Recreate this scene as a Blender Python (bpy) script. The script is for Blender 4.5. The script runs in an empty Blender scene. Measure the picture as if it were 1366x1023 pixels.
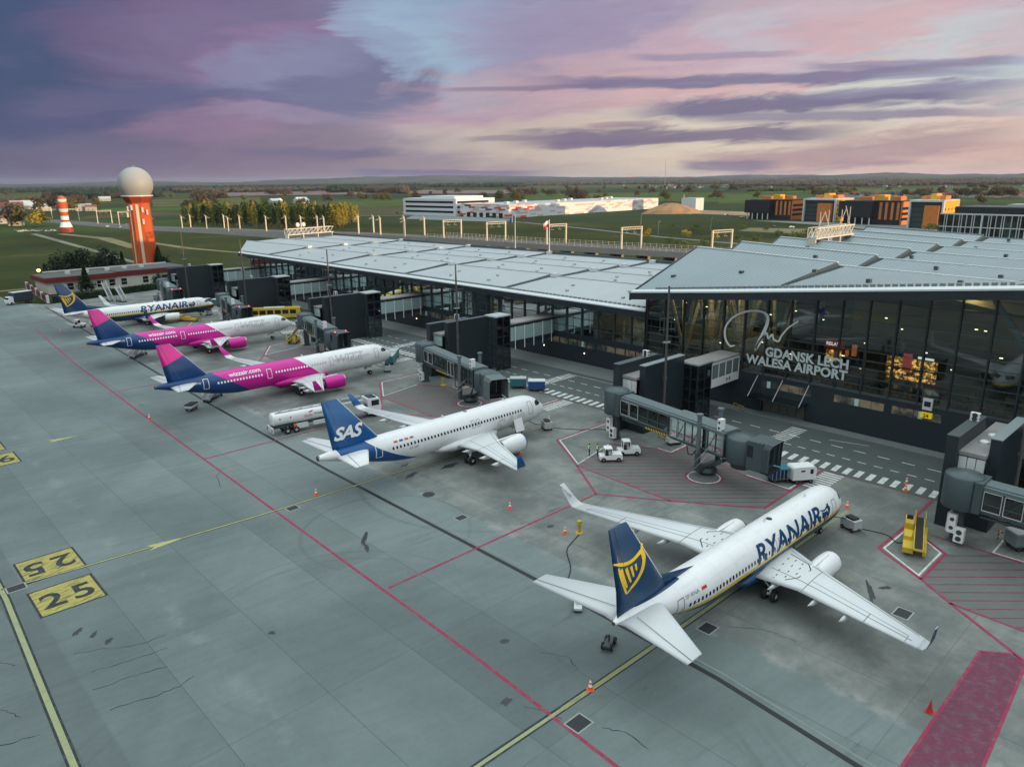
import bpy, bmesh, math, random
from math import *
from mathutils import Vector, Matrix
random.seed(7)
SC = bpy.context.scene
COL = SC.collection
def lin(c):
    f = lambda v: v / 12.92 if v <= .04045 else ((v + .055) / 1.055) ** 2.4
    return tuple(f(v / 255) for v in c)
# ------------------------------------------------------------------ node helper
class G:
    def __init__(s, tree):
        s.t = tree; s.n = tree.nodes; s.l = tree.links
    def new(s, typ, **kw):
        n = s.n.new(typ)
        for k, v in kw.items(): setattr(n, k, v)
        return n
    def put(s, sock, v):
        if hasattr(v, 'is_output') or isinstance(v, bpy.types.NodeSocket): s.l.new(v, sock)
        elif isinstance(v, (tuple, list)) and len(v) == 3 and len(sock.default_value) == 4: sock.default_value = (*v, 1)
        else: sock.default_value = v
    def m(s, op, a, b=0.0, c=None, clamp=False):
        n = s.new('ShaderNodeMath', operation=op, use_clamp=clamp)
        s.put(n.inputs[0], a); s.put(n.inputs[1], b)
        if c is not None: s.put(n.inputs[2], c)
        return n.outputs[0]
    def ss(s, v, a, b):
        n = s.new('ShaderNodeMapRange', interpolation_type='SMOOTHSTEP')
        s.put(n.inputs['Value'], v); n.inputs['From Min'].default_value = a; n.inputs['From Max'].default_value = b
        return n.outputs[0]
    def mix(s, f, a, b, mode='MIX'):
        n = s.new('ShaderNodeMix', data_type='RGBA', blend_type=mode)
        s.put(n.inputs[0], f); s.put(n.inputs[6], a); s.put(n.inputs[7], b)
        return n.outputs[2]
    def noise(s, vec, scale, detail=4, rough=.55, dist=0.0):
        n = s.new('ShaderNodeTexNoise'); s.l.new(vec, n.inputs['Vector'])
        n.inputs['Scale'].default_value = scale; n.inputs['Detail'].default_value = detail
        n.inputs['Roughness'].default_value = rough; n.inputs['Distortion'].default_value = dist
        return n.outputs[0]
    def ramp(s, f, stops, interp='LINEAR'):
        n = s.new('ShaderNodeValToRGB'); r = n.color_ramp; r.interpolation = interp
        while len(r.elements) < len(stops): r.elements.new(0.5)
        for e, (p, c) in zip(r.elements, stops):
            e.position = p; e.color = (*c, 1)
        s.put(n.inputs[0], f); return n.outputs[0]
    def xyz(s, vec):
        n = s.new('ShaderNodeSeparateXYZ'); s.l.new(vec, n.inputs[0]); return n.outputs
    def comb(s, x, y, z):
        n = s.new('ShaderNodeCombineXYZ')
        for k, v in enumerate((x, y, z)): s.put(n.inputs[k], v)
        return n.outputs[0]
    def coord(s, which='Object'):
        return s.new('ShaderNodeTexCoord').outputs[which]
def mat(name, base=(.5, .5, .5), rough=.6, metal=0., var=.12, scale=3., coat=0., fn=None, bump=0., emit=None, estr=0., spec=.5):
    m = bpy.data.materials.new(name); m.use_nodes = True
    t = m.node_tree; t.nodes.clear(); g = G(t)
    p = g.new('ShaderNodeBsdfPrincipled'); o = g.new('ShaderNodeOutputMaterial'); t.links.new(p.outputs[0], o.inputs[0])
    p.inputs['Roughness'].default_value = rough; p.inputs['Metallic'].default_value = metal
    p.inputs['Specular IOR Level'].default_value = spec
    if coat: p.inputs['Coat Weight'].default_value = coat; p.inputs['Coat Roughness'].default_value = .08
    co = g.coord()
    if fn: c = fn(g, co)
    else: c = base
    if var:
        nz = g.noise(co, scale, 5, .6)
        k = g.m('MULTIPLY_ADD', nz, 2 * var, 1 - var)
        kk = g.comb(k, k, k)
        c = g.mix(1.0, c, kk, 'MULTIPLY')
    g.put(p.inputs['Base Color'], c)
    if bump:
        b = g.new('ShaderNodeBump'); b.inputs['Strength'].default_value = bump; b.inputs['Distance'].default_value = .02
        g.l.new(g.noise(co, scale * 6, 3), b.inputs['Height']); g.l.new(b.outputs[0], p.inputs['Normal'])
    if emit:
        p.inputs['Emission Color'].default_value = (*emit, 1); p.inputs['Emission Strength'].default_value = estr
    return m
def glass(name, tint, gloss=.25, rough=.03, refl=(.8, .9, .9)):
    m = bpy.data.materials.new(name); m.use_nodes = True
    t = m.node_tree; t.nodes.clear(); g = G(t)
    tr = g.new('ShaderNodeBsdfTransparent'); tr.inputs[0].default_value = (*tint, 1)
    gl = g.new('ShaderNodeBsdfGlossy'); gl.inputs['Roughness'].default_value = rough; gl.inputs[0].default_value = (*refl, 1)
    fr = g.new('ShaderNodeFresnel'); fr.inputs[0].default_value = 1.5
    f = g.m('ADD', g.m('MULTIPLY', fr.outputs[0], 1.2), gloss * .4, clamp=True)
    mx = g.new('ShaderNodeMixShader'); g.l.new(f, mx.inputs[0]); g.l.new(tr.outputs[0], mx.inputs[1]); g.l.new(gl.outputs[0], mx.inputs[2])
    o = g.new('ShaderNodeOutputMaterial'); g.l.new(mx.outputs[0], o.inputs[0])
    return m
# ------------------------------------------------------------------ mesh helper
class MB:
    def __init__(s): s.v = []; s.f = []; s.mi = []; s.cur = 0; s.sm = []; s.smooth = False
    def add(s, vs, fs):
        o = len(s.v); s.v += [tuple(v) for v in vs]
        for f in fs: s.f.append([i + o for i in f]); s.mi.append(s.cur); s.sm.append(s.smooth)
        return s
    def mt(s, i): s.cur = i; return s
    def box(s, x0, x1, y0, y1, z0, z1):
        return s.add([(x, y, z) for z in (z0, z1) for x, y in ((x0, y0), (x1, y0), (x1, y1), (x0, y1))],
                     [(3, 2, 1, 0), (4, 5, 6, 7), (0, 1, 5, 4), (1, 2, 6, 5), (2, 3, 7, 6), (3, 0, 4, 7)])
    def cbox(s, c, sx, sy, sz, rz=0, bev=0.0):
        co, si = cos(rz), sin(rz); vs = []
        for z in (-sz / 2, sz / 2):
            for x, y in ((-sx / 2, -sy / 2), (sx / 2, -sy / 2), (sx / 2, sy / 2), (-sx / 2, sy / 2)):
                vs.append((c[0] + co * x - si * y, c[1] + si * x + co * y, c[2] + z))
        return s.add(vs, [(3, 2, 1, 0), (4, 5, 6, 7), (0, 1, 5, 4), (1, 2, 6, 5), (2, 3, 7, 6), (3, 0, 4, 7)])
    def prism(s, prof, y0, y1):            # x,z outline extruded along y
        n = len(prof)
        vs = [(x, y0, z) for x, z in prof] + [(x, y1, z) for x, z in prof]
        return s.add(vs, [tuple(range(n)), tuple(range(2 * n - 1, n - 1, -1))] + [(i, i + n, (i + 1) % n + n, (i + 1) % n) for i in range(n)])
    def hexa(s, lo, hi):                    # two quads of 4 corners each
        return s.add(list(lo) + list(hi), [(3, 2, 1, 0), (4, 5, 6, 7), (0, 1, 5, 4), (1, 2, 6, 5), (2, 3, 7, 6), (3, 0, 4, 7)])
    def loft(s, rings, cap=True, closed=True):
        n = len(rings[0]); vs = [p for r in rings for p in r]; fs = []
        for a in range(len(rings) - 1):
            for i in range(n if closed else n - 1):
                j = (i + 1) % n
                fs.append((a * n + i, a * n + j, (a + 1) * n + j, (a + 1) * n + i))
        if cap: fs += [tuple(range(n - 1, -1, -1)), tuple((len(rings) - 1) * n + i for i in range(n))]
        return s.add(vs, fs)
    def tube(s, p, q, r, r2=None, n=8):
        p, q = Vector(p), Vector(q); d = (q - p).normalized()
        u = d.cross(Vector((0, 0, 1)) if abs(d.z) < .9 else Vector((1, 0, 0))).normalized(); w = d.cross(u)
        r2 = r if r2 is None else r2
        R = lambda c, rr: [c + u * (rr * cos(2 * pi * i / n)) + w * (rr * sin(2 * pi * i / n)) for i in range(n)]
        return s.loft([R(p, r), R(q, r2)])
    def path(s, pts, r, n=6):
        for a, b in zip(pts[:-1], pts[1:]): s.tube(a, b, r, n=n)
        return s
    def lathe(s, c, prof, axis='z', n=20, cap=True):   # prof: (radius, along)
        rings = []
        for r, h in prof:
            ring = []
            for i in range(n):
                a = 2 * pi * i / n; x, y = r * cos(a), r * sin(a)
                ring.append({'z': (c[0] + x, c[1] + y, c[2] + h), 'x': (c[0] + h, c[1] + x, c[2] + y), 'y': (c[0] + y, c[1] + h, c[2] + x)}[axis])
            rings.append(ring)
        return s.loft(rings, cap)
    def ball(s, c, rx, ry, rz, n=12, k=8):
        return s.loft([[(c[0] + rx * sin(pi * (j + .02) / (k + .04)) * cos(2 * pi * i / n), c[1] + ry * sin(pi * (j + .02) / (k + .04)) * sin(2 * pi * i / n), c[2] - rz * cos(pi * (j + .02) / (k + .04))) for i in range(n)] for j in range(k + 1)])
    def build(s, name, mats, parent=None, loc=(0, 0, 0), rz=0):
        me = bpy.data.meshes.new(name); me.from_pydata(s.v, [], s.f)
        for m in (mats if isinstance(mats, (list, tuple)) else [mats]): me.materials.append(m)
        me.polygons.foreach_set('material_index', s.mi); me.polygons.foreach_set('use_smooth', s.sm)
        if me.validate(verbose=True): print("INVALID", name)
        bm = bmesh.new(); bm.from_mesh(me); bmesh.ops.recalc_face_normals(bm, faces=bm.faces); bm.to_mesh(me); bm.free()
        o = bpy.data.objects.new(name, me); COL.objects.link(o)
        o.location = loc; o.rotation_euler = (0, 0, rz)
        if parent: o.parent = parent
        return o
def tag(o, label=None, cat=None, group=None, kind=None):
    if label: o['label'] = label
    if cat: o['category'] = cat
    if group: o['group'] = group
    if kind: o['kind'] = kind
    return o
def thing(name, label, cat, loc=(0, 0, 0), rz=0, group=None):
    o = bpy.data.objects.new(name, None); COL.objects.link(o); o.empty_display_size = .2
    o.location = loc; o.rotation_euler = (0, 0, rz)
    return tag(o, label, cat, group)
KIDS = {}
def copy_tree(o, loc=None, rz=None, label=None, parent=None):
    c = o.copy(); COL.objects.link(c)
    if parent: c.parent = parent
    if loc is not None: c.location = loc
    if rz is not None: c.rotation_euler = (0, 0, rz)
    if label: c['label'] = label
    for ch in [x for x in bpy.data.objects if x.parent == o]: copy_tree(ch, parent=c)
    return c
def sheet(name, polys, m, z, kind='structure'):
    mb = MB()
    for p in polys: mb.add([(x, y, z) for x, y in p], [tuple(range(len(p)))])
    o = mb.build(name, m)
    for p in o.data.polygons:
        if p.normal.z < 0: p.flip()
    return tag(o, kind=kind)
def strip(pts, w):
    """quads following a polyline with mitred joints"""
    out = []; n = len(pts); L = []; R = []
    for i in range(n):
        d = Vector((0, 0))
        if i: d += (Vector(pts[i]) - Vector(pts[i - 1])).normalized()
        if i < n - 1: d += (Vector(pts[i + 1]) - Vector(pts[i])).normalized()
        d.normalize(); k = Vector((-d.y, d.x)); c = 1.
        if 0 < i < n - 1: c = 1 / max(.5, d.dot((Vector(pts[i + 1]) - Vector(pts[i])).normalized()))
        ww = w[i] if isinstance(w, (list, tuple)) else w
        L.append(Vector(pts[i]) + k * ww / 2 * c); R.append(Vector(pts[i]) - k * ww / 2 * c)
    for i in range(n - 1): out.append([tuple(L[i]), tuple(R[i]), tuple(R[i + 1]), tuple(L[i + 1])])
    return out
def text_flat(body, height, bold=.0, shear=0., outline=0., spacing=1., cut=0., xs=1.):
    """flat lettering as (verts2d, faces, width), cap height = height; baseline at 0"""
    c = bpy.data.curves.new('lettering', 'FONT'); c.body = body; c.size = 1; c.shear = shear; c.offset = bold; c.space_character = spacing; c.resolution_u = 3
    if outline: c.fill_mode = 'NONE'; c.bevel_depth = outline; c.bevel_resolution = 0
    o = bpy.data.objects.new('lettering', c); COL.objects.link(o)
    dg = bpy.context.evaluated_depsgraph_get(); me = bpy.data.meshes.new_from_object(o.evaluated_get(dg))
    bpy.data.objects.remove(o); bpy.data.curves.remove(c)
    bm = bmesh.new(); bm.from_mesh(me); bpy.data.meshes.remove(me)
    k = height / .73
    for v in bm.verts: v.co = Vector((v.co.x * k * xs, v.co.y * k, v.co.z * k))
    if cut:
        ys = [v.co.y for v in bm.verts]; xx = [v.co.x for v in bm.verts]
        for ax, lo, hi in ((1, min(ys), max(ys)), (0, min(xx), max(xx))):
            p = lo + cut
            while p < hi:
                co = Vector((0, 0, 0)); no = Vector((0, 0, 0)); co[ax] = p; no[ax] = 1
                bmesh.ops.bisect_plane(bm, geom=bm.verts[:] + bm.edges[:] + bm.faces[:], plane_co=co, plane_no=no, dist=1e-5)
                p += cut
    bm.verts.index_update()
    vs = [tuple(v.co) for v in bm.verts]; fs = [[v.index for v in f.verts] for f in bm.faces]; bm.free()
    x0 = min(v[0] for v in vs); vs = [(v[0] - x0, v[1], v[2]) for v in vs]
    return vs, fs, max(v[0] for v in vs)
def text_mesh(body, height, fn, **kw):
    vs, fs, w = text_flat(body, height, **kw)
    return MB().add([fn(u, v, w_) for u, v, w_ in vs], fs), w
# ------------------------------------------------------------------ camera
YAW, PITCH, ROLL, EYE = radians(46.5), radians(15.394), radians(-.5546), 36.16
Fh = Vector((cos(YAW), sin(YAW), 0)); R0 = Vector((sin(YAW), -cos(YAW), 0)); ZZ = Vector((0, 0, 1))
Fd = Fh * cos(PITCH) - ZZ * sin(PITCH); U0 = Fh * sin(PITCH) + ZZ * cos(PITCH)
Rr = R0 * cos(ROLL) + U0 * sin(ROLL); Ur = U0 * cos(ROLL) - R0 * sin(ROLL)
cam = bpy.data.cameras.new('camera'); cam.sensor_width = 36; cam.lens = 984.55 / 1366 * 36; cam.clip_start = .5; cam.clip_end = 60000
co = bpy.data.objects.new('camera', cam); COL.objects.link(co); SC.camera = co
co.matrix_world = Matrix(((Rr.x, Ur.x, -Fd.x, 0), (Rr.y, Ur.y, -Fd.y, 0), (Rr.z, Ur.z, -Fd.z, EYE), (0, 0, 0, 1)))
SC.view_settings.view_transform = 'Standard'; SC.view_settings.look = 'None'; SC.view_settings.exposure = 0.0
SC.render.engine = 'CYCLES'; SC.cycles.use_denoising = True
SC.cycles.max_bounces = 6; SC.cycles.transparent_max_bounces = 12; SC.cycles.diffuse_bounces = 3; SC.cycles.caustics_reflective = False; SC.cycles.caustics_refractive = False
# ------------------------------------------------------------------ sun and sky
SUN_EL = radians(2.25); SD = Vector((.30, -.954, 0)).normalized() * cos(SUN_EL) + ZZ * sin(SUN_EL)
sl = bpy.data.lights.new('sun', 'SUN'); sl.energy = 4.4; sl.angle = radians(.6); sl.color = (1, .68, .36)
so = bpy.data.objects.new('sun', sl); COL.objects.link(so); so.rotation_euler = SD.to_track_quat('Z', 'Y').to_euler(); so.location = (0, 0, 200)
W = bpy.data.worlds.new('World'); SC.world = W; W.use_nodes = True
g = G(W.node_tree); g.n.clear()
d = g.coord('Generated'); dx, dy, dz = g.xyz(d)
aa = g.m('ADD', g.m('MULTIPLY', dx, R0.x), g.m('MULTIPLY', dy, R0.y))
bb = g.m('ADD', g.m('MULTIPLY', dx, Fh.x), g.m('MULTIPLY', dy, Fh.y))
az = g.m('ARCTAN2', aa, bb); el = g.m('MAXIMUM', dz, 0.0)
t_ = g.m('MULTIPLY_ADD', az, 1 / 1.32, .5, clamp=True)
C = lambda *a: lin(a)
hi = g.ramp(t_, [(0, C(54, 73, 118)), (.16, C(92, 92, 136)), (.30, C(116, 110, 150)), (.42, C(148, 160, 200)), (.52, C(160, 176, 214)), (.66, C(176, 166, 200)), (.82, C(205, 184, 205)), (1, C(188, 190, 215))])
md = g.ramp(t_, [(0, C(62, 80, 122)), (.16, C(104, 98, 138)), (.32, C(126, 118, 156)), (.46, C(176, 164, 188)), (.6, C(212, 190, 200)), (.75, C(226, 208, 208)), (1, C(214, 204, 216))])
lo = g.ramp(t_, [(0, C(84, 88, 114)), (.22, C(122, 112, 134)), (.44, C(164, 150, 168)), (.58, C(206, 192, 184)), (.74, C(234, 216, 196)), (1, C(218, 180, 178))])
base = g.mix(g.ss(el, .015, .10), lo, md); base = g.mix(g.ss(el, .09, .24), base, hi)
# soft texture, then named cloud masses and long streaks placed by sky direction
def skydir(px, py):
    v = (Fd + Rr * ((px - 683) / 984.55) - Ur * ((py - 511.5) / 984.55)).normalized(); return atan2(v.dot(R0), v.dot(Fh)), v.z
vw = g.comb(g.m('MULTIPLY', az, 3.0), g.m('MULTIPLY', g.m('SUBTRACT', el, g.m('MULTIPLY', az, .08)), 14.0), 1.7)
w1 = g.m('SUBTRACT', g.noise(vw, 1.3, 7, .6, .8), .5); vw2 = g.comb(g.m('MULTIPLY', az, 3.4), g.m('MULTIPLY', el, 17.0), 7.7); w2 = g.m('SUBTRACT', g.noise(vw2, 1.6, 7, .6, .6), .5)
vf = g.comb(g.m('MULTIPLY', az, 9.0), g.m('MULTIPLY', g.m('SUBTRACT', el, g.m('MULTIPLY', az, .06)), 62.0), 3.3); wf = g.m('SUBTRACT', g.noise(vf, 1.0, 8, .62, .4), .5)
azw = g.m('MULTIPLY_ADD', w1, .26, az); elw = g.m('ADD', g.m('MULTIPLY_ADD', w2, .085, el), g.m('MULTIPLY', wf, .022))
def blob(px, py, rx, ry, col, k=1.0, tilt=0.0):
    global base
    a0, e0 = skydir(px, py); ra = rx / 984.55; re_ = ry / 984.55
    da = g.m('SUBTRACT', azw, a0); de = g.m('SUBTRACT', g.m('SUBTRACT', elw, e0), g.m('MULTIPLY', da, tilt))
    q = g.m('ADD', g.m('POWER', g.m('ABSOLUTE', g.m('DIVIDE', da, ra)), 2.0), g.m('POWER', g.m('ABSOLUTE', g.m('DIVIDE', de, re_)), 2.0))
    base = g.mix(g.m('MULTIPLY', g.m('SUBTRACT', 1.0, g.ss(q, .0, 1.6)), k), base, C(*col))
def streak(p0, p1, w, col, k=.9, amp=1.0):
    global base
    (a0, e0), (a1, e1) = skydir(*p0), skydir(*p1); hw = w / 984.55
    t = g.m('DIVIDE', g.m('SUBTRACT', g.m('MULTIPLY_ADD', w1, .06, az), a0), a1 - a0); ec = g.m('MULTIPLY_ADD', t, e1 - e0, e0)
    de = g.m('ABSOLUTE', g.m('SUBTRACT', g.m('ADD', el, g.m('ADD', g.m('MULTIPLY', wf, hw * 2.3 * amp), g.m('MULTIPLY', w2, hw * .5))), ec))
    m_ = g.m('MULTIPLY', g.m('SUBTRACT', 1.0, g.ss(de, hw * .35, hw)), g.m('MULTIPLY', g.ss(t, 0.0, .22), g.m('SUBTRACT', 1.0, g.ss(t, .72, 1.0))))
    base = g.mix(g.m('MULTIPLY', m_, k), base, C(*col))
base = g.mix(g.m('MULTIPLY', g.ss(w1, .02, .22), .24), base, g.ramp(t_, [(0, C(92, 84, 134)), (.25, C(140, 104, 150)), (.5, C(190, 160, 184)), (.75, C(226, 186, 194)), (1, C(226, 178, 184))]))
# left: violet and magenta masses with slate blue between
blob(20, 90, 170, 130, (54, 76, 124), .9); blob(60, 185, 170, 40, (60, 82, 128), .85, .05); blob(215, 40, 130, 55, (116, 92, 138), .75); blob(170, 145, 120, 30, (110, 98, 146), .6, .1); blob(330, 60, 140, 50, (120, 110, 154), .7)
blob(400, 75, 120, 30, (150, 112, 158), .7, .25); blob(260, 130, 120, 26, (84, 92, 142), .75); blob(470, 112, 140, 48, (108, 114, 160), .8, -.05); blob(400, 88, 110, 26, (134, 142, 182), .65, .2); blob(210, 215, 260, 30, (122, 112, 146), .6); blob(300, 170, 120, 22, (150, 120, 160), .6, .1); blob(390, 160, 90, 14, (150, 144, 178), .55)
# centre: a clear blue rift
blob(560, 20, 130, 55, (152, 178, 214), .95, -.35); blob(590, 85, 90, 40, (160, 190, 220), .95, -.5); blob(500, 55, 70, 22, (150, 170, 206), .8, -.6); blob(660, 45, 70, 40, (168, 178, 216), .7); blob(770, 40, 140, 60, (164, 152, 196), .8, .1)
# right: rose and cream
blob(640, 140, 150, 36, (204, 170, 192), .7, .15); blob(860, 100, 200, 36, (210, 178, 196), .7, .18); blob(990, 60, 140, 40, (206, 178, 204), .6); blob(1010, 40, 60, 22, (190, 206, 226), .5); blob(1190, 30, 200, 22, (218, 178, 192), .6, .22); blob(1290, 85, 150, 40, (190, 216, 228), .85, .1); blob(1110, 90, 120, 24, (204, 204, 222), .6); blob(1320, 55, 90, 16, (214, 186, 200), .7, .2)
blob(1000, 118, 200, 16, (226, 182, 190), .7, .1); blob(1060, 145, 260, 18, (220, 222, 218), .7, .05); blob(960, 185, 330, 28, (232, 222, 204), .75); blob(1230, 195, 220, 22, (234, 206, 196), .7, .12); blob(700, 190, 160, 30, (214, 198, 190), .7); blob(1150, 222, 300, 12, (222, 186, 180), .7, .05)
streak((660, 112), (1420, 84), 10, (126, 122, 166), .9); streak((560, 121), (860, 112), 4, (132, 120, 158), .6); streak((1040, 88), (1420, 80), 6, (136, 134, 176), .7)
streak((800, 152), (1440, 112), 15, (120, 116, 158), .95); streak((880, 160), (1400, 146), 7, (132, 126, 166), .8); streak((1040, 130), (1440, 104), 8, (150, 148, 186), .7); streak((640, 188), (1210, 170), 14, (126, 116, 154), .92); streak((700, 196), (960, 184), 6, (130, 118, 156), .8); streak((600, 186), (800, 182), 4, (140, 128, 160), .6)
streak((880, 226), (1430, 172), 22, (172, 142, 160), .75); streak((900, 222), (1060, 220), 8, (134, 124, 160), .85); streak((280, 203), (560, 206), 9, (108, 106, 148), .8); streak((240, 215), (500, 212), 6, (120, 112, 148), .6); streak((430, 230), (760, 232), 6, (118, 114, 156), .85); streak((-40, 178), (230, 152), 12, (64, 80, 132), .6); streak((820, 78), (1100, 70), 5, (150, 144, 182), .6); streak((1150, 104), (1366, 96), 5, (160, 160, 196), .6); streak((760, 170), (900, 164), 5, (158, 130, 160), .6)
base = g.mix(g.m('MULTIPLY', g.ss(wf, .04, .2), .16), base, C(112, 106, 150)); base = g.mix(g.m('MULTIPLY', g.ss(w2, .08, .24), .22), base, g.ramp(t_, [(0, C(60, 84, 136)), (.35, C(130, 134, 180)), (.6, C(206, 196, 214)), (1, C(226, 214, 220))]))
fn_ = g.noise(g.comb(g.m('MULTIPLY', az, 16.0), g.m('MULTIPLY', g.m('SUBTRACT', el, g.m('MULTIPLY', az, .07)), 90.0), 5.1), 1.0, 9, .66, .5); fk = g.m('MULTIPLY_ADD', fn_, .34, .83); base = g.mix(1.0, base, g.comb(fk, g.m('MULTIPLY_ADD', fn_, .26, .87), g.m('MULTIPLY_ADD', fn_, .16, .92)), 'MULTIPLY')
base = g.mix(1.0, base, g.ramp(t_, [(0, (1.0, .98, .97)), (.28, (1.06, 1.0, .97)), (.40, (.90, .90, .88)), (.5, (.86, .82, .79)), (.72, (.95, .91, .85)), (1, (.96, .93, .88))]), 'MULTIPLY')
lum_ = g.new('ShaderNodeRGBToBW'); g.l.new(base, lum_.inputs[0]); base = g.mix(.13, base, g.comb(lum_.outputs[0], lum_.outputs[0], g.m('MULTIPLY', lum_.outputs[0], 1.02)))
# overhead and behind the lens: bright thin overcast
zen = g.mix(g.noise(d, 2.0, 5), (1.58, 1.80, 1.83), (1.32, 1.50, 1.51))
back = g.m('SUBTRACT', 1.0, g.ss(bb, -.3, .35))
base = g.mix(g.m('MULTIPLY', back, .8), base, (.50, .54, .57))
base = g.mix(g.ss(el, .36, .74), base, zen)
sky = g.new('ShaderNodeTexSky', sky_type='NISHITA'); sky.sun_disc = False; sky.sun_elevation = SUN_EL; sky.sun_rotation = atan2(SD.x, SD.y)
b1 = g.new('ShaderNodeBackground'); g.l.new(base, b1.inputs[0]); b1.inputs[1].default_value = .96
b2 = g.new('ShaderNodeBackground'); g.l.new(sky.outputs[0], b2.inputs[0]); b2.inputs[1].default_value = .012
ad = g.new('ShaderNodeAddShader'); g.l.new(b1.outputs[0], ad.inputs[0]); g.l.new(b2.outputs[0], ad.inputs[1])
ow = g.new('ShaderNodeOutputWorld'); g.l.new(ad.outputs[0], ow.inputs[0])
# ------------------------------------------------------------------ shared materials
WHITE = mat('white_paint', (.78, .79, .79), .35, var=.05, scale=1.2)
OFFW = mat('off_white_metal', (.62, .64, .64), .45, var=.08)
LGREY = mat('light_grey_metal', (.42, .45, .46), .45, var=.1)
MGREY = mat('mid_grey_metal', (.22, .26, .27), .5, var=.12)
DGREY = mat('dark_grey_metal', (.055, .075, .08), .5, var=.15)
NAVYD = mat('dark_cladding', (.016, .026, .033), .45, var=.2, scale=.8)
BLACK = mat('black_rubber', (.012, .012, .013), .7, var=.2)
STEEL = mat('steel', (.35, .36, .37), .35, .8, var=.1)
YEL = mat('yellow_paint', (.58, .40, .04), .4, var=.12, scale=4)
RED = mat('red_paint', (.5, .03, .03), .5)
ORANGE = mat('orange_plastic', (.85, .13, .04), .5)
BLUE = mat('blue_paint', (.02, .07, .26), .4)
TEAL = mat('teal_paint', (.03, .16, .2), .45)
GLASSD = mat('dark_window', (.012, .018, .022), .08, var=0)
HIVIS = mat('hi_vis_yellow', (.55, .75, .05), .7)
CLOTH = mat('dark_cloth', (.02, .025, .04), .85)
SKIN = mat('skin', (.45, .27, .2), .6, var=0)
LAMPW = mat('warm_lamp', (1, .8, .4), .5, var=0, emit=(1, .62, .2), estr=14)
LAMPR = mat('red_lamp', (1, .05, .03), .5, var=0, emit=(1, .05, .02), estr=6)
# ================================================================== GROUND
def terrain_col(g, co):
    x, y, z = g.xyz(co)
    nb = g.noise(co, .012, 6, .62); ns = g.noise(co, .25, 4, .6); nm = g.noise(co, .0035, 4, .5)
    near = g.ramp(g.m('ADD', g.m('MULTIPLY', nb, .75), g.m('MULTIPLY', ns, .25)), [(.28, (.013, .023, .007)), (.42, (.026, .036, .009)), (.56, (.046, .052, .012)), (.72, (.115, .100, .042))])
    v = g.new('ShaderNodeTexVoronoi', distance='CHEBYCHEV'); v.inputs['Scale'].default_value = 1.0; v.inputs['Randomness'].default_value = .85
    g.l.new(g.comb(g.m('MULTIPLY_ADD', x, .0011, g.m('MULTIPLY', y, .00075)), g.m('MULTIPLY_ADD', y, .0019, g.m('MULTIPLY', x, -.0013)), .3), v.inputs['Vector'])
    cr, cg, cb = g.xyz(v.outputs['Color'])
    far = g.ramp(cr, [(0, (.028, .052, .018)), (.2, (.052, .084, .022)), (.40, (.080, .098, .028)), (.52, (.032, .050, .022)), (.64, (.105, .092, .045)), (.76, (.15, .11, .088)), (.86, (.055, .078, .026)), (1, (.022, .038, .018))], 'CONSTANT')
    far = g.mix(.35, far, near)
    dist = g.m('SQRT', g.m('ADD', g.m('MULTIPLY', x, x), g.m('MULTIPLY', y, y)))
    c = g.mix(g.ss(dist, 620, 760), near, far)
    return g.mix(g.m('MULTIPLY', g.ss(nm, .5, .62), .35), c, (.035, .05, .022))
TERR = mat('grassland', rough=.95, var=.18, scale=.6, fn=terrain_col, spec=.1)
mb = MB()
RS = [0, 150, 300, 600, 1200, 2500, 5000, 9000, 16000, 30000]
rings = [[(r * cos(2 * pi * i / 64), r * sin(2 * pi * i / 64), -.12 if r < 700 else -.12 - (r - 700) * .0006) for i in range(64)] for r in RS[1:]]
mb.loft(rings, cap=False); mb.add([(0, 0, -.12)] + rings[0], [(0, i + 1, (i + 1) % 64 + 1) for i in range(64)])
o = mb.build('grassland_ground', TERR); tag(o, kind='structure')
for p in o.data.polygons:
    if p.normal.z < 0: p.flip()

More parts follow.
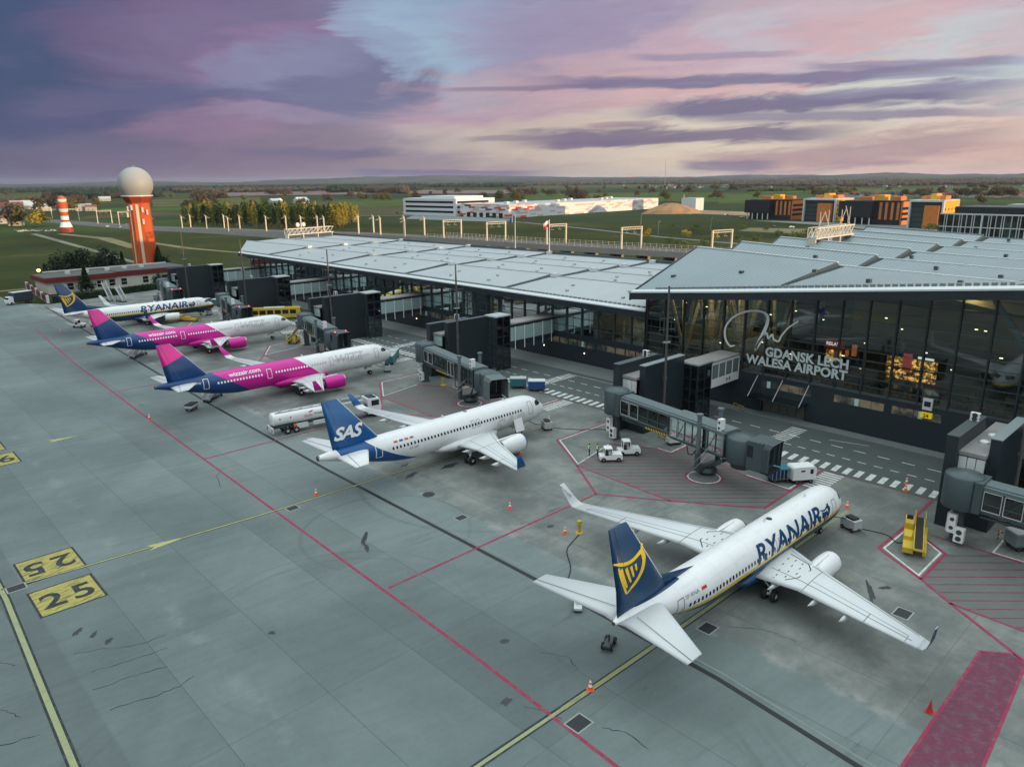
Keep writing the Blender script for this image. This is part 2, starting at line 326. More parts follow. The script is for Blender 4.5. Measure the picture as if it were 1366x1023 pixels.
def concrete_col(g, co):
    x, y, z = g.xyz(co)
    fx = g.m('DIVIDE', g.m('ADD', x, .55), 7.5); fy = g.m('DIVIDE', g.m('ADD', y, 2.0), 15.0)
    ix, iy = g.m('FLOOR', fx), g.m('FLOOR', fy)
    wn = g.new('ShaderNodeTexWhiteNoise', noise_dimensions='2D'); g.l.new(g.comb(ix, iy, 0), wn.inputs['Vector'])
    wl = g.new('ShaderNodeTexWhiteNoise', noise_dimensions='1D'); g.put(wl.inputs['W'], ix)
    tint = g.m('ADD', g.m('MULTIPLY', wn.outputs[0], .13), g.m('MULTIPLY', wl.outputs[0], .10))
    jx = g.m('ABSOLUTE', g.m('SUBTRACT', g.m('FRACT', fx), .5)); jy = g.m('ABSOLUTE', g.m('SUBTRACT', g.m('FRACT', fy), .5))
    nbig = g.noise(co, .035, 5, .6, .4); nmid = g.noise(co, .22, 6, .65); nfin = g.noise(co, 2.2, 4, .6)
    stre = g.noise(g.comb(g.m('MULTIPLY', x, .05), g.m('MULTIPLY', g.m('ADD', y, g.m('MULTIPLY', x, .16)), .75), 3.1), 1.0, 7, .68, .9)
    k = g.m('ADD', g.m('ADD', g.m('MULTIPLY_ADD', nbig, .50, .42), g.m('MULTIPLY', nmid, .34)), g.m('ADD', g.m('MULTIPLY', nfin, .22), tint))
    k = g.m('MULTIPLY', k, g.m('MULTIPLY_ADD', stre, .36, .80))
    stand = g.m('GREATER_THAN', x, 48.7)
    left = g.m('SUBTRACT', 1.0, g.ss(x, 9.0, 9.3))
    warm = g.mix(g.ss(nmid, .40, .66), (.128, .146, .138), (.192, .204, .190))
    cool = g.mix(g.ss(nbig, .36, .62), (.116, .147, .146), (.152, .185, .181))
    c = g.mix(stand, cool, warm); c = g.mix(g.m('MULTIPLY', left, .55), c, (.096, .120, .121))
    c = g.mix(1.0, c, g.comb(k, k, k), 'MULTIPLY')
    # dark oil blots and speckles where the aircraft stand
    bl = g.noise(g.comb(g.m('MULTIPLY', x, .16), g.m('MULTIPLY', y, .42), 8.0), 1.0, 7, .7, .6)
    bm_ = g.m('MULTIPLY', g.ss(bl, .62, .74), g.ss(x, 28, 40)); c = g.mix(g.m('MULTIPLY', bm_, .55), c, (.035, .042, .045))
    sp = g.noise(co, .8, 5, .72); sm_ = g.m('MULTIPLY', g.ss(sp, .70, .77), g.ss(nmid, .42, .58)); c = g.mix(g.m('MULTIPLY', sm_, .7), c, (.03, .035, .037))
    # worn tyre tracks turning across the slabs
    for (cx, cy, r, w) in ((27, 50, 11.5, .3), (27, 50, 12.9, .25), (30, 22, 9, .3), (52, 11, 13, .35), (52, 11, 15.2, .3), (40, 62, 9, .3), (58, 66, 16, .4), (20, 30, 22, .3), (20, 30, 23.5, .3), (63, 20, 7, .3)):
        d_ = g.m('SQRT', g.m('ADD', g.m('POWER', g.m('SUBTRACT', x, cx), 2.0), g.m('POWER', g.m('SUBTRACT', y, cy), 2.0)))
        rm = g.m('SUBTRACT', 1.0, g.ss(g.m('ABSOLUTE', g.m('SUBTRACT', d_, r)), w * .3, w))
        c = g.mix(g.m('MULTIPLY', rm, g.m('MULTIPLY', g.ss(nbig, .42, .6), .22)), c, (.04, .05, .052))
    wear = g.m('MULTIPLY_ADD', nmid, .9, .15)
    c = g.mix(g.m('MULTIPLY', g.m('GREATER_THAN', jx, .4948), g.m('MULTIPLY', wear, .8)), c, (.06, .072, .074))
    c = g.mix(g.m('MULTIPLY', g.m('GREATER_THAN', jy, .4972), g.m('MULTIPLY', wear, .55)), c, (.06, .072, .074))
    dus = g.m('MULTIPLY', g.m('SUBTRACT', 1.0, g.ss(g.m('ABSOLUTE', g.m('SUBTRACT', x, 17.6)), .1, 1.1)), g.ss(nmid, .46, .62)); c = g.mix(g.m('MULTIPLY', dus, .30), c, (.27, .30, .29))
    dr = g.noise(g.comb(g.m('MULTIPLY', x, .10), g.m('MULTIPLY', g.m('ADD', y, g.m('MULTIPLY', x, .12)), 2.2), 5.5), 1.0, 6, .7, .5); c = g.mix(g.m('MULTIPLY', g.m('MULTIPLY', g.ss(dr, .57, .70), g.ss(nbig, .44, .6)), .38), c, (.055, .068, .068))
    lj = g.m('MULTIPLY', g.m('SUBTRACT', 1.0, g.ss(g.m('ABSOLUTE', g.m('SUBTRACT', x, 48.7)), .15, .9)), g.ss(nmid, .45, .6)); c = g.mix(g.m('MULTIPLY', lj, .4), c, (.33, .33, .31))
    return c
APRON = mat('apron_concrete', rough=.72, var=0, fn=concrete_col, spec=.35)
AP = [(-90, -160), (113, -160), (113, 264), (92, 276), (53, 266.5), (46, 278), (45, 330), (-90, 330)]
sheet('apron_ground', [AP], APRON, 0)
def asph_col(g, co):
    n = g.noise(co, .3, 6, .65); n2 = g.noise(g.comb(*[g.m('MULTIPLY', v, k) for v, k in zip(g.xyz(co), (.6, .04, 1))]), 1, 5)
    return g.mix(g.m('ADD', g.m('MULTIPLY', n, .6), g.m('MULTIPLY', n2, .4)), (.058, .074, .075), (.112, .131, .128))
ROADM = mat('service_road_asphalt', rough=.85, var=.1, scale=6, fn=asph_col, spec=.3)
sheet('service_road', [[(89.5, -160), (104.3, -160), (104.3, 262), (89.5, 262)]], ROADM, .006)
PAVE = mat('pavement_concrete', (.17, .19, .185), .8, var=.2, scale=.6)
mb = MB(); mb.box(104.3, 110.9, -160, 250, -.1, .12); tag(mb.build('facade_pavement', PAVE), kind='structure')
def paint(name, c, wear=.5):
    def fn(g, co):
        n = g.noise(co, 1.3, 6, .7)
        return g.mix(g.m('MULTIPLY', g.ss(n, .46, .66), wear), c, (.13, .15, .15))
    return mat(name, rough=.65, var=.12, scale=2, fn=fn)
PWHITE = paint('white_marking', (.62, .64, .62)); PRED = paint('magenta_marking', (.28, .016, .062), .42); PDRED = paint('worn_red_marking', (.15, .03, .055), .5)
PYELL = paint('yellow_marking', (.42, .42, .17), .45); PBLK = paint('black_marking', (.012, .018, .02), .25); PPALE = paint('pale_yellow_marking', (.30, .33, .17), .3)
def numyel(g, co):
    x, y, z = g.xyz(co)
    n = g.noise(g.comb(g.m('MULTIPLY', x, .5), g.m('MULTIPLY', g.m('ADD', y, g.m('MULTIPLY', x, -.35)), 4.2), 2.0), 1, 7, .75, .7)
    return g.mix(g.m('MULTIPLY', g.ss(n, .50, .62), .88), (.40, .35, .085), (.035, .04, .032))
PNUM = mat('yellow_number_field', rough=.6, var=.1, fn=numyel)
Z1, Z2, Z3, Z4 = .008, .012, .016, .020
red = [(30.9, -60), (31.3, 0), (31.5, 23.7), (32.4, 38), (33.3, 65.4), (35.1, 120.6), (37.1, 172), (40.3, 222)]
sheet('stand_boundary_line', strip(red, .29), PRED, Z2)
SLOT = mat('slot_black', (.006, .010, .011), .6, var=.2)
sheet('drain_slot_line', strip([(41.6, -60), (42.5, 13), (43.7, 24), (44.1, 38), (44.3, 82), (45.4, 122), (48.4, 196), (51.2, 262)], .46), SLOT, Z1)
sheet('drain_edge_line', strip([(42.4, -60), (43.3, 13), (44.5, 24), (44.9, 38), (45.1, 82)], .18), mat('slot_kerb', (.19, .215, .21), .8, var=.3, scale=.8), Z1 + .001)
sheet('taxi_line_border', strip([(7.6, 130), (7.5, 74.6), (6.8, 57), (6.5, 48.8), (5.6, 20)], .74) + strip([(-20, 31.0), (23, 30.1), (42, 29.7), (74, 29.4)], .62), PBLK, Z1 + .002)
sheet('taxi_line', strip([(7.6, 130), (7.5, 74.6), (6.8, 57), (6.5, 48.8), (5.6, 20)], .40) + strip([(-20, 31.0), (23, 30.1), (33, 29.85)], .28), PPALE, Z3)
PYW = paint('worn_yellow_marking', (.27, .28, .13), .5)
yl = [(7.5, 77.0), (14.8, 76.3), (31.2, 75.15), (58.4, 74.4), (79, 74.0)]
sheet('lead_in_line', strip([(33, 29.85), (42, 29.7), (79.5, 29.3)], .36) + strip([(14, 122), (22, 120.5), (60, 120)], .14) , PYW, Z3)
sheet('lead_in_line', strip(yl, .20), PYELL, Z3)
sheet('lead_in_line_border', strip(yl, .42), PBLK, Z2)
for ax, ay in ((22.2, 75.75), (23, 120.4)):
    sheet('taxi_arrow_marking', [[(ax - 2.2, ay + .75), (ax - 1.5, ay), (ax + 1.9, ay - .1)], [(ax - 2.2, ay - .6), (ax + 1.9, ay - .1), (ax - 1.5, ay)]], PYELL, Z4)
for (x0, x1, y0, y1, s, rot) in ((9.5, 14.4, 76.6, 81.6, '25', True), (9.2, 14.2, 69.2, 74.3, '25', False), (10.6, 15.7, 121.4, 126.4, '26', True), (11.3, 16.2, 114.2, 119.2, '26', False)):
    sheet('stand_number_border', [[(x0 - .2, y0 - .2), (x1 + .2, y0 - .2), (x1 + .2, y1 + .2), (x0 - .2, y1 + .2)]], PBLK, Z1)
    sheet('stand_number_field', [[(x0, y0), (x1, y0), (x1, y1), (x0, y1)]], PNUM, Z2)
    mbt, w = text_mesh(s, 2.9, lambda u, v, q: (u, v, 0), bold=.02, spacing=1.25)
    cx, cy = (x0 + x1) / 2, (y0 + y1) / 2; sg = -1 if rot else 1
    mbt.v = [(cx + sg * (u - w / 2), cy + sg * (v - 1.45), Z4) for u, v, q in mbt.v]
    tag(mbt.build('stand_number_marking', PBLK), kind='structure')
# ---- ladder band, crossings and lane dashes of the service road
lad = []; zb = []; dash = []
y = -30.
while y < 240:
    k = (y - 13.3) % 45.2
    lad.append([(90.1, y), (92.5, y + .15), (92.5, y + .85), (90.1, y + .7)]); y += 1.45
for s in range(-1, 6):
    y0 = 29.4 + 45.2 * s
    for i in range(9): zb.append([(83.0 + i * .72, y0 + 4.3), (83.36 + i * .72, y0 + 4.3), (83.36 + i * .72, y0 + 6.8), (83.0 + i * .72, y0 + 6.8)])
    for i in range(13): zb.append([(93.2 + i * .78, y0 + 15.6), (93.6 + i * .78, y0 + 15.6), (93.6 + i * .78, y0 + 18.0), (93.2 + i * .78, y0 + 18.0)])
y = -30.
while y < 250:
    dash.append([(95.35, y), (95.55, y), (95.55, y + 1.1), (95.35, y + 1.1)]); y += 2.05
y = -30.
while y < 250:
    dash.append([(99.2, y), (99.42, y), (99.42, y + 1.6), (99.2, y + 1.6)]); y += 3.1
sheet('crosswalk_marking', lad + zb, PWHITE, .014)
sheet('lane_marking', dash + strip([(102.9, -30), (102.9, 13), ], .14) + strip([(102.6, 36), (101.2, 41)], .14) + strip([(102.9, 70), (102.9, 92)], .14), PWHITE, .014)
sheet('road_edge_line', strip([(89.4, -60), (89.4, 250)], .16), PDRED, .014)
def hatch(poly, pitch, w):
    """stripes running along (1,-1) clipped to an outline"""
    out = []; pr = [((x - y) / sqrt(2), (x + y) / sqrt(2)) for x, y in poly]; n = len(pr)
    v = min(p[1] for p in pr) + pitch * .5
    while v < max(p[1] for p in pr):
        hits = sorted(a[0] + (v - a[1]) / (b[1] - a[1]) * (b[0] - a[0]) for a, b in zip(pr, pr[1:] + pr[:1]) if (a[1] - v) * (b[1] - v) < 0)
        for u0, u1 in zip(hits[::2], hits[1::2]):
            q = [(u0, v - w / 2), (u1, v - w / 2), (u1, v + w / 2), (u0, v + w / 2)]
            out.append([((a + b) / sqrt(2), (b - a) / sqrt(2)) for a, b in q])
        v += pitch
    return out
Lr, Lw, Lh, Lf = [], [], [], []
for s in range(0, 5):
    q = lambda *pts: [(x, y + 45.2 * s) for x, y in pts]
    zone = q((68.4, 59.9), (67.8, 44.8), (73.6, 36.2), (80.6, 36.3), (80.8, 42.6), (82.1, 46.7), (86.6, 53.7), (80.8, 53.6), (80.9, 56.2), (77.9, 62.2))
    Lf.append(zone); Lh += hatch(zone, 1.12, .17)
    Lr += strip(q((88.9, 68.5), (73.7, 68.4), (68.4, 59.9), (63.2, 52.2), (67.8, 44.8), (73.6, 36.2), (89.2, 36.6)), .3) + strip(q((68.4, 59.9), (67.8, 44.8)), .26) + strip(q((77.9, 62.2), (80.9, 56.2), (80.8, 53.6), (86.6, 53.7)), .26) + strip(q((80.4, 36.4), (80.8, 42.6), (82.1, 46.7)), .22)
    Lw += strip(q((88.5, 68.2), (74.0, 68.1), (68.9, 60.1), (77.6, 62.0)), .2) + strip(q((81.2, 56.2), (81.1, 54.0), (86.4, 54.1)), .2) + strip(q((80.7, 36.8), (88.5, 36.9)), .2) + strip(q((80.7, 36.8), (81.1, 42.6)), .2)
    cx, cy = 76.7, 46. + 45.2 * s
    Lf.append([(cx + 2.3 * cos(a * pi / 16), cy + 2.3 * sin(a * pi / 16)) for a in range(32)])
    Lr += strip([(cx + 2.25 * cos(a * pi / 20), cy + 2.25 * sin(a * pi / 20)) for a in range(41)], .22)
    Lw += strip([(cx + 1.98 * cos(a * pi / 20), cy + 1.98 * sin(a * pi / 20)) for a in range(41)], .2)
    Lr += strip([(33.4 + .9 * s, 52.0 + 45.2 * s), (63.2, 52.2 + 45.2 * s)], .28)
rz = [(69.9, 18.3), (76.6, 18.3), (79.8, 15.4), (79.9, 6), (66.5, 6), (67.2, 15.2)]
Lf.append(rz); Lh += hatch(rz, 1.35, .16)
Lr += strip([(89.2, 23.6), (80.5, 23.4), (73.1, 23.5), (69.7, 18.4), (67.2, 15.2), (62.4, 8.6), (58, 2)], .32) + strip([(67.2, 15.2), (66.9, 9.6), (65, 0)], .26) + strip([(80.5, 23.3), (76.6, 18.4), (69.7, 18.4)], .3) + strip([(79.9, 20.8), (79.8, 6)], .24)
Lw += strip([(80.2, 23.0), (73.5, 23.1), (70.3, 18.8), (76.4, 18.8), (80.2, 23.0)], .2) + strip([(84, 15.2), (80.2, 15.2), (80.2, 8)], .2)
pink = [(61.4, 11.3), (62.8, 9.4), (61.9, 8.4), (48, 7.6), (20, 6.4), (20, 11.2), (44.4, 11.2)]
Lr += strip(pink + [pink[0]], .22)
HATF = mat('hatch_zone_concrete', (.125, .130, .124), .8, var=.25, scale=.4)
CIRC = mat('circle_concrete', (.135, .145, .138), .8, var=.2, scale=.6)
PHATCH = paint('purple_red_hatch', (.155, .022, .060), .25)
for k_ in range(len(Lf)): sheet('no_parking_zone', [Lf[k_]], HATF if len(Lf[k_]) < 30 else CIRC, .003 if len(Lf[k_]) < 30 else .010)
sheet('painted_zone', [pink], paint('washed_purple', (.105, .038, .060), .5), .006); sheet('hatch_marking', Lh, PDRED, .006); sheet('hatch_marking', hatch(pink, .40, .28), PHATCH, Z2)
sheet('zone_line_marking', Lr, PRED, Z4); sheet('zone_white_marking', Lw, PWHITE, Z4 + .004)
# ---- drains, manholes, cracks
FRAME = mat('grate_frame', (.3, .31, .3), .8); GRATE = mat('grate_iron', (.022, .027, .03), .7, var=.4, scale=9)
for (x, y, a) in ((32.7, 28.1, .72), (48.8, 28.0, .68), (62.6, 17.5, .72), (35.4, 74.2, .6), (47.6, 58.6, .6), (8.6, 76.4, .7), (62.0, 74.0, .6)):
    mb = MB().box(x - a - .12, x + a + .12, y - a * .8 - .12, y + a * .8 + .12, 0, .022); mb.mt(1).box(x - a, x + a, y - a * .8, y + a * .8, .0, .027)
    tag(mb.build('drain_grate', [FRAME, GRATE]), kind='structure')
mb = MB().lathe((48.9, 66.2, 0), [(.75, 0), (.75, .02)]); tag(mb.build('manhole_lid', GRATE), kind='structure')
rc = random.Random(5); CR = []
for (pts) in ([(3, 70), (4.5, 66), (6, 63)], [(9.6, 61.5), (12, 60.2), (14.1, 59), (16, 58.9)], [(10, 58), (12.6, 57.4), (15.4, 57.0)], [(9.6, 55.5), (12.5, 55.1), (14.5, 54.5)], [(9.8, 52.4), (12.5, 51.6), (14.3, 51.5), (15.6, 52)], [(2, 60), (4.4, 57.5), (5, 56)], [(1.5, 55), (4, 53.5), (5.6, 53)], [(31.2, 31.9), (31.9, 30.6), (32.2, 29.2)], [(33.6, 26.6), (34.3, 25.3), (34.2, 23.3)], [(50.1, 27), (52, 24.6), (52.3, 22)], [(36.5, 35.5), (37.6, 33.5), (37.1, 32)], [(2.5, 50.5), (4, 50), (5.5, 49)], [(35, 92), (33, 90), (32, 86)]):
    P = []
    for a, b in zip(pts[:-1], pts[1:]):
        for k in range(5): t = k / 5; P.append((a[0] + (b[0] - a[0]) * t + rc.uniform(-.12, .12), a[1] + (b[1] - a[1]) * t + rc.uniform(-.12, .12)))
    P.append(pts[-1]); CR += strip(P, [rc.uniform(.03, .10) for _ in P])
sheet('pavement_crack', CR, PBLK, .005)
OIL = mat('oil_stain', (.028, .032, .034), .45, var=.5, scale=2)
OB = []
for (x, y, sx, sy, an) in ((64.3, 20.9, 2.3, .35, .5), (65.8, 20.2, .9, .3, -.6), (61.6, 22.2, .5, .4, 0), (51.9, 32.0, 1.2, .9, .3), (54, 33.5, .8, .8, 0), (50.2, 32.6, .5, .4, 0), (49, 31, .35, .25, 0), (35.5, 38.6, .45, .4, 0), (30.6, 33.2, .55, .5, 0), (22.4, 53, .3, .4, 0), (10.8, 64.6, .7, .3, .8), (11.6, 63.2, .6, .25, .9), (12.3, 61.4, .6, .3, .8), (53.2, 50.2, .5, .4, 0), (37.2, 62, 1.8, .3, .9), (36.2, 60, 1.2, .25, 1.2), (51, 72.6, 1.4, .5, .3), (56.5, 71.6, 1.6, .7, .1), (52.5, 76, .9, .4, .3)):
    OB.append([(x + cos(an) * sx * r * cos(a) - sin(an) * sy * r * sin(a), y + sin(an) * sx * r * cos(a) + cos(an) * sy * r * sin(a)) for a, r in [(i * pi / 9, rc.uniform(.55, 1.1)) for i in range(18)]])
sheet('oil_stain', OB, OIL, .0045)
# ================================================================== TERMINAL
def seam_col(c0, pitch, amt):
    def fn(g, co):
        x, y, z = g.xyz(co)
        w = g.m('ABSOLUTE', g.m('SUBTRACT', g.m('FRACT', g.m('DIVIDE', y, pitch)), .5))
        n = g.noise(g.comb(g.m('MULTIPLY', x, .05), g.m('MULTIPLY', y, .4), z), 1.0, 5, .6); n2 = g.noise(co, .06, 4)
        k = g.m('MULTIPLY', g.m('MULTIPLY_ADD', g.ss(w, .30, .44), -amt, 1.0), g.m('ADD', g.m('MULTIPLY_ADD', n, .16, .78), g.m('MULTIPLY', n2, .28)))
        return g.mix(1.0, c0, g.comb(k, k, k), 'MULTIPLY')
    return fn
ROOFW = mat('wing_roof_metal', rough=.5, metal=.0, var=0, fn=seam_col((.44, .48, .49), .90, .24), spec=.4)
ROOFH = mat('hall_roof_metal', rough=.45, metal=.0, var=0, fn=seam_col((.262, .335, .355), .80, .46), spec=.4)
GUTTER = mat('gutter_metal', (.62, .66, .67), .4, var=.08); LADDER = mat('dark_joint_strip', (.035, .05, .055), .7, var=.3, scale=1.5)
CEIL = mat('ceiling_panel', (.50, .42, .28), .7, var=.1)
GLZ = glass('curtain_wall_glass', (.46, .57, .55), .14); GLZW = glass('wing_glass', (.34, .44, .43), .10)
INFLR = mat('interior_floor', (.16, .13, .11), .35, var=.3, scale=.4); INWALL = mat('interior_back_wall', (.06, .055, .05), .6, var=.5, scale=.25)
INLIT = mat('interior_cream_wall', (.5, .45, .36), .7, var=.15, scale=.3)
COLM = mat('cream_steel_column', (.62, .55, .40), .5)
PWIN = mat('ribbon_window', rough=.15, var=0, fn=lambda g, co: g.mix(g.ss(g.noise(co, .35, 4), .40, .62), (.05, .06, .06), (.34, .25, .17)))
PCYAN = mat('pale_cyan_blind', (.45, .68, .68), .5)  # plain pale cyan tone
wing = thing('terminal_wing', 'long low terminal wing with pale sawtooth roof running behind the far gates', 'terminal', (110.7, 76.5, 0))
hall = thing('terminal_hall', 'tall glass terminal hall carrying the airport name under a grey wavy roof', 'terminal', (106.5, 77.5, 0))
def part(mb, name, m, root, label=None):
    ox, oy, oz = root.location
    mb.v = [(x - ox, y - oy, z - oz) for x, y, z in mb.v]
    o = mb.build(name, m, root)
    if label: o['label'] = label
    return o
class WB(MB): pass
# materials on children use object space, children share the thing's origin
def roof_quad(mb, P, th):        # P(u,v) ruled surface, u across (x), v along (y)
    nu, nv = 5, 9; top = []; 
    vs = [P(i / (nu - 1), j / (nv - 1)) for j in range(nv) for i in range(nu)]
    vs2 = [(x, y, z - th) for x, y, z in vs]; N = nu * nv; fs = []
    for j in range(nv - 1):
        for i in range(nu - 1):
            a = j * nu + i; fs.append((a, a + 1, a + 1 + nu, a + nu)); fs.append((N + a, N + a + nu, N + a + 1 + nu, N + a + 1))
    edge = [i for i in range(nu)] + [j * nu + nu - 1 for j in range(1, nv)] + [(nv - 1) * nu + i for i in range(nu - 2, -1, -1)] + [j * nu for j in range(nv - 2, 0, -1)]
    for a, b in zip(edge, edge[1:] + edge[:1]): fs.append((a, a + N, b + N, b))
    mb.add(vs + vs2, fs)
# ---------------- hall
zf1 = lambda y: 17.05 + (77.5 - y) * .1075 if y > 14 else max(20.5, 23.87 + (y - 14) * .03)
zb1 = lambda y: 23.0 - max(0, 82 - y) * .038 if y > 24 else 20.8 + (24 - y) * .012
zfn = lambda y: 17.0 + (82 - y) * .076 if y > 20 else 21.7 + (y - 20) * .02
RX = [103.5, 129, 146, 163, 179.5, 196, 212.5]
JY = [82, 54, 26, -4, -36, -70, -110, -160, -250, -340]  # last bays lie out of view, added to block the low sun
for i in range(6):
    for j in range(len(JY) - 1):
        if i > 0 and j > 4: continue
        y1, y0 = JY[j], JY[j + 1]; x0, x1 = RX[i] + (0 if i == 0 else .3), RX[i + 1]
        yl_ = (77.5 if i == 0 else 82) if j == 0 else y1
        F = zf1 if i == 0 else zfn
        st = -.5 if j else 0
        def P(u, v):
            yb = y0 + (y1 - y0) * v; ya = y0 + ((78.5 if (i == 0 and j == 0) else y1) - y0) * v
            yy = ya + (yb - ya) * u
            return (x0 + (x1 - x0) * u, yy, F(ya) * (1 - u) + (zb1(yb) + st * v * 1.0) * u)
        mb = MB(); roof_quad(mb, P, .45); part(mb, 'roof_panel', ROOFH, hall)
        # ridge cap
        mb = MB(); a, b = P(1, 0), P(1, 1); mb.hexa([(a[0] - .3, a[1], a[2]), (a[0] + .25, a[1], a[2]), (b[0] + .25, b[1], b[2]), (b[0] - .3, b[1], b[2])], [(a[0] - .3, a[1], a[2] + .18), (a[0] + .25, a[1], a[2] + .18), (b[0] + .25, b[1], b[2] + .18), (b[0] - .3, b[1], b[2] + .18)])
        part(mb, 'ridge_cap', GUTTER if i < 5 else MGREY, hall)
        if j and i < 6 and j < 4:   # dark runged strip beside each joint
            mb = MB(); n = 22
            for k in range(n):
                u0 = .03 + .95 * k / n; u1 = u0 + .95 / n * .6
                w0 = .5 + 1.0 * u0; pa, pb = P(u0, 1), P(u1, 1)
                mb.hexa([(pa[0], pa[1] - w0, pa[2] + .02), (pb[0], pb[1] - w0, pb[2] + .02), (pb[0], pb[1] - .05, pb[2] + .05), (pa[0], pa[1] - .05, pa[2] + .05)], [(pa[0], pa[1] - w0, pa[2] + .14), (pb[0], pb[1] - w0, pb[2] + .14), (pb[0], pb[1] - .05, pb[2] + .2), (pa[0], pa[1] - .05, pa[2] + .2)])
            pa, pb = P(.03, 1), P(.98, 1); mb.hexa([(pa[0], pa[1] - .3, pa[2] + .02), (pb[0], pb[1] - .5, pb[2] + .02), (pb[0], pb[1] - .05, pb[2] + .02), (pa[0], pa[1] - .05, pa[2] + .02)], [(pa[0], pa[1] - .3, pa[2] + .1), (pb[0], pb[1] - .5, pb[2] + .1), (pb[0], pb[1] - .05, pb[2] + .62), (pa[0], pa[1] - .05, pa[2] + .12)])
            part(mb, 'joint_strip', LADDER, hall)
    # dark rake board on the sawtooth end
    ya, yb = (78.6 if i == 0 else 82.05), 82.05; x0, x1 = RX[i], RX[i + 1]; F = zf1 if i == 0 else zfn
    za, zb_ = F(ya) + .1, zb1(82) + .12
    mb = MB().hexa([(x0 - .2, ya, za - 1.3), (x1, yb, zb_ - 1.3), (x1, yb + .3, zb_ - 1.3), (x0 - .2, ya + .3, za - 1.3)], [(x0 - .2, ya, za), (x1, yb, zb_), (x1, yb + .3, zb_), (x0 - .2, ya + .3, za)])
    part(mb, 'rake_board', NAVYD, hall)
    if i:   # glazed upstand under the front edge of the next strip
        mb = MB(); ys = [80, 54, 26, -4, -36, -70]
        for a, b in zip(ys[:-1], ys[1:]):
            lo = lambda y: zb1(y) - 2.6
            mb.hexa([(RX[i] + .5, b, lo(b)), (RX[i] + .9, b, lo(b)), (RX[i] + .9, a, lo(a)), (RX[i] + .5, a, lo(a))], [(RX[i] + .5, b, zfn(b) - .4), (RX[i] + .9, b, zfn(b) - .4), (RX[i] + .9, a, zfn(a) - .4), (RX[i] + .5, a, zfn(a) - .4)])
        part(mb, 'clerestory_band', NAVYD, hall)
ysE = [78.5, 60, 40, 14, -60, -160, -340]
mb = MB(); gu = MB()
for a, b in zip(ysE[:-1], ysE[1:]):
    za, zb_ = zf1(min(a, 77.5)), zf1(b)
    mb.hexa([(103.2, b, zb_ - 1.15), (103.75, b, zb_ - 1.15), (103.75, a, za - 1.15), (103.2, a, za - 1.15)], [(103.2, b, zb_ + .0), (103.75, b, zb_), (103.75, a, za), (103.2, a, za)])
    gu.hexa([(103.1, b, zb_ + .0), (104.1, b, zb_ + .05), (104.1, a, za + .05), (103.1, a, za)], [(103.1, b, zb_ + .22), (104.1, b, zb_ + .5), (104.1, a, za + .5), (103.1, a, za + .22)])
part(mb, 'eave_fascia', NAVYD, hall); part(gu, 'gutter', GUTTER, hall)
mb = MB(); y = 74.
while y > 22: z = zf1(y) + .35; mb.box(104.5, 105.1, y - .28, y + .28, z - .1, z + .5); y -= .95
part(mb, 'snow_guard', MGREY, hall)
# soffit, gable wall, base, glass
soff = lambda y: zf1(min(y, 77.5)) - .6
mb = MB()
for a, b in zip(ysE[:-1], ysE[1:]): mb.hexa([(103.7, b, soff(b) - .1), (107.2, b, soff(b) + .3), (107.2, a, soff(a) + .3), (103.7, a, soff(a) - .1)], [(103.7, b, soff(b)), (107.2, b, soff(b) + .4), (107.2, a, soff(a) + .4), (103.7, a, soff(a))])
part(mb, 'soffit', MGREY, hall)
BZ = 6.15
doors = (47.2, 54.4)
mb = MB().box(106.5, 108.0, doors[1], 77.5, 0, BZ).box(106.5, 108, -160, doors[0], 0, BZ).box(106.5, 108, *doors, 2.7, BZ).box(107.6, 108, *doors, .1, 2.7)
part(mb, 'base_wall', NAVYD, hall)
for (y0, y1) in ((36.0, 43.3), (28.6, 34.9), (46.6, 54.6), (8, 15), (16.5, 24), (59.5, 66), (68, 76)):
    mb = MB(); k = y0
    while k < y1 - .5: mb.box(106.42, 106.6, k, min(k + 1.7, y1), 4.15, 5.25); k += 1.78
    o = part(mb, 'ribbon_window', PWIN, hall)
for y in (39.6, 31.0, 53.2, 12, 20, 63, 72):
    part(MB().box(106.36, 106.5, y - .12, y + .45, 4.18, 5.22), 'window_blind', PCYAN, hall)
mb = MB()
for k in range(5): mb.box(107.0, 107.1, doors[0] + .3 + k * 1.4, doors[0] + 1.6 + k * 1.4, .12, 2.6)
part(mb, 'entrance_doors', mat('entrance_glass', (.12, .12, .10), .15, var=.3), hall)
can = MB().box(103.6, 106.5, 46.8, 55.6, 2.86, 3.02); part(can, 'entrance_canopy', glass('canopy_glass', (.55, .66, .66), .5), hall)
for y in (47, 51.2, 55.4): part(MB().tube((103.7, y, 3.0), (106.6, y, 5.9), .07), 'canopy_rod', LGREY, hall)
mb = MB()
for a, b in zip(ysE[:-1], ysE[1:]): mb.add([(106.55, a if a < 77 else 77.2, BZ), (106.55, b, BZ), (106.55, b, soff(b) + .3), (106.55, a if a < 77 else 77.2, soff(a) + .3)], [(0, 1, 2, 3)])
part(mb, 'glass_wall', GLZ, hall)
mb = MB().box(106.4, 106.9, -160, 77.4, BZ - .12, BZ + .25); part(mb, 'sill_beam', DGREY, hall)
y = 77.1; k = 0
while y > -40:
    part(MB().box(106.25, 106.75, y - .11, y + .11, BZ, soff(y) + .25), 'mullion', NAVYD, hall); y -= 3.77
for k in range(34):
    i = k % 6; yy = 76 - (k // 6) * 11 - i * 1.3; xx = (RX[i] + RX[i + 1]) / 2 + ((k * 7) % 5 - 2) * 2.0; F = zf1 if i == 0 else zfn; u = (xx - RX[i]) / (RX[i + 1] - RX[i]); zz = F(min(yy, 77)) * (1 - u) + zb1(yy) * u
    if u < .95: part(MB().box(xx - .4, xx + .4, yy - .3, yy + .3, zz - .1, zz + .42), 'roof_hatch', DGREY, hall)
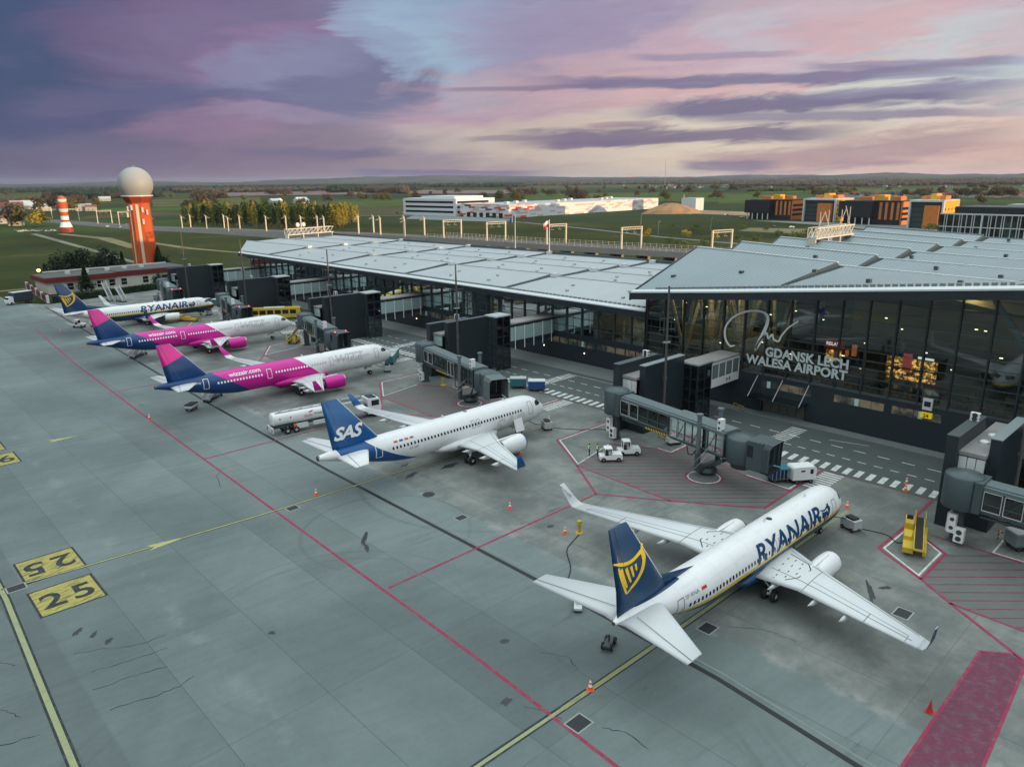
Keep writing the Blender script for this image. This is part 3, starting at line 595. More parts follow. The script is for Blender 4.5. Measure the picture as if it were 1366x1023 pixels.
for z in (7.3, 8.5, 9.8, 11.0, 12.3, 13.6, 15.0, 16.4, 18.0, 19.6, 21.0):
    yt = 77.3 if z < 16 else max(-160, 77.5 - (z + .9 - 17.05) / .1075)
    part(MB().box(106.40, 106.60, -100, yt, z - .035, z + .035), 'transom', DGREY, hall)
part(MB().box(106.3, 129, 77.2, 77.5, 0, 17.4).box(106.3, 145, 77.2, 77.5, 0, 14), 'gable_wall', NAVYD, hall)
part(MB().hexa([(145.1, 81.3, 0), (212, 81.3, 0), (212, 81.7, 0), (145.1, 81.7, 0)], [(145.1, 81.3, 16.9), (212, 81.3, 16.9), (212, 81.7, 16.9), (145.1, 81.7, 16.9)]), 'gable_wall', NAVYD, hall); part(MB().box(211.8, 212.2, -339, 81.2, 0, 20.3), 'rear_wall', NAVYD, hall)
# interior
part(MB().box(107.2, 128.5, -100, 77.1, 5.75, 5.95), 'hall_floor', INFLR, hall)
part(MB().box(128.2, 128.6, -339, 77.1, 5.9, 20), 'back_wall', INWALL, hall)  # carried on unseen to stop sun coming through the hall
mb = MB()
ysC = [77, 66, 54, 40, 26, 10, -40, -100]
for a, b in zip(ysC[:-1], ysC[1:]):
    P4 = lambda y: [(107.2, y, zf1(y) - .75), (128.2, y, zb1(y) - 1.4)]
    (p, q), (r, s) = P4(a), P4(b); mb.add([p, q, s, r], [(0, 1, 2, 3)])
part(mb, 'ceiling', CEIL, hall)
part(MB().box(118.6, 119, 58, 77, 5.95, 10), 'cream_partition', INLIT, hall)
part(MB().box(120, 120.4, -90, 47, 12.3, 17.2).box(117, 120.4, -90, 47, 12.1, 12.3), 'reflection_band', mat('reflection_brown', (.17, .135, .11), .5, var=.3, scale=.5), hall)  # brown wall stands in for the brownish reflection in the upper glass
for (x, y) in ((111.5, 72.5), (112, 67), (112.5, 62), (116, 70), (117, 64), (113, 56), (112, 14)):
    mb = MB(); top = lambda xx, yy: zf1(min(77, yy)) - .8 + (xx - 107.2) * (zb1(yy) - 1.4 - zf1(min(77, yy)) + .75) / 21
    for dx_, dy_ in ((-1.5, 2.6), (2.2, 2.2), (-1.5, -2.6), (2.2, -2.2)):
        mb.tube((x, y, 6), (x + dx_, y + dy_, min(top(x + dx_, y + dy_), 19)), .34, .26, n=10)
    part(mb, 'tree_column', COLM, hall)
for k, (x, y) in enumerate(((111, 74.5), (112, 69.5), (113, 64.5), (114, 58), (112, 50), (113, 42), (112, 33), (115, 24), (111, 28.5), (118, 73), (118, 66))):
    z = zf1(y) - 1.2 + (x - 107.2) * (zb1(y) - zf1(y)) / 21
    part(MB().lathe((x, y, z), [(.75, 0), (.8, .12), (.3, .25)], n=14), 'ceiling_lamp', mat('ceiling_lamp', (1, .85, .5), .5, var=0, emit=(1, .68, .28), estr=24 if k < 5 or k > 8 else 15), hall)
ROOM = lambda name, col, st: mat(name, col, .5, var=0, emit=col, estr=st)
SHOPW = mat('lit_shop_interior', rough=.5, var=0, fn=lambda g, co: (.6, .3, .08), emit=(1, .48, .12), estr=1.0)
g = G(SHOPW.node_tree); pb = [n for n in g.n if n.type == 'BSDF_PRINCIPLED'][0]
g.l.new(g.m('MULTIPLY', g.ss(g.noise(g.coord(), 1.6, 5, .75), .45, .66), 2.4), pb.inputs['Emission Strength'])
shop = MB().box(118.6, 119, 44.5, 51.5, 5.95, 9.6); part(shop, 'shop_front', NAVYD, hall)
part(MB().box(118.3, 118.6, 47.2, 50.3, 9.2, 10.7), 'shop_sign', mat('red_shop_sign', (.5, .03, .02), .5, emit=(.6, .03, .02), estr=.12), hall)
part(MB().box(118.4, 118.62, 47.5, 50.0, 7.2, 9.1), 'shop_window', SHOPW, hall)
part(MB().box(118.3, 118.6, 45.2, 45.9, 8.6, 10.4).box(118.3, 118.6, 46.4, 46.9, 8.4, 9.4), 'shop_banner', mat('shop_banner', (.6, .16, .05), .5, emit=(.7, .2, .05), estr=.5), hall)
def facade_text(body, h, y_left, z, x, **kw):
    return text_mesh(body, h, lambda u, v, w: (x - w, y_left - u, z + v), **kw)
mbt, w = facade_text('RELAY', .55, 50.0, 9.85, 118.27, bold=.02); part(mbt, 'shop_lettering', ROOM('white_lit_letters', (.9, .9, .85), 1.2), hall)
part(MB().box(118.4, 118.7, 33.4, 40.5, 6.2, 9.6), 'shop_window', SHOPW, hall)
part(MB().box(118.1, 118.4, 36.9, 38.1, 7.6, 10.3), 'advert_screen', mat('red_advert', (.4, .05, .05), .5, emit=(.55, .10, .09), estr=.6), hall)
part(MB().box(118.25, 118.32, 35.4, 36.1, 9.75, 10.1), 'lit_panel', bpy.data.materials['white_lit_letters'], hall); part(MB().box(118.25, 118.32, 33.9, 35.1, 9.7, 10.05), 'lit_panel', bpy.data.materials['white_lit_letters'], hall)
SPOT = mat('spot_lamp_glow', (1, .85, .6), .5, var=0, emit=(1, .80, .5), estr=5)
rs = random.Random(9)
for k in range(26):
    y = 75 - k * 2.6 + rs.uniform(-1, 1); x = rs.uniform(108.5, 117); z = rs.choice((9.2, 11.6, 13.2, 15.0, 16.2)) if y > 30 else rs.uniform(8.5, 18)
    part(MB().box(x - .05, x + .05, y - rs.uniform(.1, .35), y + .1, z, z + .1), 'spot_lamp', SPOT, hall)
part(MB().add([(112, 35.5, zf1(35.5) - .9), (112, 4, zf1(20) - .9), (112, 4, 16.0), (112, 22, 18.6)], [(0, 1, 2, 3)]), 'lit_wall_panel', mat('lit_wall_cream', (.62, .54, .38), .7, var=.12, scale=.3), hall)  # cream panel added to imitate a lit wall behind the glass
part(MB().tube((108.2, 25.2, 21.2), (108.4, 20.6, 14.6), .38, n=10).tube((108.4, 20.6, 14.6), (108.6, 15, 6), .38, n=10), 'raking_strut', mat('pale_teal_steel', (.30, .42, .40), .4, var=.1), hall)
for z in (8.2, 12.25, 14.6):
    part(MB().box(116.8, 117.0, -60, 46, z, z + .18), 'balustrade_rail', DGREY, hall)
for k in range(22):
    y = 76 - k * 2.9 + rs.uniform(-1, 1); x = rs.uniform(108, 114); part(MB().lathe((x, y, 5.95), [(.16, 0), (.22, .8), (.24, 1.35), (.1, 1.5), (.12, 1.6), (.02, 1.75)], n=8), 'seated_traveller', CLOTH, hall)
rb = random.Random(3)
for r in range(3):
    mb = MB()
    for k in range(30):
        y = 76 - k * 2.3 + rb.uniform(-.4, .4); x = 109 + r * 2.6; mb.box(x, x + .55, y, y + 1.7, 6.3, 6.42).box(x + .45, x + .55, y, y + 1.7, 6.42, 6.9).box(x + .1, x + .4, y + .2, y + .3, 5.95, 6.3).box(x + .1, x + .4, y + 1.4, y + 1.5, 5.95, 6.3)
    part(mb, 'bench_row', DGREY, hall)
# sign on the glass
SIGNM = mat('frosted_sign_letter', (.52, .58, .57), .5, var=.06); 
mbt, w = facade_text('GDANSK LECH', 1.42, 54.35, 9.35, 106.2, bold=.04, spacing=1.02, xs=1.0)
k = 12.9 / w; mbt.v = [(x, 54.3 - (54.35 - y) * k, z - (54.3 - y) * .0) for x, y, z in mbt.v]; part(mbt, 'sign_lettering', SIGNM, hall)
mbt, w = facade_text('WALESA AIRPORT', 1.42, 57.5, 7.72, 106.2, bold=.04, spacing=1.02)
k = 16.1 / w; mbt.v = [(x, 57.5 - (57.5 - y) * k, z) for x, y, z in mbt.v]; part(mbt, 'sign_lettering', SIGNM, hall)
def smooth(pts, n=6):
    out = []; L = len(pts)
    for i in range(L - 1):
        p0, p1, p2, p3 = pts[max(i - 1, 0)], pts[i], pts[i + 1], pts[min(i + 2, L - 1)]
        for k in range(n):
            t = k / n; out.append(tuple(.5 * (2 * b + (c - a) * t + (2 * a - 5 * b + 4 * c - d) * t * t + (3 * b - a - 3 * c + d) * t ** 3) for a, b, c, d in zip(p0, p1, p2, p3)))
    return out + [pts[-1]]
sig = smooth([(59.6, 10.15, .25), (60.5, 9.95, .4), (61.4, 11.1, .45), (61.5, 12.8, .42), (60.4, 14.5, .42), (58.4, 15.7, .4), (56.3, 16.15, .4), (54.8, 15.9, .5), (54.3, 14.9, .6), (54.8, 13.0, .75), (55.4, 11.4, .85), (55.95, 10.1, .55), (55.6, 11.1, .3), (54.9, 12.2, .35), (54.3, 12.9, .35), (54.0, 12.1, .35), (53.4, 12.8, .35), (53.1, 12.1, .35), (52.3, 11.9, .35), (51.9, 12.8, .3), (50.9, 14.2, .28), (49.4, 15.4, .3)])
mb = MB()
for q in strip([(p[0], p[1]) for p in sig], [p[2] * .8 for p in sig]): mb.add([(106.2, y, z) for y, z in q], [(0, 1, 2, 3)])
part(mb, 'signature_emblem', mat('white_emblem', (.66, .70, .69), .5, var=.05), hall)
# gate number sign and info panel on the facade
part(MB().box(106.0, 106.4, 29.7, 31.1, 4.55, 5.3), 'gate_number_plate', mat('yellow_plate', (.80, .58, .02), .5, emit=(.8, .55, .02), estr=.25), hall)
mbt, w = facade_text('24', .5, 30.75, 4.68, 105.97, bold=.03); part(mbt, 'gate_number', PBLK, hall)
part(MB().box(106.0, 106.3, 29.8, 31.0, 5.7, 7.3).mt(1).box(105.96, 106.02, 30.0, 30.8, 6.2, 6.9), 'gate_display', [OFFW, GLASSD], hall)
# ---------------- wing
WY0, WY1 = 77.7, 246.
WX = [106.9, 123.6, 137, 148.6, 160.5]
WJ = [77.7, 117, 154, 191, 229, 276]
for i in range(4):
    for j in range(5):
        y0, y1 = WJ[j], WJ[j + 1]; x0, x1 = WX[i] + (0 if i == 0 else .25), WX[i + 1]
        zf = 13.4 if i == 0 else 14.35
        ya = 246. if (i == 0 and j == 4) else y1
        def P(u, v, x0=x0, x1=x1, y0=y0, y1=y1, zf=zf, ya=ya): return (x0 + (x1 - x0) * u, y0 + (ya + (y1 - ya) * u - y0) * v, zf * (1 - u) + (15.35 - .45 * v) * u)
        mb = MB(); roof_quad(mb, P, .4); part(mb, 'roof_panel', ROOFW, wing)
        a, b = P(1, 0), P(1, 1); mb = MB().hexa([(a[0] - .2, a[1], a[2]), (a[0] + .2, a[1], a[2]), (b[0] + .2, b[1], b[2]), (b[0] - .2, b[1], b[2])], [(a[0] - .2, a[1], a[2] + .15), (a[0] + .2, a[1], a[2] + .15), (b[0] + .2, b[1], b[2] + .15), (b[0] - .2, b[1], b[2] + .15)])
        part(mb, 'ridge_cap', MGREY if i == 3 else LGREY, wing)
        if j < 4:
            mb = MB(); n = 16; ye = y1 if j < 4 else y1
            for k in range(n):
                u0 = .02 + .95 * k / n; u1 = u0 + .06; pa, pb = P(u0, 1), P(u1, 1)
                mb.hexa([(pa[0], pa[1] - .5 - .5 * u0, pa[2] + .02), (pb[0], pb[1] - .5 - .5 * u0, pb[2] + .02), (pb[0], pb[1], pb[2] + .05), (pa[0], pa[1], pa[2] + .05)], [(pa[0], pa[1] - .5 - .5 * u0, pa[2] + .12), (pb[0], pb[1] - .5 - .5 * u0, pb[2] + .12), (pb[0], pb[1], pb[2] + .3), (pa[0], pa[1], pa[2] + .3)])
            part(mb, 'joint_strip', LADDER, wing)  # dark runged strip at each joint
            pa = P(.93, 1); part(MB().box(pa[0] - .2, pa[0] + 1.2, pa[1] - 2.6, pa[1] - 1.2, pa[2] + .1, pa[2] + .9), 'roof_vent', OFFW, wing)
        if j < 4:
            mb = MB()
            for (u, v) in ((.35, .25), (.62, .3), (.35, .62), (.62, .68)):
                pa = P(u, v); mb.box(pa[0] - .3, pa[0] + .3, pa[1] - .25, pa[1] + .25, pa[2] + .02, pa[2] + .35)
            part(mb, 'roof_hatch', LGREY, wing)
part(MB().box(106.6, 107.1, WY0, WY1, 12.2, 13.35), 'eave_fascia', NAVYD, wing)
part(MB().hexa([(106.5, WY0, 13.35), (107.6, WY0, 13.42), (107.6, WY1, 13.42), (106.5, WY1, 13.35)], [(106.5, WY0, 13.55), (107.6, WY0, 13.8), (107.6, WY1, 13.8), (106.5, WY1, 13.55)]), 'gutter', GUTTER, wing)
mb = MB(); y = WY0 + .5
while y < WY1: mb.box(108.2, 108.7, y, y + .55, 13.55, 13.98); y += 1.1
part(mb, 'snow_guard', MGREY, wing)['kind'] = 'stuff'
part(MB().box(160.6, 161.2, WY0, 276, 14.6, 15.7), 'rear_parapet', DGREY, wing)
part(MB().box(107.1, 111, WY0, WY1, 12.5, 12.7), 'soffit', MGREY, wing)
part(MB().box(110.7, 112, WY0, WY1, 0, 3.5).box(110.75, 112, WY0, WY1, 4.7, 5.9), 'base_wall', NAVYD, wing)
part(MB().box(110.85, 112, WY0, WY1, 3.5, 4.7), 'ribbon_window', PWIN, wing)
mb = MB(); y = WY0
while y < WY1: mb.box(110.72, 110.9, y, y + .18, 3.5, 4.7); y += 2.45
part(mb, 'window_post', NAVYD, wing)
for k in range(9): part(MB().box(110.7, 110.88, 104 - k * 17.3 + 130, 104.5 - k * 17.3 + 130, 3.6, 4.65), 'window_blind', PCYAN, wing)
part(MB().add([(110.8, WY0, 5.9), (110.8, WY1, 5.9), (110.8, WY1, 12.6), (110.8, WY0, 12.6)], [(0, 1, 2, 3)]), 'glass_wall', GLZW, wing)
y = WY0 + 2
while y < WY1: part(MB().box(110.55, 111.0, y - .16, y + .16, 5.9, 12.5), 'mullion', DGREY, wing); y += 4.1
for z in (7.4, 9.2, 11.0): part(MB().box(110.65, 110.95, WY0, WY1, z - .05, z + .05), 'transom', DGREY, wing)
part(MB().hexa([(110.8, 245.6, 0), (126, 270.5, 0), (126, 271, 0), (110.8, 246.1, 0)], [(110.8, 245.6, 12.6), (126, 270.5, 14.2), (126, 271, 14.2), (110.8, 246.1, 12.6)]).box(126.1, 160, 270.5, 271, 0, 14.0), 'end_wall', NAVYD, wing)
part(MB().box(160.2, 160.6, WY0, 271, 0, 14.8), 'rear_wall', NAVYD, wing)
part(MB().box(111, 128, WY0, WY1, 5.7, 5.9), 'lounge_floor', INFLR, wing)
part(MB().box(127, 127.4, WY0, WY1, 5.9, 13.5), 'back_wall', mat('lounge_back_wall', rough=.6, var=0, fn=lambda g, co: g.mix(g.ss(g.noise(co, .12, 5, .7), .44, .6), (.018, .024, .024), (.16, .15, .12))), wing)
part(MB().box(118, 118.4, 77.9, 106, 5.9, 12.6), 'cream_partition', INLIT, wing)
part(MB().box(111, 127, WY0, WY1, 12.75, 12.9), 'ceiling', CEIL, wing)
for k in range(16):
    y = 80 + k * 10.5; part(MB().box(112.5, 113.6, y, y + 2.2, 12.6, 12.74), 'ceiling_lamp', mat('lounge_lamp', (1, .8, .5), .5, var=0, emit=(1, .74, .4), estr=13 if k < 3 else (3 if k % 3 else 6)), wing)
    mb = MB()
    for s_ in (-2, 2): mb.tube((114.5, y + 4, 5.9), (113.5, y + 4 + s_, 12.6), .25, .2)
    part(mb, 'tree_column', COLM, wing)
mb = MB()
for k in range(70): y = 79 + k * 2.35; x = 112.2 + rb.random() * 2; mb.box(x, x + .5, y, y + 1.6, 6.25, 6.38).box(x + .4, x + .5, y, y + 1.6, 6.38, 6.9)
part(mb, 'bench_row', DGREY, wing)
for k in range(14): part(MB().ball((110.66, 84 + k * 11.3, 2.3), .12, .1, .12, 8, 6), 'wall_lamp', SPOT, wing)
# ================================================================== AIRCRAFT  (nose at origin, +x forward; s = metres behind the nose)
def interp(tab, s):
    for a, b in zip(tab[:-1], tab[1:]):
        if s <= b[0]:
            t = (s - a[0]) / (b[0] - a[0]); t = max(0, t)
            return [p + (q - p) * t for p, q in zip(a[1:], b[1:])]
    return list(tab[-1][1:])
def densify(tab):
    P = [(r[0], *r[1:]) for r in tab]; out = []
    pts = smooth(P, 5); last = -1
    for p in pts:
        if p[0] > last + 1e-4: out.append(p); last = p[0]
    return out
B737 = [(0, 2.62, 2.78, .06), (.25, 2.25, 3.12, .42), (.7, 1.92, 3.48, .78), (1.3, 1.68, 3.86, 1.06), (2.1, 1.52, 4.5, 1.36), (2.9, 1.42, 5.0, 1.60), (4.0, 1.37, 5.30, 1.78), (5.5, 1.35, 5.38, 1.86), (7, 1.35, 5.40, 1.88), (12, 1.35, 5.40, 1.88), (18, 1.35, 5.4, 1.88), (24, 1.36, 5.4, 1.88), (26, 1.48, 5.4, 1.88), (28, 1.82, 5.4, 1.85), (30, 2.3, 5.4, 1.72), (32, 2.86, 5.38, 1.5), (34, 3.45, 5.32, 1.18), (36, 4.0, 5.2, .78), (37.3, 4.38, 5.0, .42), (38.0, 4.55, 4.85, .16)]
def airbus(L):
    e = L - 37.57
    return [(0, 3.18, 3.36, .08), (.3, 2.78, 3.72, .52), (.9, 2.38, 4.22, .98), (1.7, 2.08, 4.8, 1.35), (2.6, 1.90, 5.36, 1.64), (3.6, 1.79, 5.68, 1.83), (4.8, 1.74, 5.82, 1.93), (6.2, 1.73, 5.87, 1.975), (12, 1.73, 5.87, 1.975), (18, 1.73, 5.87, 1.975), (23 + e, 1.73, 5.87, 1.975), (25 + e, 1.80, 5.87, 1.96), (27 + e, 2.06, 5.87, 1.90), (29 + e, 2.48, 5.86, 1.76), (31 + e, 3.0, 5.84, 1.52), (33 + e, 3.56, 5.78, 1.18), (35 + e, 4.14, 5.66, .80), (36.8 + e, 4.66, 5.50, .48), (37.57 + e, 4.86, 5.42, .34)]
def fus_ring(row, n=48, grow=0.):
    s, zb, zt, w = row; zc = (zb + zt) / 2; hh = (zt - zb) / 2
    return [(-s, (w + grow) * cos(2 * pi * i / n), zc + (hh + grow) * sin(2 * pi * i / n)) for i in range(n)]
def on_skin(tab, s, z, off=.02, side=-1):
    zb, zt, w = interp(tab, s); zc = (zb + zt) / 2; hh = (zt - zb) / 2
    q = max(-.995, min(.995, (z - zc) / hh)); y = w * sqrt(1 - q * q)
    nx = Vector((0, y / w / w, (z - zc) / hh / hh)).normalized()
    return (-s, side * (y + off * nx.y), z + off * nx.z)
def skin_arc(tab, s, z0, v, off=.02, side=-1):
    """go up v metres along the skin from height z0"""
    zb, zt, w = interp(tab, s); zc = (zb + zt) / 2; hh = (zt - zb) / 2; R = (w + hh) / 2
    a = asin(max(-.99, min(.99, (z0 - zc) / hh))) + v / R
    return (-s, side * (w + off) * cos(a), zc + (hh + off) * sin(a))
def foil(t, n=9):
    up = [(k / n) ** 1.6 for k in range(n + 1)]
    y = lambda x: t * 5 * (.2969 * sqrt(x) - .126 * x - .3516 * x * x + .2843 * x ** 3 - .1015 * x ** 4)
    return [(x, y(x)) for x in reversed(up)] + [(x, -y(x) * .75) for x in up[1:-1]]
def surf(secs, side=1, vert=False):
    """secs: (span, height, s_le, chord, t/c, cant degrees) lofted into a wing, tail or winglet"""
    rings = []
    for (sp, h, le, ch, tc, cant) in secs:
        c, s_ = cos(radians(cant)), sin(radians(cant)); r = []
        for x, t in foil(tc):
            y = sp - t * ch * s_; z = h + t * ch * c
            r.append((-(le + x * ch), side * y, z))
        rings.append(r)
    return rings
def fin_half(secs, s, z):
    for a, b in zip(secs[:-1], secs[1:]):
        if z <= b[0] or b is secs[-1]:
            t = (z - a[0]) / (b[0] - a[0]); le, ch, tc = [p + (q - p) * t for p, q in zip(a[1:], b[1:])]
            x = max(0.0, min(1., (s - le) / ch)); T = tc * ch * 5 * (.2969 * sqrt(x) - .126 * x - .3516 * x * x + .2843 * x ** 3 - .1015 * x ** 4)
            return max(T, .005)
def livery(name, fn, rough=.36):
    def aged(g, co):     # skin joints, drip streaks and a little soot under the paint
        c = fn(g, co); x, y, z = g.xyz(co)
        fr = g.m('ABSOLUTE', g.m('SUBTRACT', g.m('FRACT', g.m('DIVIDE', x, 2.62)), .5)); ln_ = g.m('GREATER_THAN', fr, .4915)
        fz = g.m('ABSOLUTE', g.m('SUBTRACT', g.m('FRACT', g.m('DIVIDE', g.m('ADD', z, .35), 1.25)), .5)); ln2 = g.m('GREATER_THAN', fz, .489)
        st = g.noise(g.comb(g.m('MULTIPLY', x, .25), g.m('MULTIPLY', y, 1.5), g.m('MULTIPLY', z, .4)), 1.6, 6, .7)
        k = g.m('SUBTRACT', g.m('SUBTRACT', 1.0, g.m('MULTIPLY', g.m('MAXIMUM', ln_, ln2), .16)), g.m('MULTIPLY', g.ss(st, .5, .75), .12))
        return g.mix(1.0, c, g.comb(k, k, g.m('MULTIPLY', k, .995)), 'MULTIPLY')
    return mat(name, rough=rough, var=.05, scale=.5, fn=aged, coat=.04)
def L737(g, co):
    x, y, z = g.xyz(co); s = g.m('MULTIPLY', x, -1.0)
    white, yel, nav = (.76, .77, .78), (.78, .52, .02), (.002, .042, .122)
    c = g.mix(g.m('LESS_THAN', z, 3.30), white, yel); c = g.mix(g.m('LESS_THAN', z, 2.98), c, nav)
    fin = g.m('MULTIPLY', g.m('GREATER_THAN', s, 30.2), g.m('GREATER_THAN', g.m('MULTIPLY_ADD', s, .03, z), 6.27)); c = g.mix(fin, c, nav)
    return g.mix(g.m('MULTIPLY', g.m('GREATER_THAN', s, 36.6), g.m('LESS_THAN', z, 4.52)), c, yel)
def LSAS(g, co):
    x, y, z = g.xyz(co); s = g.m('MULTIPLY', x, -1.0)
    white, blu = (.76, .77, .78), (.001, .080, .26)
    q = g.m('SUBTRACT', z, 1.8); edge = g.m('ADD', g.m('MULTIPLY_ADD', q, 2.75, 23.6), g.m('MULTIPLY', g.m('MULTIPLY', q, q), -.20))
    inb = g.m('MULTIPLY', g.m('GREATER_THAN', s, edge), g.m('LESS_THAN', g.m('MULTIPLY_ADD', z, -.42, s), 32.9))
    return g.mix(inb, white, blu)
def LWIZ(g, co):
    x, y, z = g.xyz(co); s = g.m('MULTIPLY', x, -1.0)
    white, pk, blu = (.76, .77, .78), (.62, .004, .30), (.002, .045, .17)
    c = g.mix(g.m('GREATER_THAN', g.m('MULTIPLY_ADD', z, -1.25, s), 13.3), white, pk)
    return g.mix(g.m('GREATER_THAN', g.m('MULTIPLY_ADD', z, -1.55, s), 26.4), c, blu)
def FWIZ(g, co):
    x, y, z = g.xyz(co); s = g.m('MULTIPLY', x, -1.0)
    return g.mix(g.m('GREATER_THAN', g.m('MULTIPLY_ADD', s, .44, z), 27.05), (.002, .045, .17), (.68, .008, .26))
M737, MSAS, MWIZ = livery('white_navy_skin', L737), livery('white_blue_skin', LSAS), livery('white_pink_blue_skin', LWIZ)
FNAVY = livery('navy_fin', lambda g, co: (.002, .042, .122)); FBLUE = livery('blue_fin', lambda g, co: (.001, .080, .26)); FPINK = livery('pink_blue_fin', FWIZ)
WGREY = mat('wing_grey', (.60, .63, .64), .38, var=.08, scale=.5); PINKM = livery('pink_cowl', lambda g, co: (.62, .004, .30)); ACW = livery('aircraft_white', lambda g, co: (.76, .77, .78))
LINE = mat('panel_line', (.17, .19, .2), .6, var=0); TWHITE = mat('white_lettering', (.85, .86, .86), .45, var=0); TNAVY = mat('navy_lettering', (.002, .042, .122), .4, var=0); TYEL = mat('yellow_emblem', (.85, .55, .02), .45, var=0); TLINE = mat('plum_outline', (.36, .24, .32), .5, var=0)
FAN = mat('fan_blades', (.03, .03, .035), .4, .6); CHROME = mat('engine_lip', (.55, .56, .57), .2, .9, var=.03); TITAN = mat('exhaust_metal', (.16, .14, .13), .4, .8)
HARP = [('top', [(38.27, 9.62, .12), (37.6, 9.38, .26), (36.9, 9.22, .30), (36.2, 9.28, .32), (35.6, 9.52, .36), (35.25, 9.62, .4)]), ('col', [(35.25, 9.75, .3), (34.95, 9.2, .5), (34.9, 8.7, .45), (35.15, 8.0, .38), (35.7, 7.4, .32), (36.3, 7.0, .24), (36.8, 6.65, .08)]),
        ('head', [(35.2, 9.7, .3), (35.05, 9.98, .38), (35.02, 10.12, .2)]), ('edge', [(37.75, 9.15, .1), (37.5, 8.4, .2), (36.8, 6.75, .2)])] + [('string', p) for p in ([(37.5, 8.95, .32), (36.75, 7.2, .18)], [(36.95, 8.85, .30), (36.35, 7.5, .18)], [(36.42, 8.82, .26), (36.05, 7.85, .18)], [(35.92, 8.85, .22), (35.75, 8.25, .16)])]
def ribbon2d(pts, n=5):
    P = smooth([tuple(p) for p in pts], n) if len(pts) > 2 else [tuple(a + (b - a) * k / 6 for a, b in zip(pts[0], pts[1])) for k in range(7)]
    return strip([(p[0], p[1]) for p in P], [p[2] for p in P])
def wheel(parent, c, r, w):
    t = MB(); t.smooth = True
    t.lathe((c[0], c[1] - w / 2, c[2]), [(r * .62, 0), (r * .9, 0), (r, w * .22), (r, w * .78), (r * .9, w), (r * .62, w)], 'y', 18)
    o = t.build('wheel', BLACK, parent)
    MB().lathe((c[0], c[1] - w * .52, c[2]), [(r * .2, 0), (r * .6, .02), (r * .6, w * 1.04 - .02), (r * .2, w * 1.04)], 'y', 12).build('hub', OFFW, o)
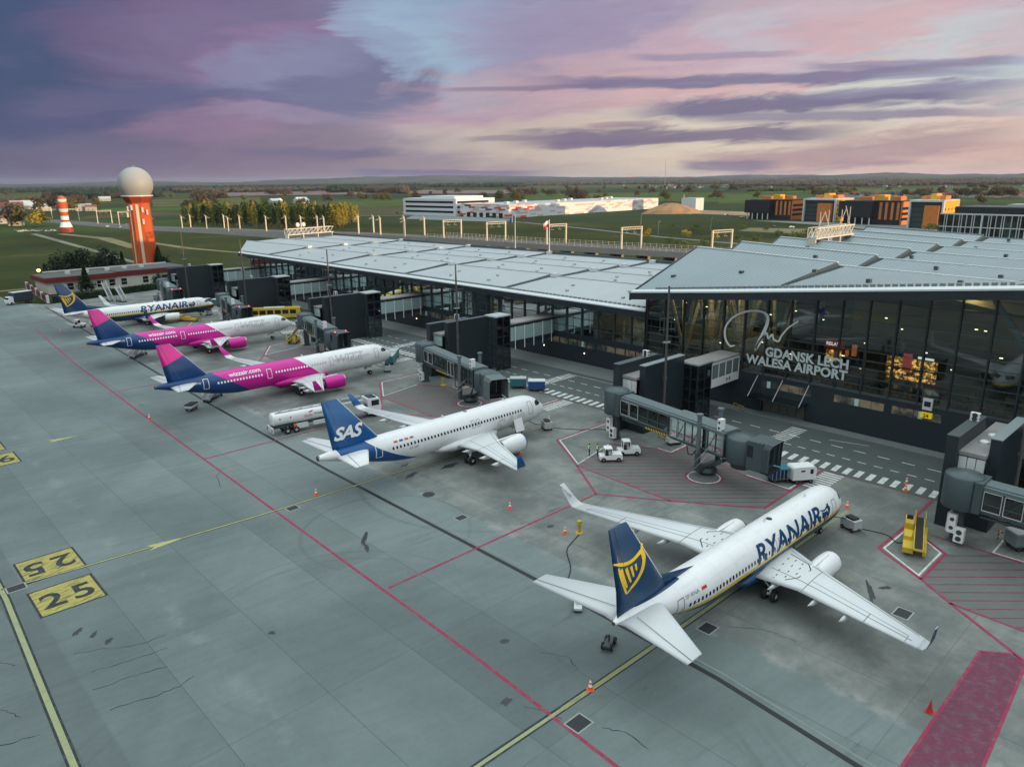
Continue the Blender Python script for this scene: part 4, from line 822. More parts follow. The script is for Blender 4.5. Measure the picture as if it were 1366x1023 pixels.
def airliner(kind, label, loc, rz=0.0, reg=None):
    root = thing('airliner', label, 'airliner', loc, rz, 'airliners parked nose-in at the gates')
    bo = kind == 'harp'; L = 38.02 if bo else (37.57 if kind == 'sas' else 44.51); e = 0 if bo else L - 37.57; we = 4.27 if kind == 'wizz' else 0
    tab = densify(B737 if bo else airbus(L))
    skin = {'harp': M737, 'sas': MSAS, 'wizz': MWIZ}[kind]
    mb = MB(); mb.smooth = True; mb.loft([fus_ring(r) for r in tab]); mb.smooth = False
    F = mb.build('fuselage', skin, root)
    mb = MB(); mb.smooth = True
    if bo: fs = [(11.2, .2, .5), (12.6, .75, 1.75), (15, .95, 2.05), (19, .95, 2.05), (21.5, .6, 1.7), (23, .2, .6)]; z0 = 1.75
    else: fs = [(9.6 + we, .2, .5), (11 + we, .9, 1.75), (13.5 + we, 1.12, 2.15), (18.5 + we, 1.12, 2.15), (20.5 + we, .7, 1.7), (22 + we, .2, .5)]; z0 = 2.15
    mb.loft([[(-s, w * cos(2 * pi * i / 20), z0 + h * sin(2 * pi * i / 20)) for i in range(20)] for s, h, w in fs]); mb.build('belly_fairing', FNAVY if bo else (ACW if kind == 'sas' else PINKM), root)
    # wings
    if bo: ws = [(.4, 1.95, 12.2, 8.3, .14, 0), (1.9, 2.05, 13.1, 7.2, .135, 3), (5.9, 2.5, 15.7, 4.85, .12, 5), (16.6, 3.62, 21.9, 1.75, .10, 7)]; wl = [(16.6, 3.62, 21.9, 1.75, .10, 7), (17.0, 3.75, 22.3, 1.6, .10, 28), (17.28, 4.1, 22.6, 1.45, .09, 62), (17.5, 4.7, 23.0, 1.2, .09, 76), (17.85, 6.25, 24.1, .65, .09, 78)]
    else: ws = [(.4, 2.15, 10.5 + we, 8.0, .14, 0), (1.98, 2.25, 11.5 + we, 6.9, .135, 3), (6.4, 2.75, 14.5 + we, 4.1, .12, 5), (16.5, 3.85, 19.9 + we, 1.65, .10, 6)]; wl = [(16.5, 3.85, 19.9 + we, 1.65, .10, 6), (16.95, 4.0, 20.25 + we, 1.55, .10, 30), (17.25, 4.35, 20.6 + we, 1.4, .09, 62), (17.45, 4.9, 21.0 + we, 1.2, .09, 76), (17.85, 6.15, 22.0 + we, .6, .09, 78)]
    for sd in (1, -1):
        mb = MB(); mb.smooth = True; mb.loft(surf(ws, sd)); wg = mb.build('wing', WGREY, root); wg.scale.y = .965 if (reg == 'SP-RNA' and sd < 0) else 1
        mb = MB(); mb.smooth = True; mb.loft(surf(wl, sd))
        wm = [WGREY if bo else ACW, {'harp': FNAVY, 'sas': FBLUE, 'wizz': PINKM}[kind]]
        w = mb.build('winglet', wm, wg)
        for p in w.data.polygons:
            c = p.center
            if (kind != 'harp' and c.z > 4.25 and (kind == 'wizz' or c.z < 9)) or (bo and abs(c.y) > 17.2 and p.normal.y * sd > .4 and c.z > 4.0): p.material_index = 1
        def top(sp, q):   # point on the upper skin of the wing at span and chord fraction
            for a, b in zip(ws[:-1], ws[1:]):
                if sp <= b[0]:
                    t = (sp - a[0]) / (b[0] - a[0]); h, le, ch, tc = [m_ + (n_ - m_) * t for m_, n_ in zip(a[1:5], b[1:5])]
                    T = tc * ch * 5 * (.2969 * sqrt(q) - .126 * q - .3516 * q * q + .2843 * q ** 3 - .1015 * q ** 4)
                    return Vector((-(le + q * ch), sd * sp, h + T + .012))
        pl = MB()
        def pline(pts, r=.035):
            for a, b in zip(pts[:-1], pts[1:]):
                n_ = 6
                for k in range(n_):
                    A = top(*[u + (v - u) * k / n_ for u, v in zip(a, b)]); B = top(*[u + (v - u) * (k + 1) / n_ for u, v in zip(a, b)])
                    d_ = (B - A).normalized(); s_ = d_.cross(Vector((0, 0, 1))).normalized() * r
                    pl.add([A - s_, A + s_, B + s_, B - s_], [(0, 1, 2, 3)])
        pline([(2.2, .14), (16.2, .14)]); pline([(2.2, .70), (12.2, .70), (16.0, .68)]); pline([(6.2, .14), (6.2, .98)]); pline([(12.2, .52), (12.2, .98)]); pline([(6.2, .56), (15.6, .52), (15.6, .9)], .025)
        pl.build('panel_lines', LINE, wg)
        if bo:
            mk = MB()
            for a, b in zip([(2.4, .22), (4.6, .18), (5.3, .30), (5.0, .66)], [(4.6, .18), (5.3, .30), (5.0, .66), (4.2, .84)]):
                A, B = top(*a), top(*b); d_ = (B - A).normalized(); s_ = d_.cross(Vector((0, 0, 1))).normalized() * .05; mk.add([A - s_, A + s_, B + s_, B - s_], [(0, 1, 2, 3)])
            for (sp, q) in ((2.7, .36), (3.4, .3), (4.2, .28), (2.8, .52), (3.6, .46), (4.4, .42), (3.0, .68), (3.8, .62), (4.6, .58), (3.2, .8), (4.0, .76)):
                A = top(sp, q); mk.add([A + Vector(v) for v in ((-.16, -.04, .01), (.16, -.04, .01), (.16, .04, .01), (-.16, .04, .01))], [(0, 1, 2, 3)])
            mk.build('walkway_marks', BLACK, wg)
        for sp in ((3.6, 7.6, 10.6) if bo else (4.4, 8.6, 12.0)):
            le, ch, h = 0, 0, 0
            for a, b in zip(ws[:-1], ws[1:]):
                if a[0] <= sp <= b[0]: t = (sp - a[0]) / (b[0] - a[0]); h, le, ch = [m_ + (n_ - m_) * t for m_, n_ in zip(a[1:4], b[1:4])]
            s1 = le + ch * .5; ln = ch * .5 + 1.05; mb = MB(); mb.smooth = True
            mb.loft([[(-(s1 + ln * q), sd * sp + .2 * k * cos(2 * pi * i / 10), h - .12 - .28 * k - .05 * q + .3 * k * sin(2 * pi * i / 10)) for i in range(10)] for q, k in ((0, .1), (.15, .7), (.4, 1), (.7, .8), (1, .06))]); mb.build('flap_fairing', ACW if kind != 'harp' else WGREY, wg)
        # engine
        ey, es, ez, R, ln = (4.83, 11.7, 1.62, 1.03, 3.9) if bo else (5.75, 10.0 + we, 1.72, 1.22, 4.0)
        cm = ACW if kind != 'wizz' else PINKM
        nac = MB(); nac.smooth = True
        nac.lathe((-es, sd * ey, ez), [(R * .80, -.06), (R * .86, 0), (R * .96, -.22), (R * 1.0, -.8), (R * 1.02, -1.7), (R * .96, -2.8), (R * .78, -ln)], 'x', 28, cap=False); nac.lathe((-es, sd * ey, ez), [(R * .80, -.06), (R * .76, -.5), (R * .78, -.95)], 'x', 28, cap=False)
        if bo: nac.mt(1); nac.loft([[(-es - .1 - k * .6, sd * ey + (R * 1.02 + .012) * f_ * cos(a), ez + (R * 1.02 + .012) * f_ * sin(a)) for a in [pi * 1.15 + i * pi * .7 / 10 for i in range(11)]] for k, f_ in ((0, .93), (1, 1), (2, 1.0), (3.4, 1.0), (4.6, .92), (5.6, .84))], cap=False, closed=False)
        en = nac.build('engine', [cm, TYEL], root)
        if bo:
            pass
        mb = MB(); mb.smooth = True; mb.lathe((-es, sd * ey, ez), [(R * .79, -.03), (R * .84, .035), (R * .90, -.02), (R * .97, -.26), (R * .965, -.27), (R * .80, -.12)], 'x', 28, cap=False); mb.build('inlet_lip', CHROME if kind != 'sas' else BLUE, en)
        fb = MB(); fb.lathe((-es, sd * ey, ez), [(R * .77, -.92), (R * .2, -.86)], 'x', 28); fb.build('fan', FAN, en)
        mb = MB(); mb.smooth = True; mb.lathe((-es, sd * ey, ez), [(.02, -.35), (.16, -.6), (.26, -.88)], 'x', 14); mb.build('spinner', MGREY, en)
        mb = MB(); mb.smooth = True; mb.lathe((-es, sd * ey, ez), [(R * .62, -ln + .5), (R * .56, -ln - .35), (R * .42, -ln - .75), (R * .2, -ln - .8), (.03, -ln - 1.5)], 'x', 18); mb.build('exhaust', TITAN, en)
        mb = MB(); hz = 2.35 if bo else 2.65
        mb.hexa([(-es - .9, sd * ey - .12, ez + R * .9), (-es - 6.2, sd * ey - .12, hz - .25), (-es - 6.2, sd * ey + .12, hz - .25), (-es - .9, sd * ey + .12, ez + R * .9)], [(-es - 1.2, sd * ey - .1, ez + R * 1.08), (-es - 4.4, sd * ey - .16, hz + .35), (-es - 4.4, sd * ey + .16, hz + .35), (-es - 1.2, sd * ey + .1, ez + R * 1.08)]); mb.build('pylon', cm if kind != 'wizz' else ACW, en)
        # tailplane
        ts = [(.3, 4.75, 33.0, 4.9, .10, 0), (1.0, 4.85, 33.4, 4.5, .10, 3), (7.17, 5.62, 37.6, 1.75, .09, 6)] if bo else [(.3, 4.85, 30.9 + e, 4.6, .10, 0), (1.0, 4.92, 31.3 + e, 4.3, .10, 3), (6.22, 5.40, 34.6 + e, 1.75, .09, 5)]
        mb = MB(); mb.smooth = True; mb.loft(surf(ts, sd)); tp = mb.build('tailplane', WGREY if kind != 'sas' else ACW, root)
        A = [Vector((-(ts[1][2] + ts[1][3] * .70), sd * ts[1][0], ts[1][1] + .22)), Vector((-(ts[2][2] + ts[2][3] * .70), sd * ts[2][0], ts[2][1] + .07))]
        mb = MB(); mb.tube(A[0], A[1], .025, n=4); mb.build('elevator_line', LINE, tp)
        # main gear
        gs, gy, wr = (19.6, 2.86, .56) if bo else (17.7 + we, 3.8, .58)
        mb = MB().tube((-gs, sd * gy, wr), (-gs + .1, sd * (gy + .25), 2.4), .13, .17); mb.tube((-gs, sd * gy - .62, wr), (-gs, sd * gy + .62, wr), .09); mb.tube((-gs, sd * gy, 1.2), (-gs + .2, sd * (gy - 1.5), 2.2), .07)
        gr = mb.build('main_gear', OFFW, root)
        for k in (-.43, .43): wheel(gr, (-gs, sd * gy + k, wr), wr, .4)
    ngs, wr = (4.0, .35) if bo else (5.07, .39)
    mb = MB().tube((-ngs, 0, wr), (-ngs - .15, 0, 1.9), .09, .12).tube((-ngs, -.4, wr), (-ngs, .4, wr), .07)
    gr = mb.build('nose_gear', OFFW, root)
    for k in (-.25, .25): wheel(gr, (-ngs, k, wr), wr, .22)
    for sd in (-1, 1): MB().box(-ngs - .9, -ngs + .8, sd * .5 - .03, sd * .5 + .03, 1.0, 1.55).build('gear_door', ACW if kind != 'harp' else FNAVY, gr)
    # fin
    fz = [(4.9, 31.2, 6.4, .08), (5.35, 31.6, 6.1, .10), (7.2, 33.0, 4.85, .10), (12.5, 36.9, 2.05, .09)] if bo else [(5.2, 28.5 + e, 7.0, .08), (5.85, 29.3 + e, 6.35, .10), (11.76, 34.55 + e, 2.1, .09)]
    fm = {'harp': FNAVY, 'sas': FBLUE, 'wizz': FPINK}[kind]
    rings = [[(-(le + x * ch), t * ch, z) for x, t in [(x, (y if i < 10 else y / .75)) for i, (x, y) in enumerate(foil(tc))]] for z, le, ch, tc in fz]
    mb = MB(); mb.smooth = True; mb.loft(rings); fin = mb.build('fin', fm if kind != 'wizz' else fm, root)
    if kind == 'wizz':   # material measured from the nose on the long type
        pass
    if bo:
        mb = MB(); mb.smooth = True
        mb.loft([[(-27.6, -.03, 5.34), (-27.6, .03, 5.34), (-27.6, 0, 5.40)], [(-30, -.12, 5.3), (-30, .12, 5.3), (-30, 0, 5.92)], [(-32, -.2, 5.3), (-32, .2, 5.3), (-32, 0, 6.35)], [(-34, -.25, 5.3), (-34, .25, 5.3), (-34, 0, 7.6)]]); mb.build('dorsal_fin', FNAVY, fin)
    a, b = fz[1], fz[-1]
    mb = MB(); mb.tube((-(a[1] + .0), 0, a[0]), (-(b[1] + .0), 0, b[0]), .05, n=6); mb.build('leading_edge', ACW if kind != 'wizz' else WGREY, fin)
    mb = MB()
    for sd in (1, -1):
        P = [(-(p[1] + p[2] * .70), sd * (fin_half(fz, p[1] + p[2] * .70, p[0]) + .015), p[0]) for p in (a, b)]; mb.tube(P[0], P[1], .022, n=4)
    mb.build('rudder_line', LINE, fin)
    def finmap(s, z, off=.03, sd=-1): return (-s, sd * (fin_half(fz, s, z) + off), z)
    # cabin windows, doors, cockpit
    wz = 3.72 if bo else 4.42
    wm = GLASSD if kind != 'wizz' else TWHITE
    q = [skin_arc(tab, 14, wz, v, .012) for v in (-.19, .19)]
    hw = .13; yy0, zz0, yy1, zz1 = q[0][1], q[0][2], q[1][1], q[1][2]
    def winmesh(side):
        mb = MB(); r = []
        for a_ in range(12):
            an = 2 * pi * a_ / 12; cx_ = hw * (abs(cos(an)) ** .5) * (1 if cos(an) > 0 else -1); t = .5 + .5 * (abs(sin(an)) ** .5) * (1 if sin(an) > 0 else -1)
            r.append((cx_, -side * (yy0 + (yy1 - yy0) * t) * -1 if side < 0 else -(yy0 + (yy1 - yy0) * t), zz0 + (zz1 - zz0) * t))
        return mb.add(r, [tuple(range(12))])
    s0, s1, st = (6.6, 30.6, .508) if bo else (6.4, 28.6 + e, .533)
    for side in (-1, 1):
        first = None; s = s0
        while s < s1:
            skip = (kind == 'wizz' and (abs(s - 14.2) < .8 or abs(s - 26.3) < .9)) or (bo and abs(s - 16.6) < .2)
            if not skip:
                zb, zt, w = interp(tab, s)
                if first is None or s > (25 if bo else 25 + e) - .3 or kind == 'wizz' and first['m'] != (s > 18.6):
                    white = kind == 'wizz' and s > 18.6
                    m_ = TWHITE if white else (GLASSD if kind != 'wizz' else mat('faint_window', (.42, .43, .44), .3, var=0) if 'faint_window' not in bpy.data.materials else bpy.data.materials['faint_window'])
                    mb = MB(); r = []
                    for a_ in range(12):
                        an = 2 * pi * a_ / 12; cx_ = hw * (abs(cos(an)) ** .5) * (1 if cos(an) > 0 else -1) * (1.15 if white else 1); v = .19 * (abs(sin(an)) ** .5) * (1 if sin(an) > 0 else -1)
                        p = skin_arc(tab, s - cx_, wz, v, .014, side); r.append((cx_, p[1], p[2]))
                    o = mb.add(r, [tuple(range(12))]).build('cabin_window', m_, F, (-s, 0, 0))
                    if s <= (25 if bo else 25 + e) - .3: first = {'o': o, 'm': white}
                else:
                    o = first['o'].copy(); COL.objects.link(o); o.location.x = -s
            s += st
    def door(sc, w, h, z0, m_=LINE, side=-1, th=.035):
        mb = MB(); n_ = 8
        def seg(a, b):
            (sa, va), (sb, vb) = a, b
            for k in range(n_):
                p = [skin_arc(tab, sa + (sb - sa) * t, z0, va + (vb - va) * t, .018, side) for t in (k / n_, (k + 1) / n_)]
                dirx = (sb - sa, vb - va); ln_ = hypot(*dirx); ox, ov = -dirx[1] / ln_ * th, dirx[0] / ln_ * th
                q4 = []
                for t in (k / n_, (k + 1) / n_):
                    for sg in (1, -1) if t == k / n_ else (-1, 1): q4.append(skin_arc(tab, sa + (sb - sa) * t + sg * ox, z0, va + (vb - va) * t + sg * ov, .018, side))
                mb.add(q4, [(0, 1, 2, 3)])
        c = [(sc - w / 2, 0), (sc + w / 2, 0), (sc + w / 2, h), (sc - w / 2, h)]
        for a_, b_ in zip(c, c[1:] + c[:1]): seg(a_, b_)
        mb.build('door', m_, F)
    wd = mat('white_door_outline', (.8, .8, .8), .5, var=0) if 'white_door_outline' not in bpy.data.materials else bpy.data.materials['white_door_outline']
    for side in (-1, 1):
        if bo: door(4.9, .8, 1.7, 2.85, LINE, side); door(31.6, .75, 1.6, 3.2, LINE, side); [door(x_, .5, .95, 3.45, LINE, side, .025) for x_ in (16.1, 17.1)]
        elif kind == 'sas': door(4.4, .82, 1.85, 3.5, LINE, side); door(30.2, .8, 1.75, 3.72, wd, side, .05); [door(x_, .52, 1.0, 4.0, LINE, side, .03) for x_ in (14.4, 15.35)]
        else: door(4.4, .82, 1.85, 3.5, LINE, side); door(37.1, .8, 1.75, 3.75, wd, side, .05); door(26.3, .8, 1.6, 3.6, wd, side, .05); door(14.2, .7, 1.5, 3.7, LINE if True else wd, side, .03)
    if kind == 'sas': # open cargo door
        MB().add([skin_arc(tab, 8.0, 2.6, v, .02) for v in (-.9, .9)] + [skin_arc(tab, 6.4, 2.6, v, .02) for v in (.9, -.9)], [(0, 1, 2, 3)]).build('cargo_hold', GLASSD, F)
        p = skin_arc(tab, 7.2, 2.6, .9, .05); MB().hexa([(-8.0, p[1], p[2]), (-6.4, p[1], p[2]), (-6.4, p[1] - .08, p[2]), (-8.0, p[1] - .08, p[2])], [(-8.0, p[1] - .55, p[2] - 1.75), (-6.4, p[1] - .55, p[2] - 1.75), (-6.4, p[1] - .63, p[2] - 1.75), (-8.0, p[1] - .63, p[2] - 1.75)]).build('cargo_door', ACW, F)
    # cockpit glazing: six panes wrapped round the nose
    def pane(s0_, s1_, z0_, z1_, sd):
        mb = MB(); n_ = 5; vs = []
        for j in range(n_):
            for i in range(n_):
                t, u = i / (n_ - 1), j / (n_ - 1); vs.append(on_skin(tab, s0_[0] + (s1_[0] - s0_[0]) * t + u * (s0_[1] + (s1_[1] - s0_[1]) * t), z0_[0] + (z0_[1] - z0_[0]) * t + u * ((z1_[0] + (z1_[1] - z1_[0]) * t) - (z0_[0] + (z0_[1] - z0_[0]) * t)), .015, sd))
        mb.smooth = True
        return mb.add(vs, [(j * n_ + i, j * n_ + i + 1, (j + 1) * n_ + i + 1, (j + 1) * n_ + i) for j in range(n_ - 1) for i in range(n_ - 1)])
    for sd in (-1, 1):
        if bo:
            pane((1.62, .42), (2.05, .32), (3.98, 3.95), (4.45, 4.52), sd).build('cockpit_window', GLASSD, F); pane((2.12, .3), (2.62, .12), (3.95, 3.95), (4.52, 4.5), sd).build('cockpit_window', GLASSD, F); pane((2.68, .1), (3.1, .0), (3.98, 4.02), (4.5, 4.4), sd).build('cockpit_window', GLASSD, F)
        else:
            pane((1.55, .45), (2.0, .35), (4.42, 4.36), (4.85, 4.98), sd).build('cockpit_window', GLASSD, F); pane((2.0, .35), (2.6, .15), (4.36, 4.36), (4.98, 5.02), sd).build('cockpit_window', GLASSD, F); pane((2.64, .12), (3.15, .0), (4.36, 4.42), (5.02, 4.88), sd).build('cockpit_window', GLASSD, F)
    # tail cone tip, antennas
    rr = tab[-1]; MB().lathe((-rr[0], 0, (rr[1] + rr[2]) / 2), [(rr[3] * 1.02, .12), (rr[3] * .9, -.08), (rr[3] * .5, -.1)], 'x', 14).build('tail_cone_exhaust', TITAN, root)
    for s, h in ((8, .35), (16 if bo else 19, .4)): MB().prism([(-s - .25, interp(tab, s)[1] - .05), (-s + .3, interp(tab, s)[1] - .05), (-s - .05, interp(tab, s)[1] + h), (-s - .22, interp(tab, s)[1] + h)], -.02, .02).build('antenna', ACW, F)
    MB().lathe((-15.2, 0, interp(tab, 15)[1] - .04), [(.3, 0), (.28, .08)], n=14).build('beacon', GLASSD if bo else LINE, F)
    # ---- lettering and emblems
    def on_body(body, h, s_left, z0, m_, name='lettering', fit=None, **kw):
        vs, fs, w = text_flat(body, h, cut=.22, **kw); k = (fit / w) if fit else 1
        for side in (-1, 1):
            MB().add([skin_arc(tab, (s_left - u * k) if side < 0 else (s_left - w * k + u * k), z0, v, .022 + min(.03, abs(q_)), side) for u, v, q_ in vs], fs).build(name, m_, F)
    if bo:
        on_body('RYANAIR', 1.72, 20.3, 3.3, TNAVY, fit=12.4, bold=.022, shear=.18, spacing=1.02)
        mb = MB()
        for _, pts in HARP:
            for qd in ribbon2d([(7.35 - (p[0] - 36.5) * -.52, p[1], p[2]) for p in pts]): mb.add([skin_arc(tab, 7.0 + (s - 7.35) * 1.0, 2.95, (z - 6.5) * .45, .022) for s, z in qd], [(0, 1, 2, 3)])
        mb.build('harp_outline', TNAVY, F)
        if reg: on_body(reg, .34, 31.0, 4.35, LINE, fit=1.75); MB().add([skin_arc(tab, s, 4.12, v, .02) for s, v in ((28.9, .25), (28.2, .25), (28.2, .5), (28.9, .5))], [(0, 1, 2, 3)]).build('flag_mark', RED, F)
        for sd in (-1, 1):
            mb = MB()
            for _, pts in HARP:
                for qd in ribbon2d(pts): mb.add([finmap(s, z, .03, sd) for s, z in qd], [(0, 1, 2, 3)])
            mb.build('harp_emblem', TYEL, fin)
        if reg:
            mbt, w = text_mesh('RYANAIR', .32, lambda u, v, q_: (0, 0, 0), bold=.01); k = 1.55 / w; vs, fs, w = text_flat('RYANAIR', .28, bold=.01)
            MB().add([(-(23.9 - u * .0 - .35) - (-(u / w) * 0) + 0 - (u / w - 1) * -1.25, 17.72 - .02 - (1 - u / w) * -0 - .08 - (u / w) * .30, 5.95 - (u / w) * 1.35 + v) for u, v, q_ in vs], fs).build('winglet_lettering', LINE, root)
    elif kind == 'sas':
        vs, fs, w = text_flat('SAS', 1.55, bold=.035, shear=.30, cut=.3, spacing=.92); k = 3.95 / w
        for sd in (-1, 1):
            MB().add([finmap((35.35 - u * k) if sd < 0 else (31.4 + u * k), 6.75 + v, .03, sd) for u, v, q_ in vs], fs).build('fin_lettering', TWHITE, fin)
        fl = MB()
        for k, c in enumerate((0, 1, 0, 2)):
            fl.mt(c); s = 28.0 - k * .80; fl.add([skin_arc(tab, s_, 4.98, v, .02) for s_, v in ((s, 0), (s - .58, 0), (s - .58, .27), (s, .27))], [(0, 1, 2, 3)])
        fl.build('flag_row', [mat('flag_red', (.62, .07, .06), .5), mat('flag_blue', (.03, .09, .32), .5), LINE], F)
        on_body('EI-SIP', .28, 25.9, 3.75, LINE, fit=1.4); on_body('SAS', 1.9, 11.6, 2.35, mat('silver_ghost_lettering', (.60, .60, .60), .3, var=0), fit=6.0, bold=.04, shear=.3)
    else:
        on_body('wizzair.com', .80, 33.2, 5.02, TWHITE, fit=5.5, bold=.02)
        on_body('WIZZ', 1.5, 13.2, 3.95, TLINE, fit=5.9, outline=.011, shear=.25, spacing=1.0)
        if reg: on_body(reg, .32, 39.9, 4.75, TWHITE, fit=2.0, bold=.01)
    return root
airliner('harp', 'white airliner with navy belly, yellow harp tail and the registration SP-RNA, nearest of all', (76.07, 29.3, 0), radians(-.3), 'SP-RNA')
airliner('sas', 'white airliner with a plain royal blue tail and slanted white tail letters', (76.56, 74.03, 0))
airliner('wizz', 'pink, blue and white airliner parked directly behind the fuel tanker', (80.87, 120.11, 0), 0, 'HA-LZQ')
airliner('wizz', 'pink, blue and white airliner between another pink airliner and the distant yellow harp tail', (82.94, 165.17, 0), 0, 'HA-LVG')
airliner('harp', 'small distant white airliner with yellow harp tail parked nearest the red-roofed low building', (82.44, 209.85, 0), radians(.3))
# ================================================================== GATES
FROST = mat('frosted_panel', (.34, .46, .46), .25, var=.08, scale=.5); ROOFG = mat('flat_roof_felt', (.27, .27, .26), .85, var=.25, scale=.5)
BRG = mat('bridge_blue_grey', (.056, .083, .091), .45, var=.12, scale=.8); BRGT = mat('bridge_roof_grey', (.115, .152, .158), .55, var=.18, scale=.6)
TUNG = glass('tunnel_glass', (.10, .13, .14), .18); STG = glass('stair_glass', (.22, .34, .33), .3)
HAZ = mat('hazard_stripes', rough=.5, var=0, fn=lambda g, co: g.mix(g.m('GREATER_THAN', g.m('FRACT', g.m('MULTIPLY', g.m('ADD', g.xyz(co)[0], g.xyz(co)[2]), 2.2)), .5), (.75, .5, .02), (.015, .015, .015)))
ACF = mat('fan_grille', (.05, .055, .06), .6)
def ac_unit(parent, c, s=(.5, 1.0, 1.5), face='-x'):
    mb = MB().box(c[0] - s[0] / 2, c[0] + s[0] / 2, c[1] - s[1] / 2, c[1] + s[1] / 2, c[2], c[2] + s[2]); mb.mt(1)
    for k in (.27, .73):
        z = c[2] + s[2] * k
        mb.lathe((c[0] - s[0] / 2 - .02, c[1], z), [(min(s[1], s[2]) * .3, 0), (min(s[1], s[2]) * .3, .03)], 'x', 14)
        mb.lathe((c[0], c[1] - s[1] / 2 - .02, z), [(min(s[0], s[2]) * .3, 0), (min(s[0], s[2]) * .3, .03)], 'y', 14)
    return mb.build('air_conditioner', [WHITE, ACF], parent)
def gate_tower(Yg, Xf, near, label):
    t = thing('gate_tower', label, 'gate tower', (83, Yg, 0), 0, 'dark gate towers along the terminal')
    P = lambda mb, n, m: part(mb, n, m, t)
    H = 10.2 if near else 10.6
    P(MB().box(83, 92.5, Yg + 6.0, Yg + 7.1, 0, 10.1), 'screen_wall', NAVYD)
    P(MB().box(82.9, 92.6, Yg + 5.95, Yg + 7.15, 10.1, 10.2), 'wall_cap', DGREY)
    if True: P(MB().box(84.5, 94.4, Yg + 2.5, Yg + 3.5, 0, H), 'stair_wall', NAVYD); P(MB().box(84.4, 94.5, Yg + 2.45, Yg + 3.55, H, H + .1), 'wall_cap', MGREY if near else DGREY)
    P(MB().box(84.0, 94.6, Yg + 3.5, Yg + 6.0, 3.6, 4.3), 'lobby_floor', DGREY)
    P(MB().box(83.7, 97.0, Yg + 3.5, Yg + 6.0, 8.1, 8.5), 'lobby_roof', ROOFG)
    P(MB().box(84.6, 84.9, Yg + 3.5, Yg + 6, 0, 3.6), 'dark_infill', NAVYD); P(MB().box(97, 97.3, Yg + 3.5, Yg + 6.8, 0, 8.5), 'back_infill', NAVYD)
    mb = MB()
    for k in range(3): mb.box(83.75, 83.95, Yg + 3.55 + k * .82, Yg + 4.3 + k * .82, 6.2, 7.95)
    P(mb, 'lobby_window', mat('white_lobby_glass', (.66, .70, .70), .3, var=.05) if near else FROST)  # plain white panes on the near gates
    for k in (0, 1): P(MB().lathe((88 + k * 3, Yg + 4.8, 8.5), [(.5, 0), (.48, .2), (.3, .32)], n=14), 'roof_dome', WHITE)
    x0, x1, y0, y1 = 94.4, 98.2, Yg, Yg + 3.2; zt = 8.9 if near else H
    for (a, b) in ((x0 + .1, y0 + .1), (x1 - .1, y0 + .1), (x0 + .1, y1 - .6), (x0 + 1.9, y0 + .1), (x0 + .1, y0 + 1.3)): P(MB().box(a - .12, a + .12, b - .12, b + .12, 0, zt), 'tower_post', NAVYD)
    P(MB().box(x0, x1, y1 - .2, y1, 0, zt).box(x1 - .15, x1, y0 + .3, y1 - .25, 0, zt), 'tower_back', NAVYD)
    P(MB().add([(x0 + .03, y0 + .2, 0), (x0 + .03, y1 - .3, 0), (x0 + .03, y1 - .3, zt), (x0 + .03, y0 + .2, zt)], [(0, 1, 2, 3)]).add([(x0 + .2, y0 + .03, 0), (x1 - .2, y0 + .03, 0), (x1 - .2, y0 + .03, zt), (x0 + .2, y0 + .03, zt)], [(0, 1, 2, 3)]), 'stair_glass', STG)
    for k in range(5):
        z = 1.5 + k * 1.75
        if z < zt - .3: P(MB().box(x0 + .2, x1 - .2, y0 + .2, y1 - .3, z, z + .16), 'stair_landing', TEAL if k % 2 else MGREY); P(MB().box(x0 - .01, x0 + .06, y0, y1 - .2, z - .12, z + .02).box(x0, x1, y0 - .01, y0 + .06, z - .12, z + .02), 'transom', NAVYD)
    P(MB().box(x0 - .1, x1 + .1, y0 - .1, y1 + .1, zt, zt + .25), 'tower_roof', ROOFG if near else LGREY)
    # link to the terminal
    c0, c1 = x1 + .02, Xf - .05
    P(MB().box(c0, c1, y0 + .1, y1 + .3, 4.6, 5.0), 'link_floor', NAVYD); P(MB().box(c0, c1, y0 - .1, y1 + .4, 8.7, 8.95), 'link_roof', ROOFG)
    P(MB().box(c0, c1, y1 + .1, y1 + .3, 5.0, 8.7), 'link_wall', NAVYD)
    if near:
        P(MB().box(c0, c1, y0, y0 + .15, 4.7, 6.05).box(c0, c1, y0, y0 + .15, 8.3, 8.72), 'white_band', WHITE)
        P(MB().box(c0, c1, y0 + .06, y0 + .1, 6.05, 8.3), 'link_window', mat('link_glass', (.16, .20, .20), .12, var=.1))
        n = 4
        for k in range(n + 1): x = c0 + (c1 - c0 - .15) * k / n; P(MB().box(x, x + .14, y0 - .02, y0 + .12, 6.05, 8.3), 'window_post', WHITE)
        for k in (0, 1): P(MB().ball((c0 + 4.6 + k * .8, y0 - .02, 5.35), .26, .03, .3, 12, 6), 'number_mark', LINE)
    else:
        P(MB().box(c0, c1, y0, y0 + .2, 8.2, 8.75), 'link_cornice', NAVYD)
        P(MB().box(c0, c1, y0 + .05, y0 + .12, 5.4, 8.2), 'link_window', FROST)
        P(MB().box(c0, c1, y0 + .02, y0 + .15, 4.5, 5.4), 'link_skirt', NAVYD)
        for k in range(5): x = c0 + 1.2 + (c1 - c0 - 2) * k / 4; P(MB().tube((x, y0 - .12, 3.7), (x, y0 - .12, 8.3), .09), 'link_strut', WHITE)
    for k in (0, 1): P(MB().ball((84.4, Yg + 2.9, 5.2), .12, .12, .12), 'wall_lamp', WHITE) if k else None
    ac_unit(t, (90 - 83, 6.5, 10.2), (.5, .9, .9))
    return t
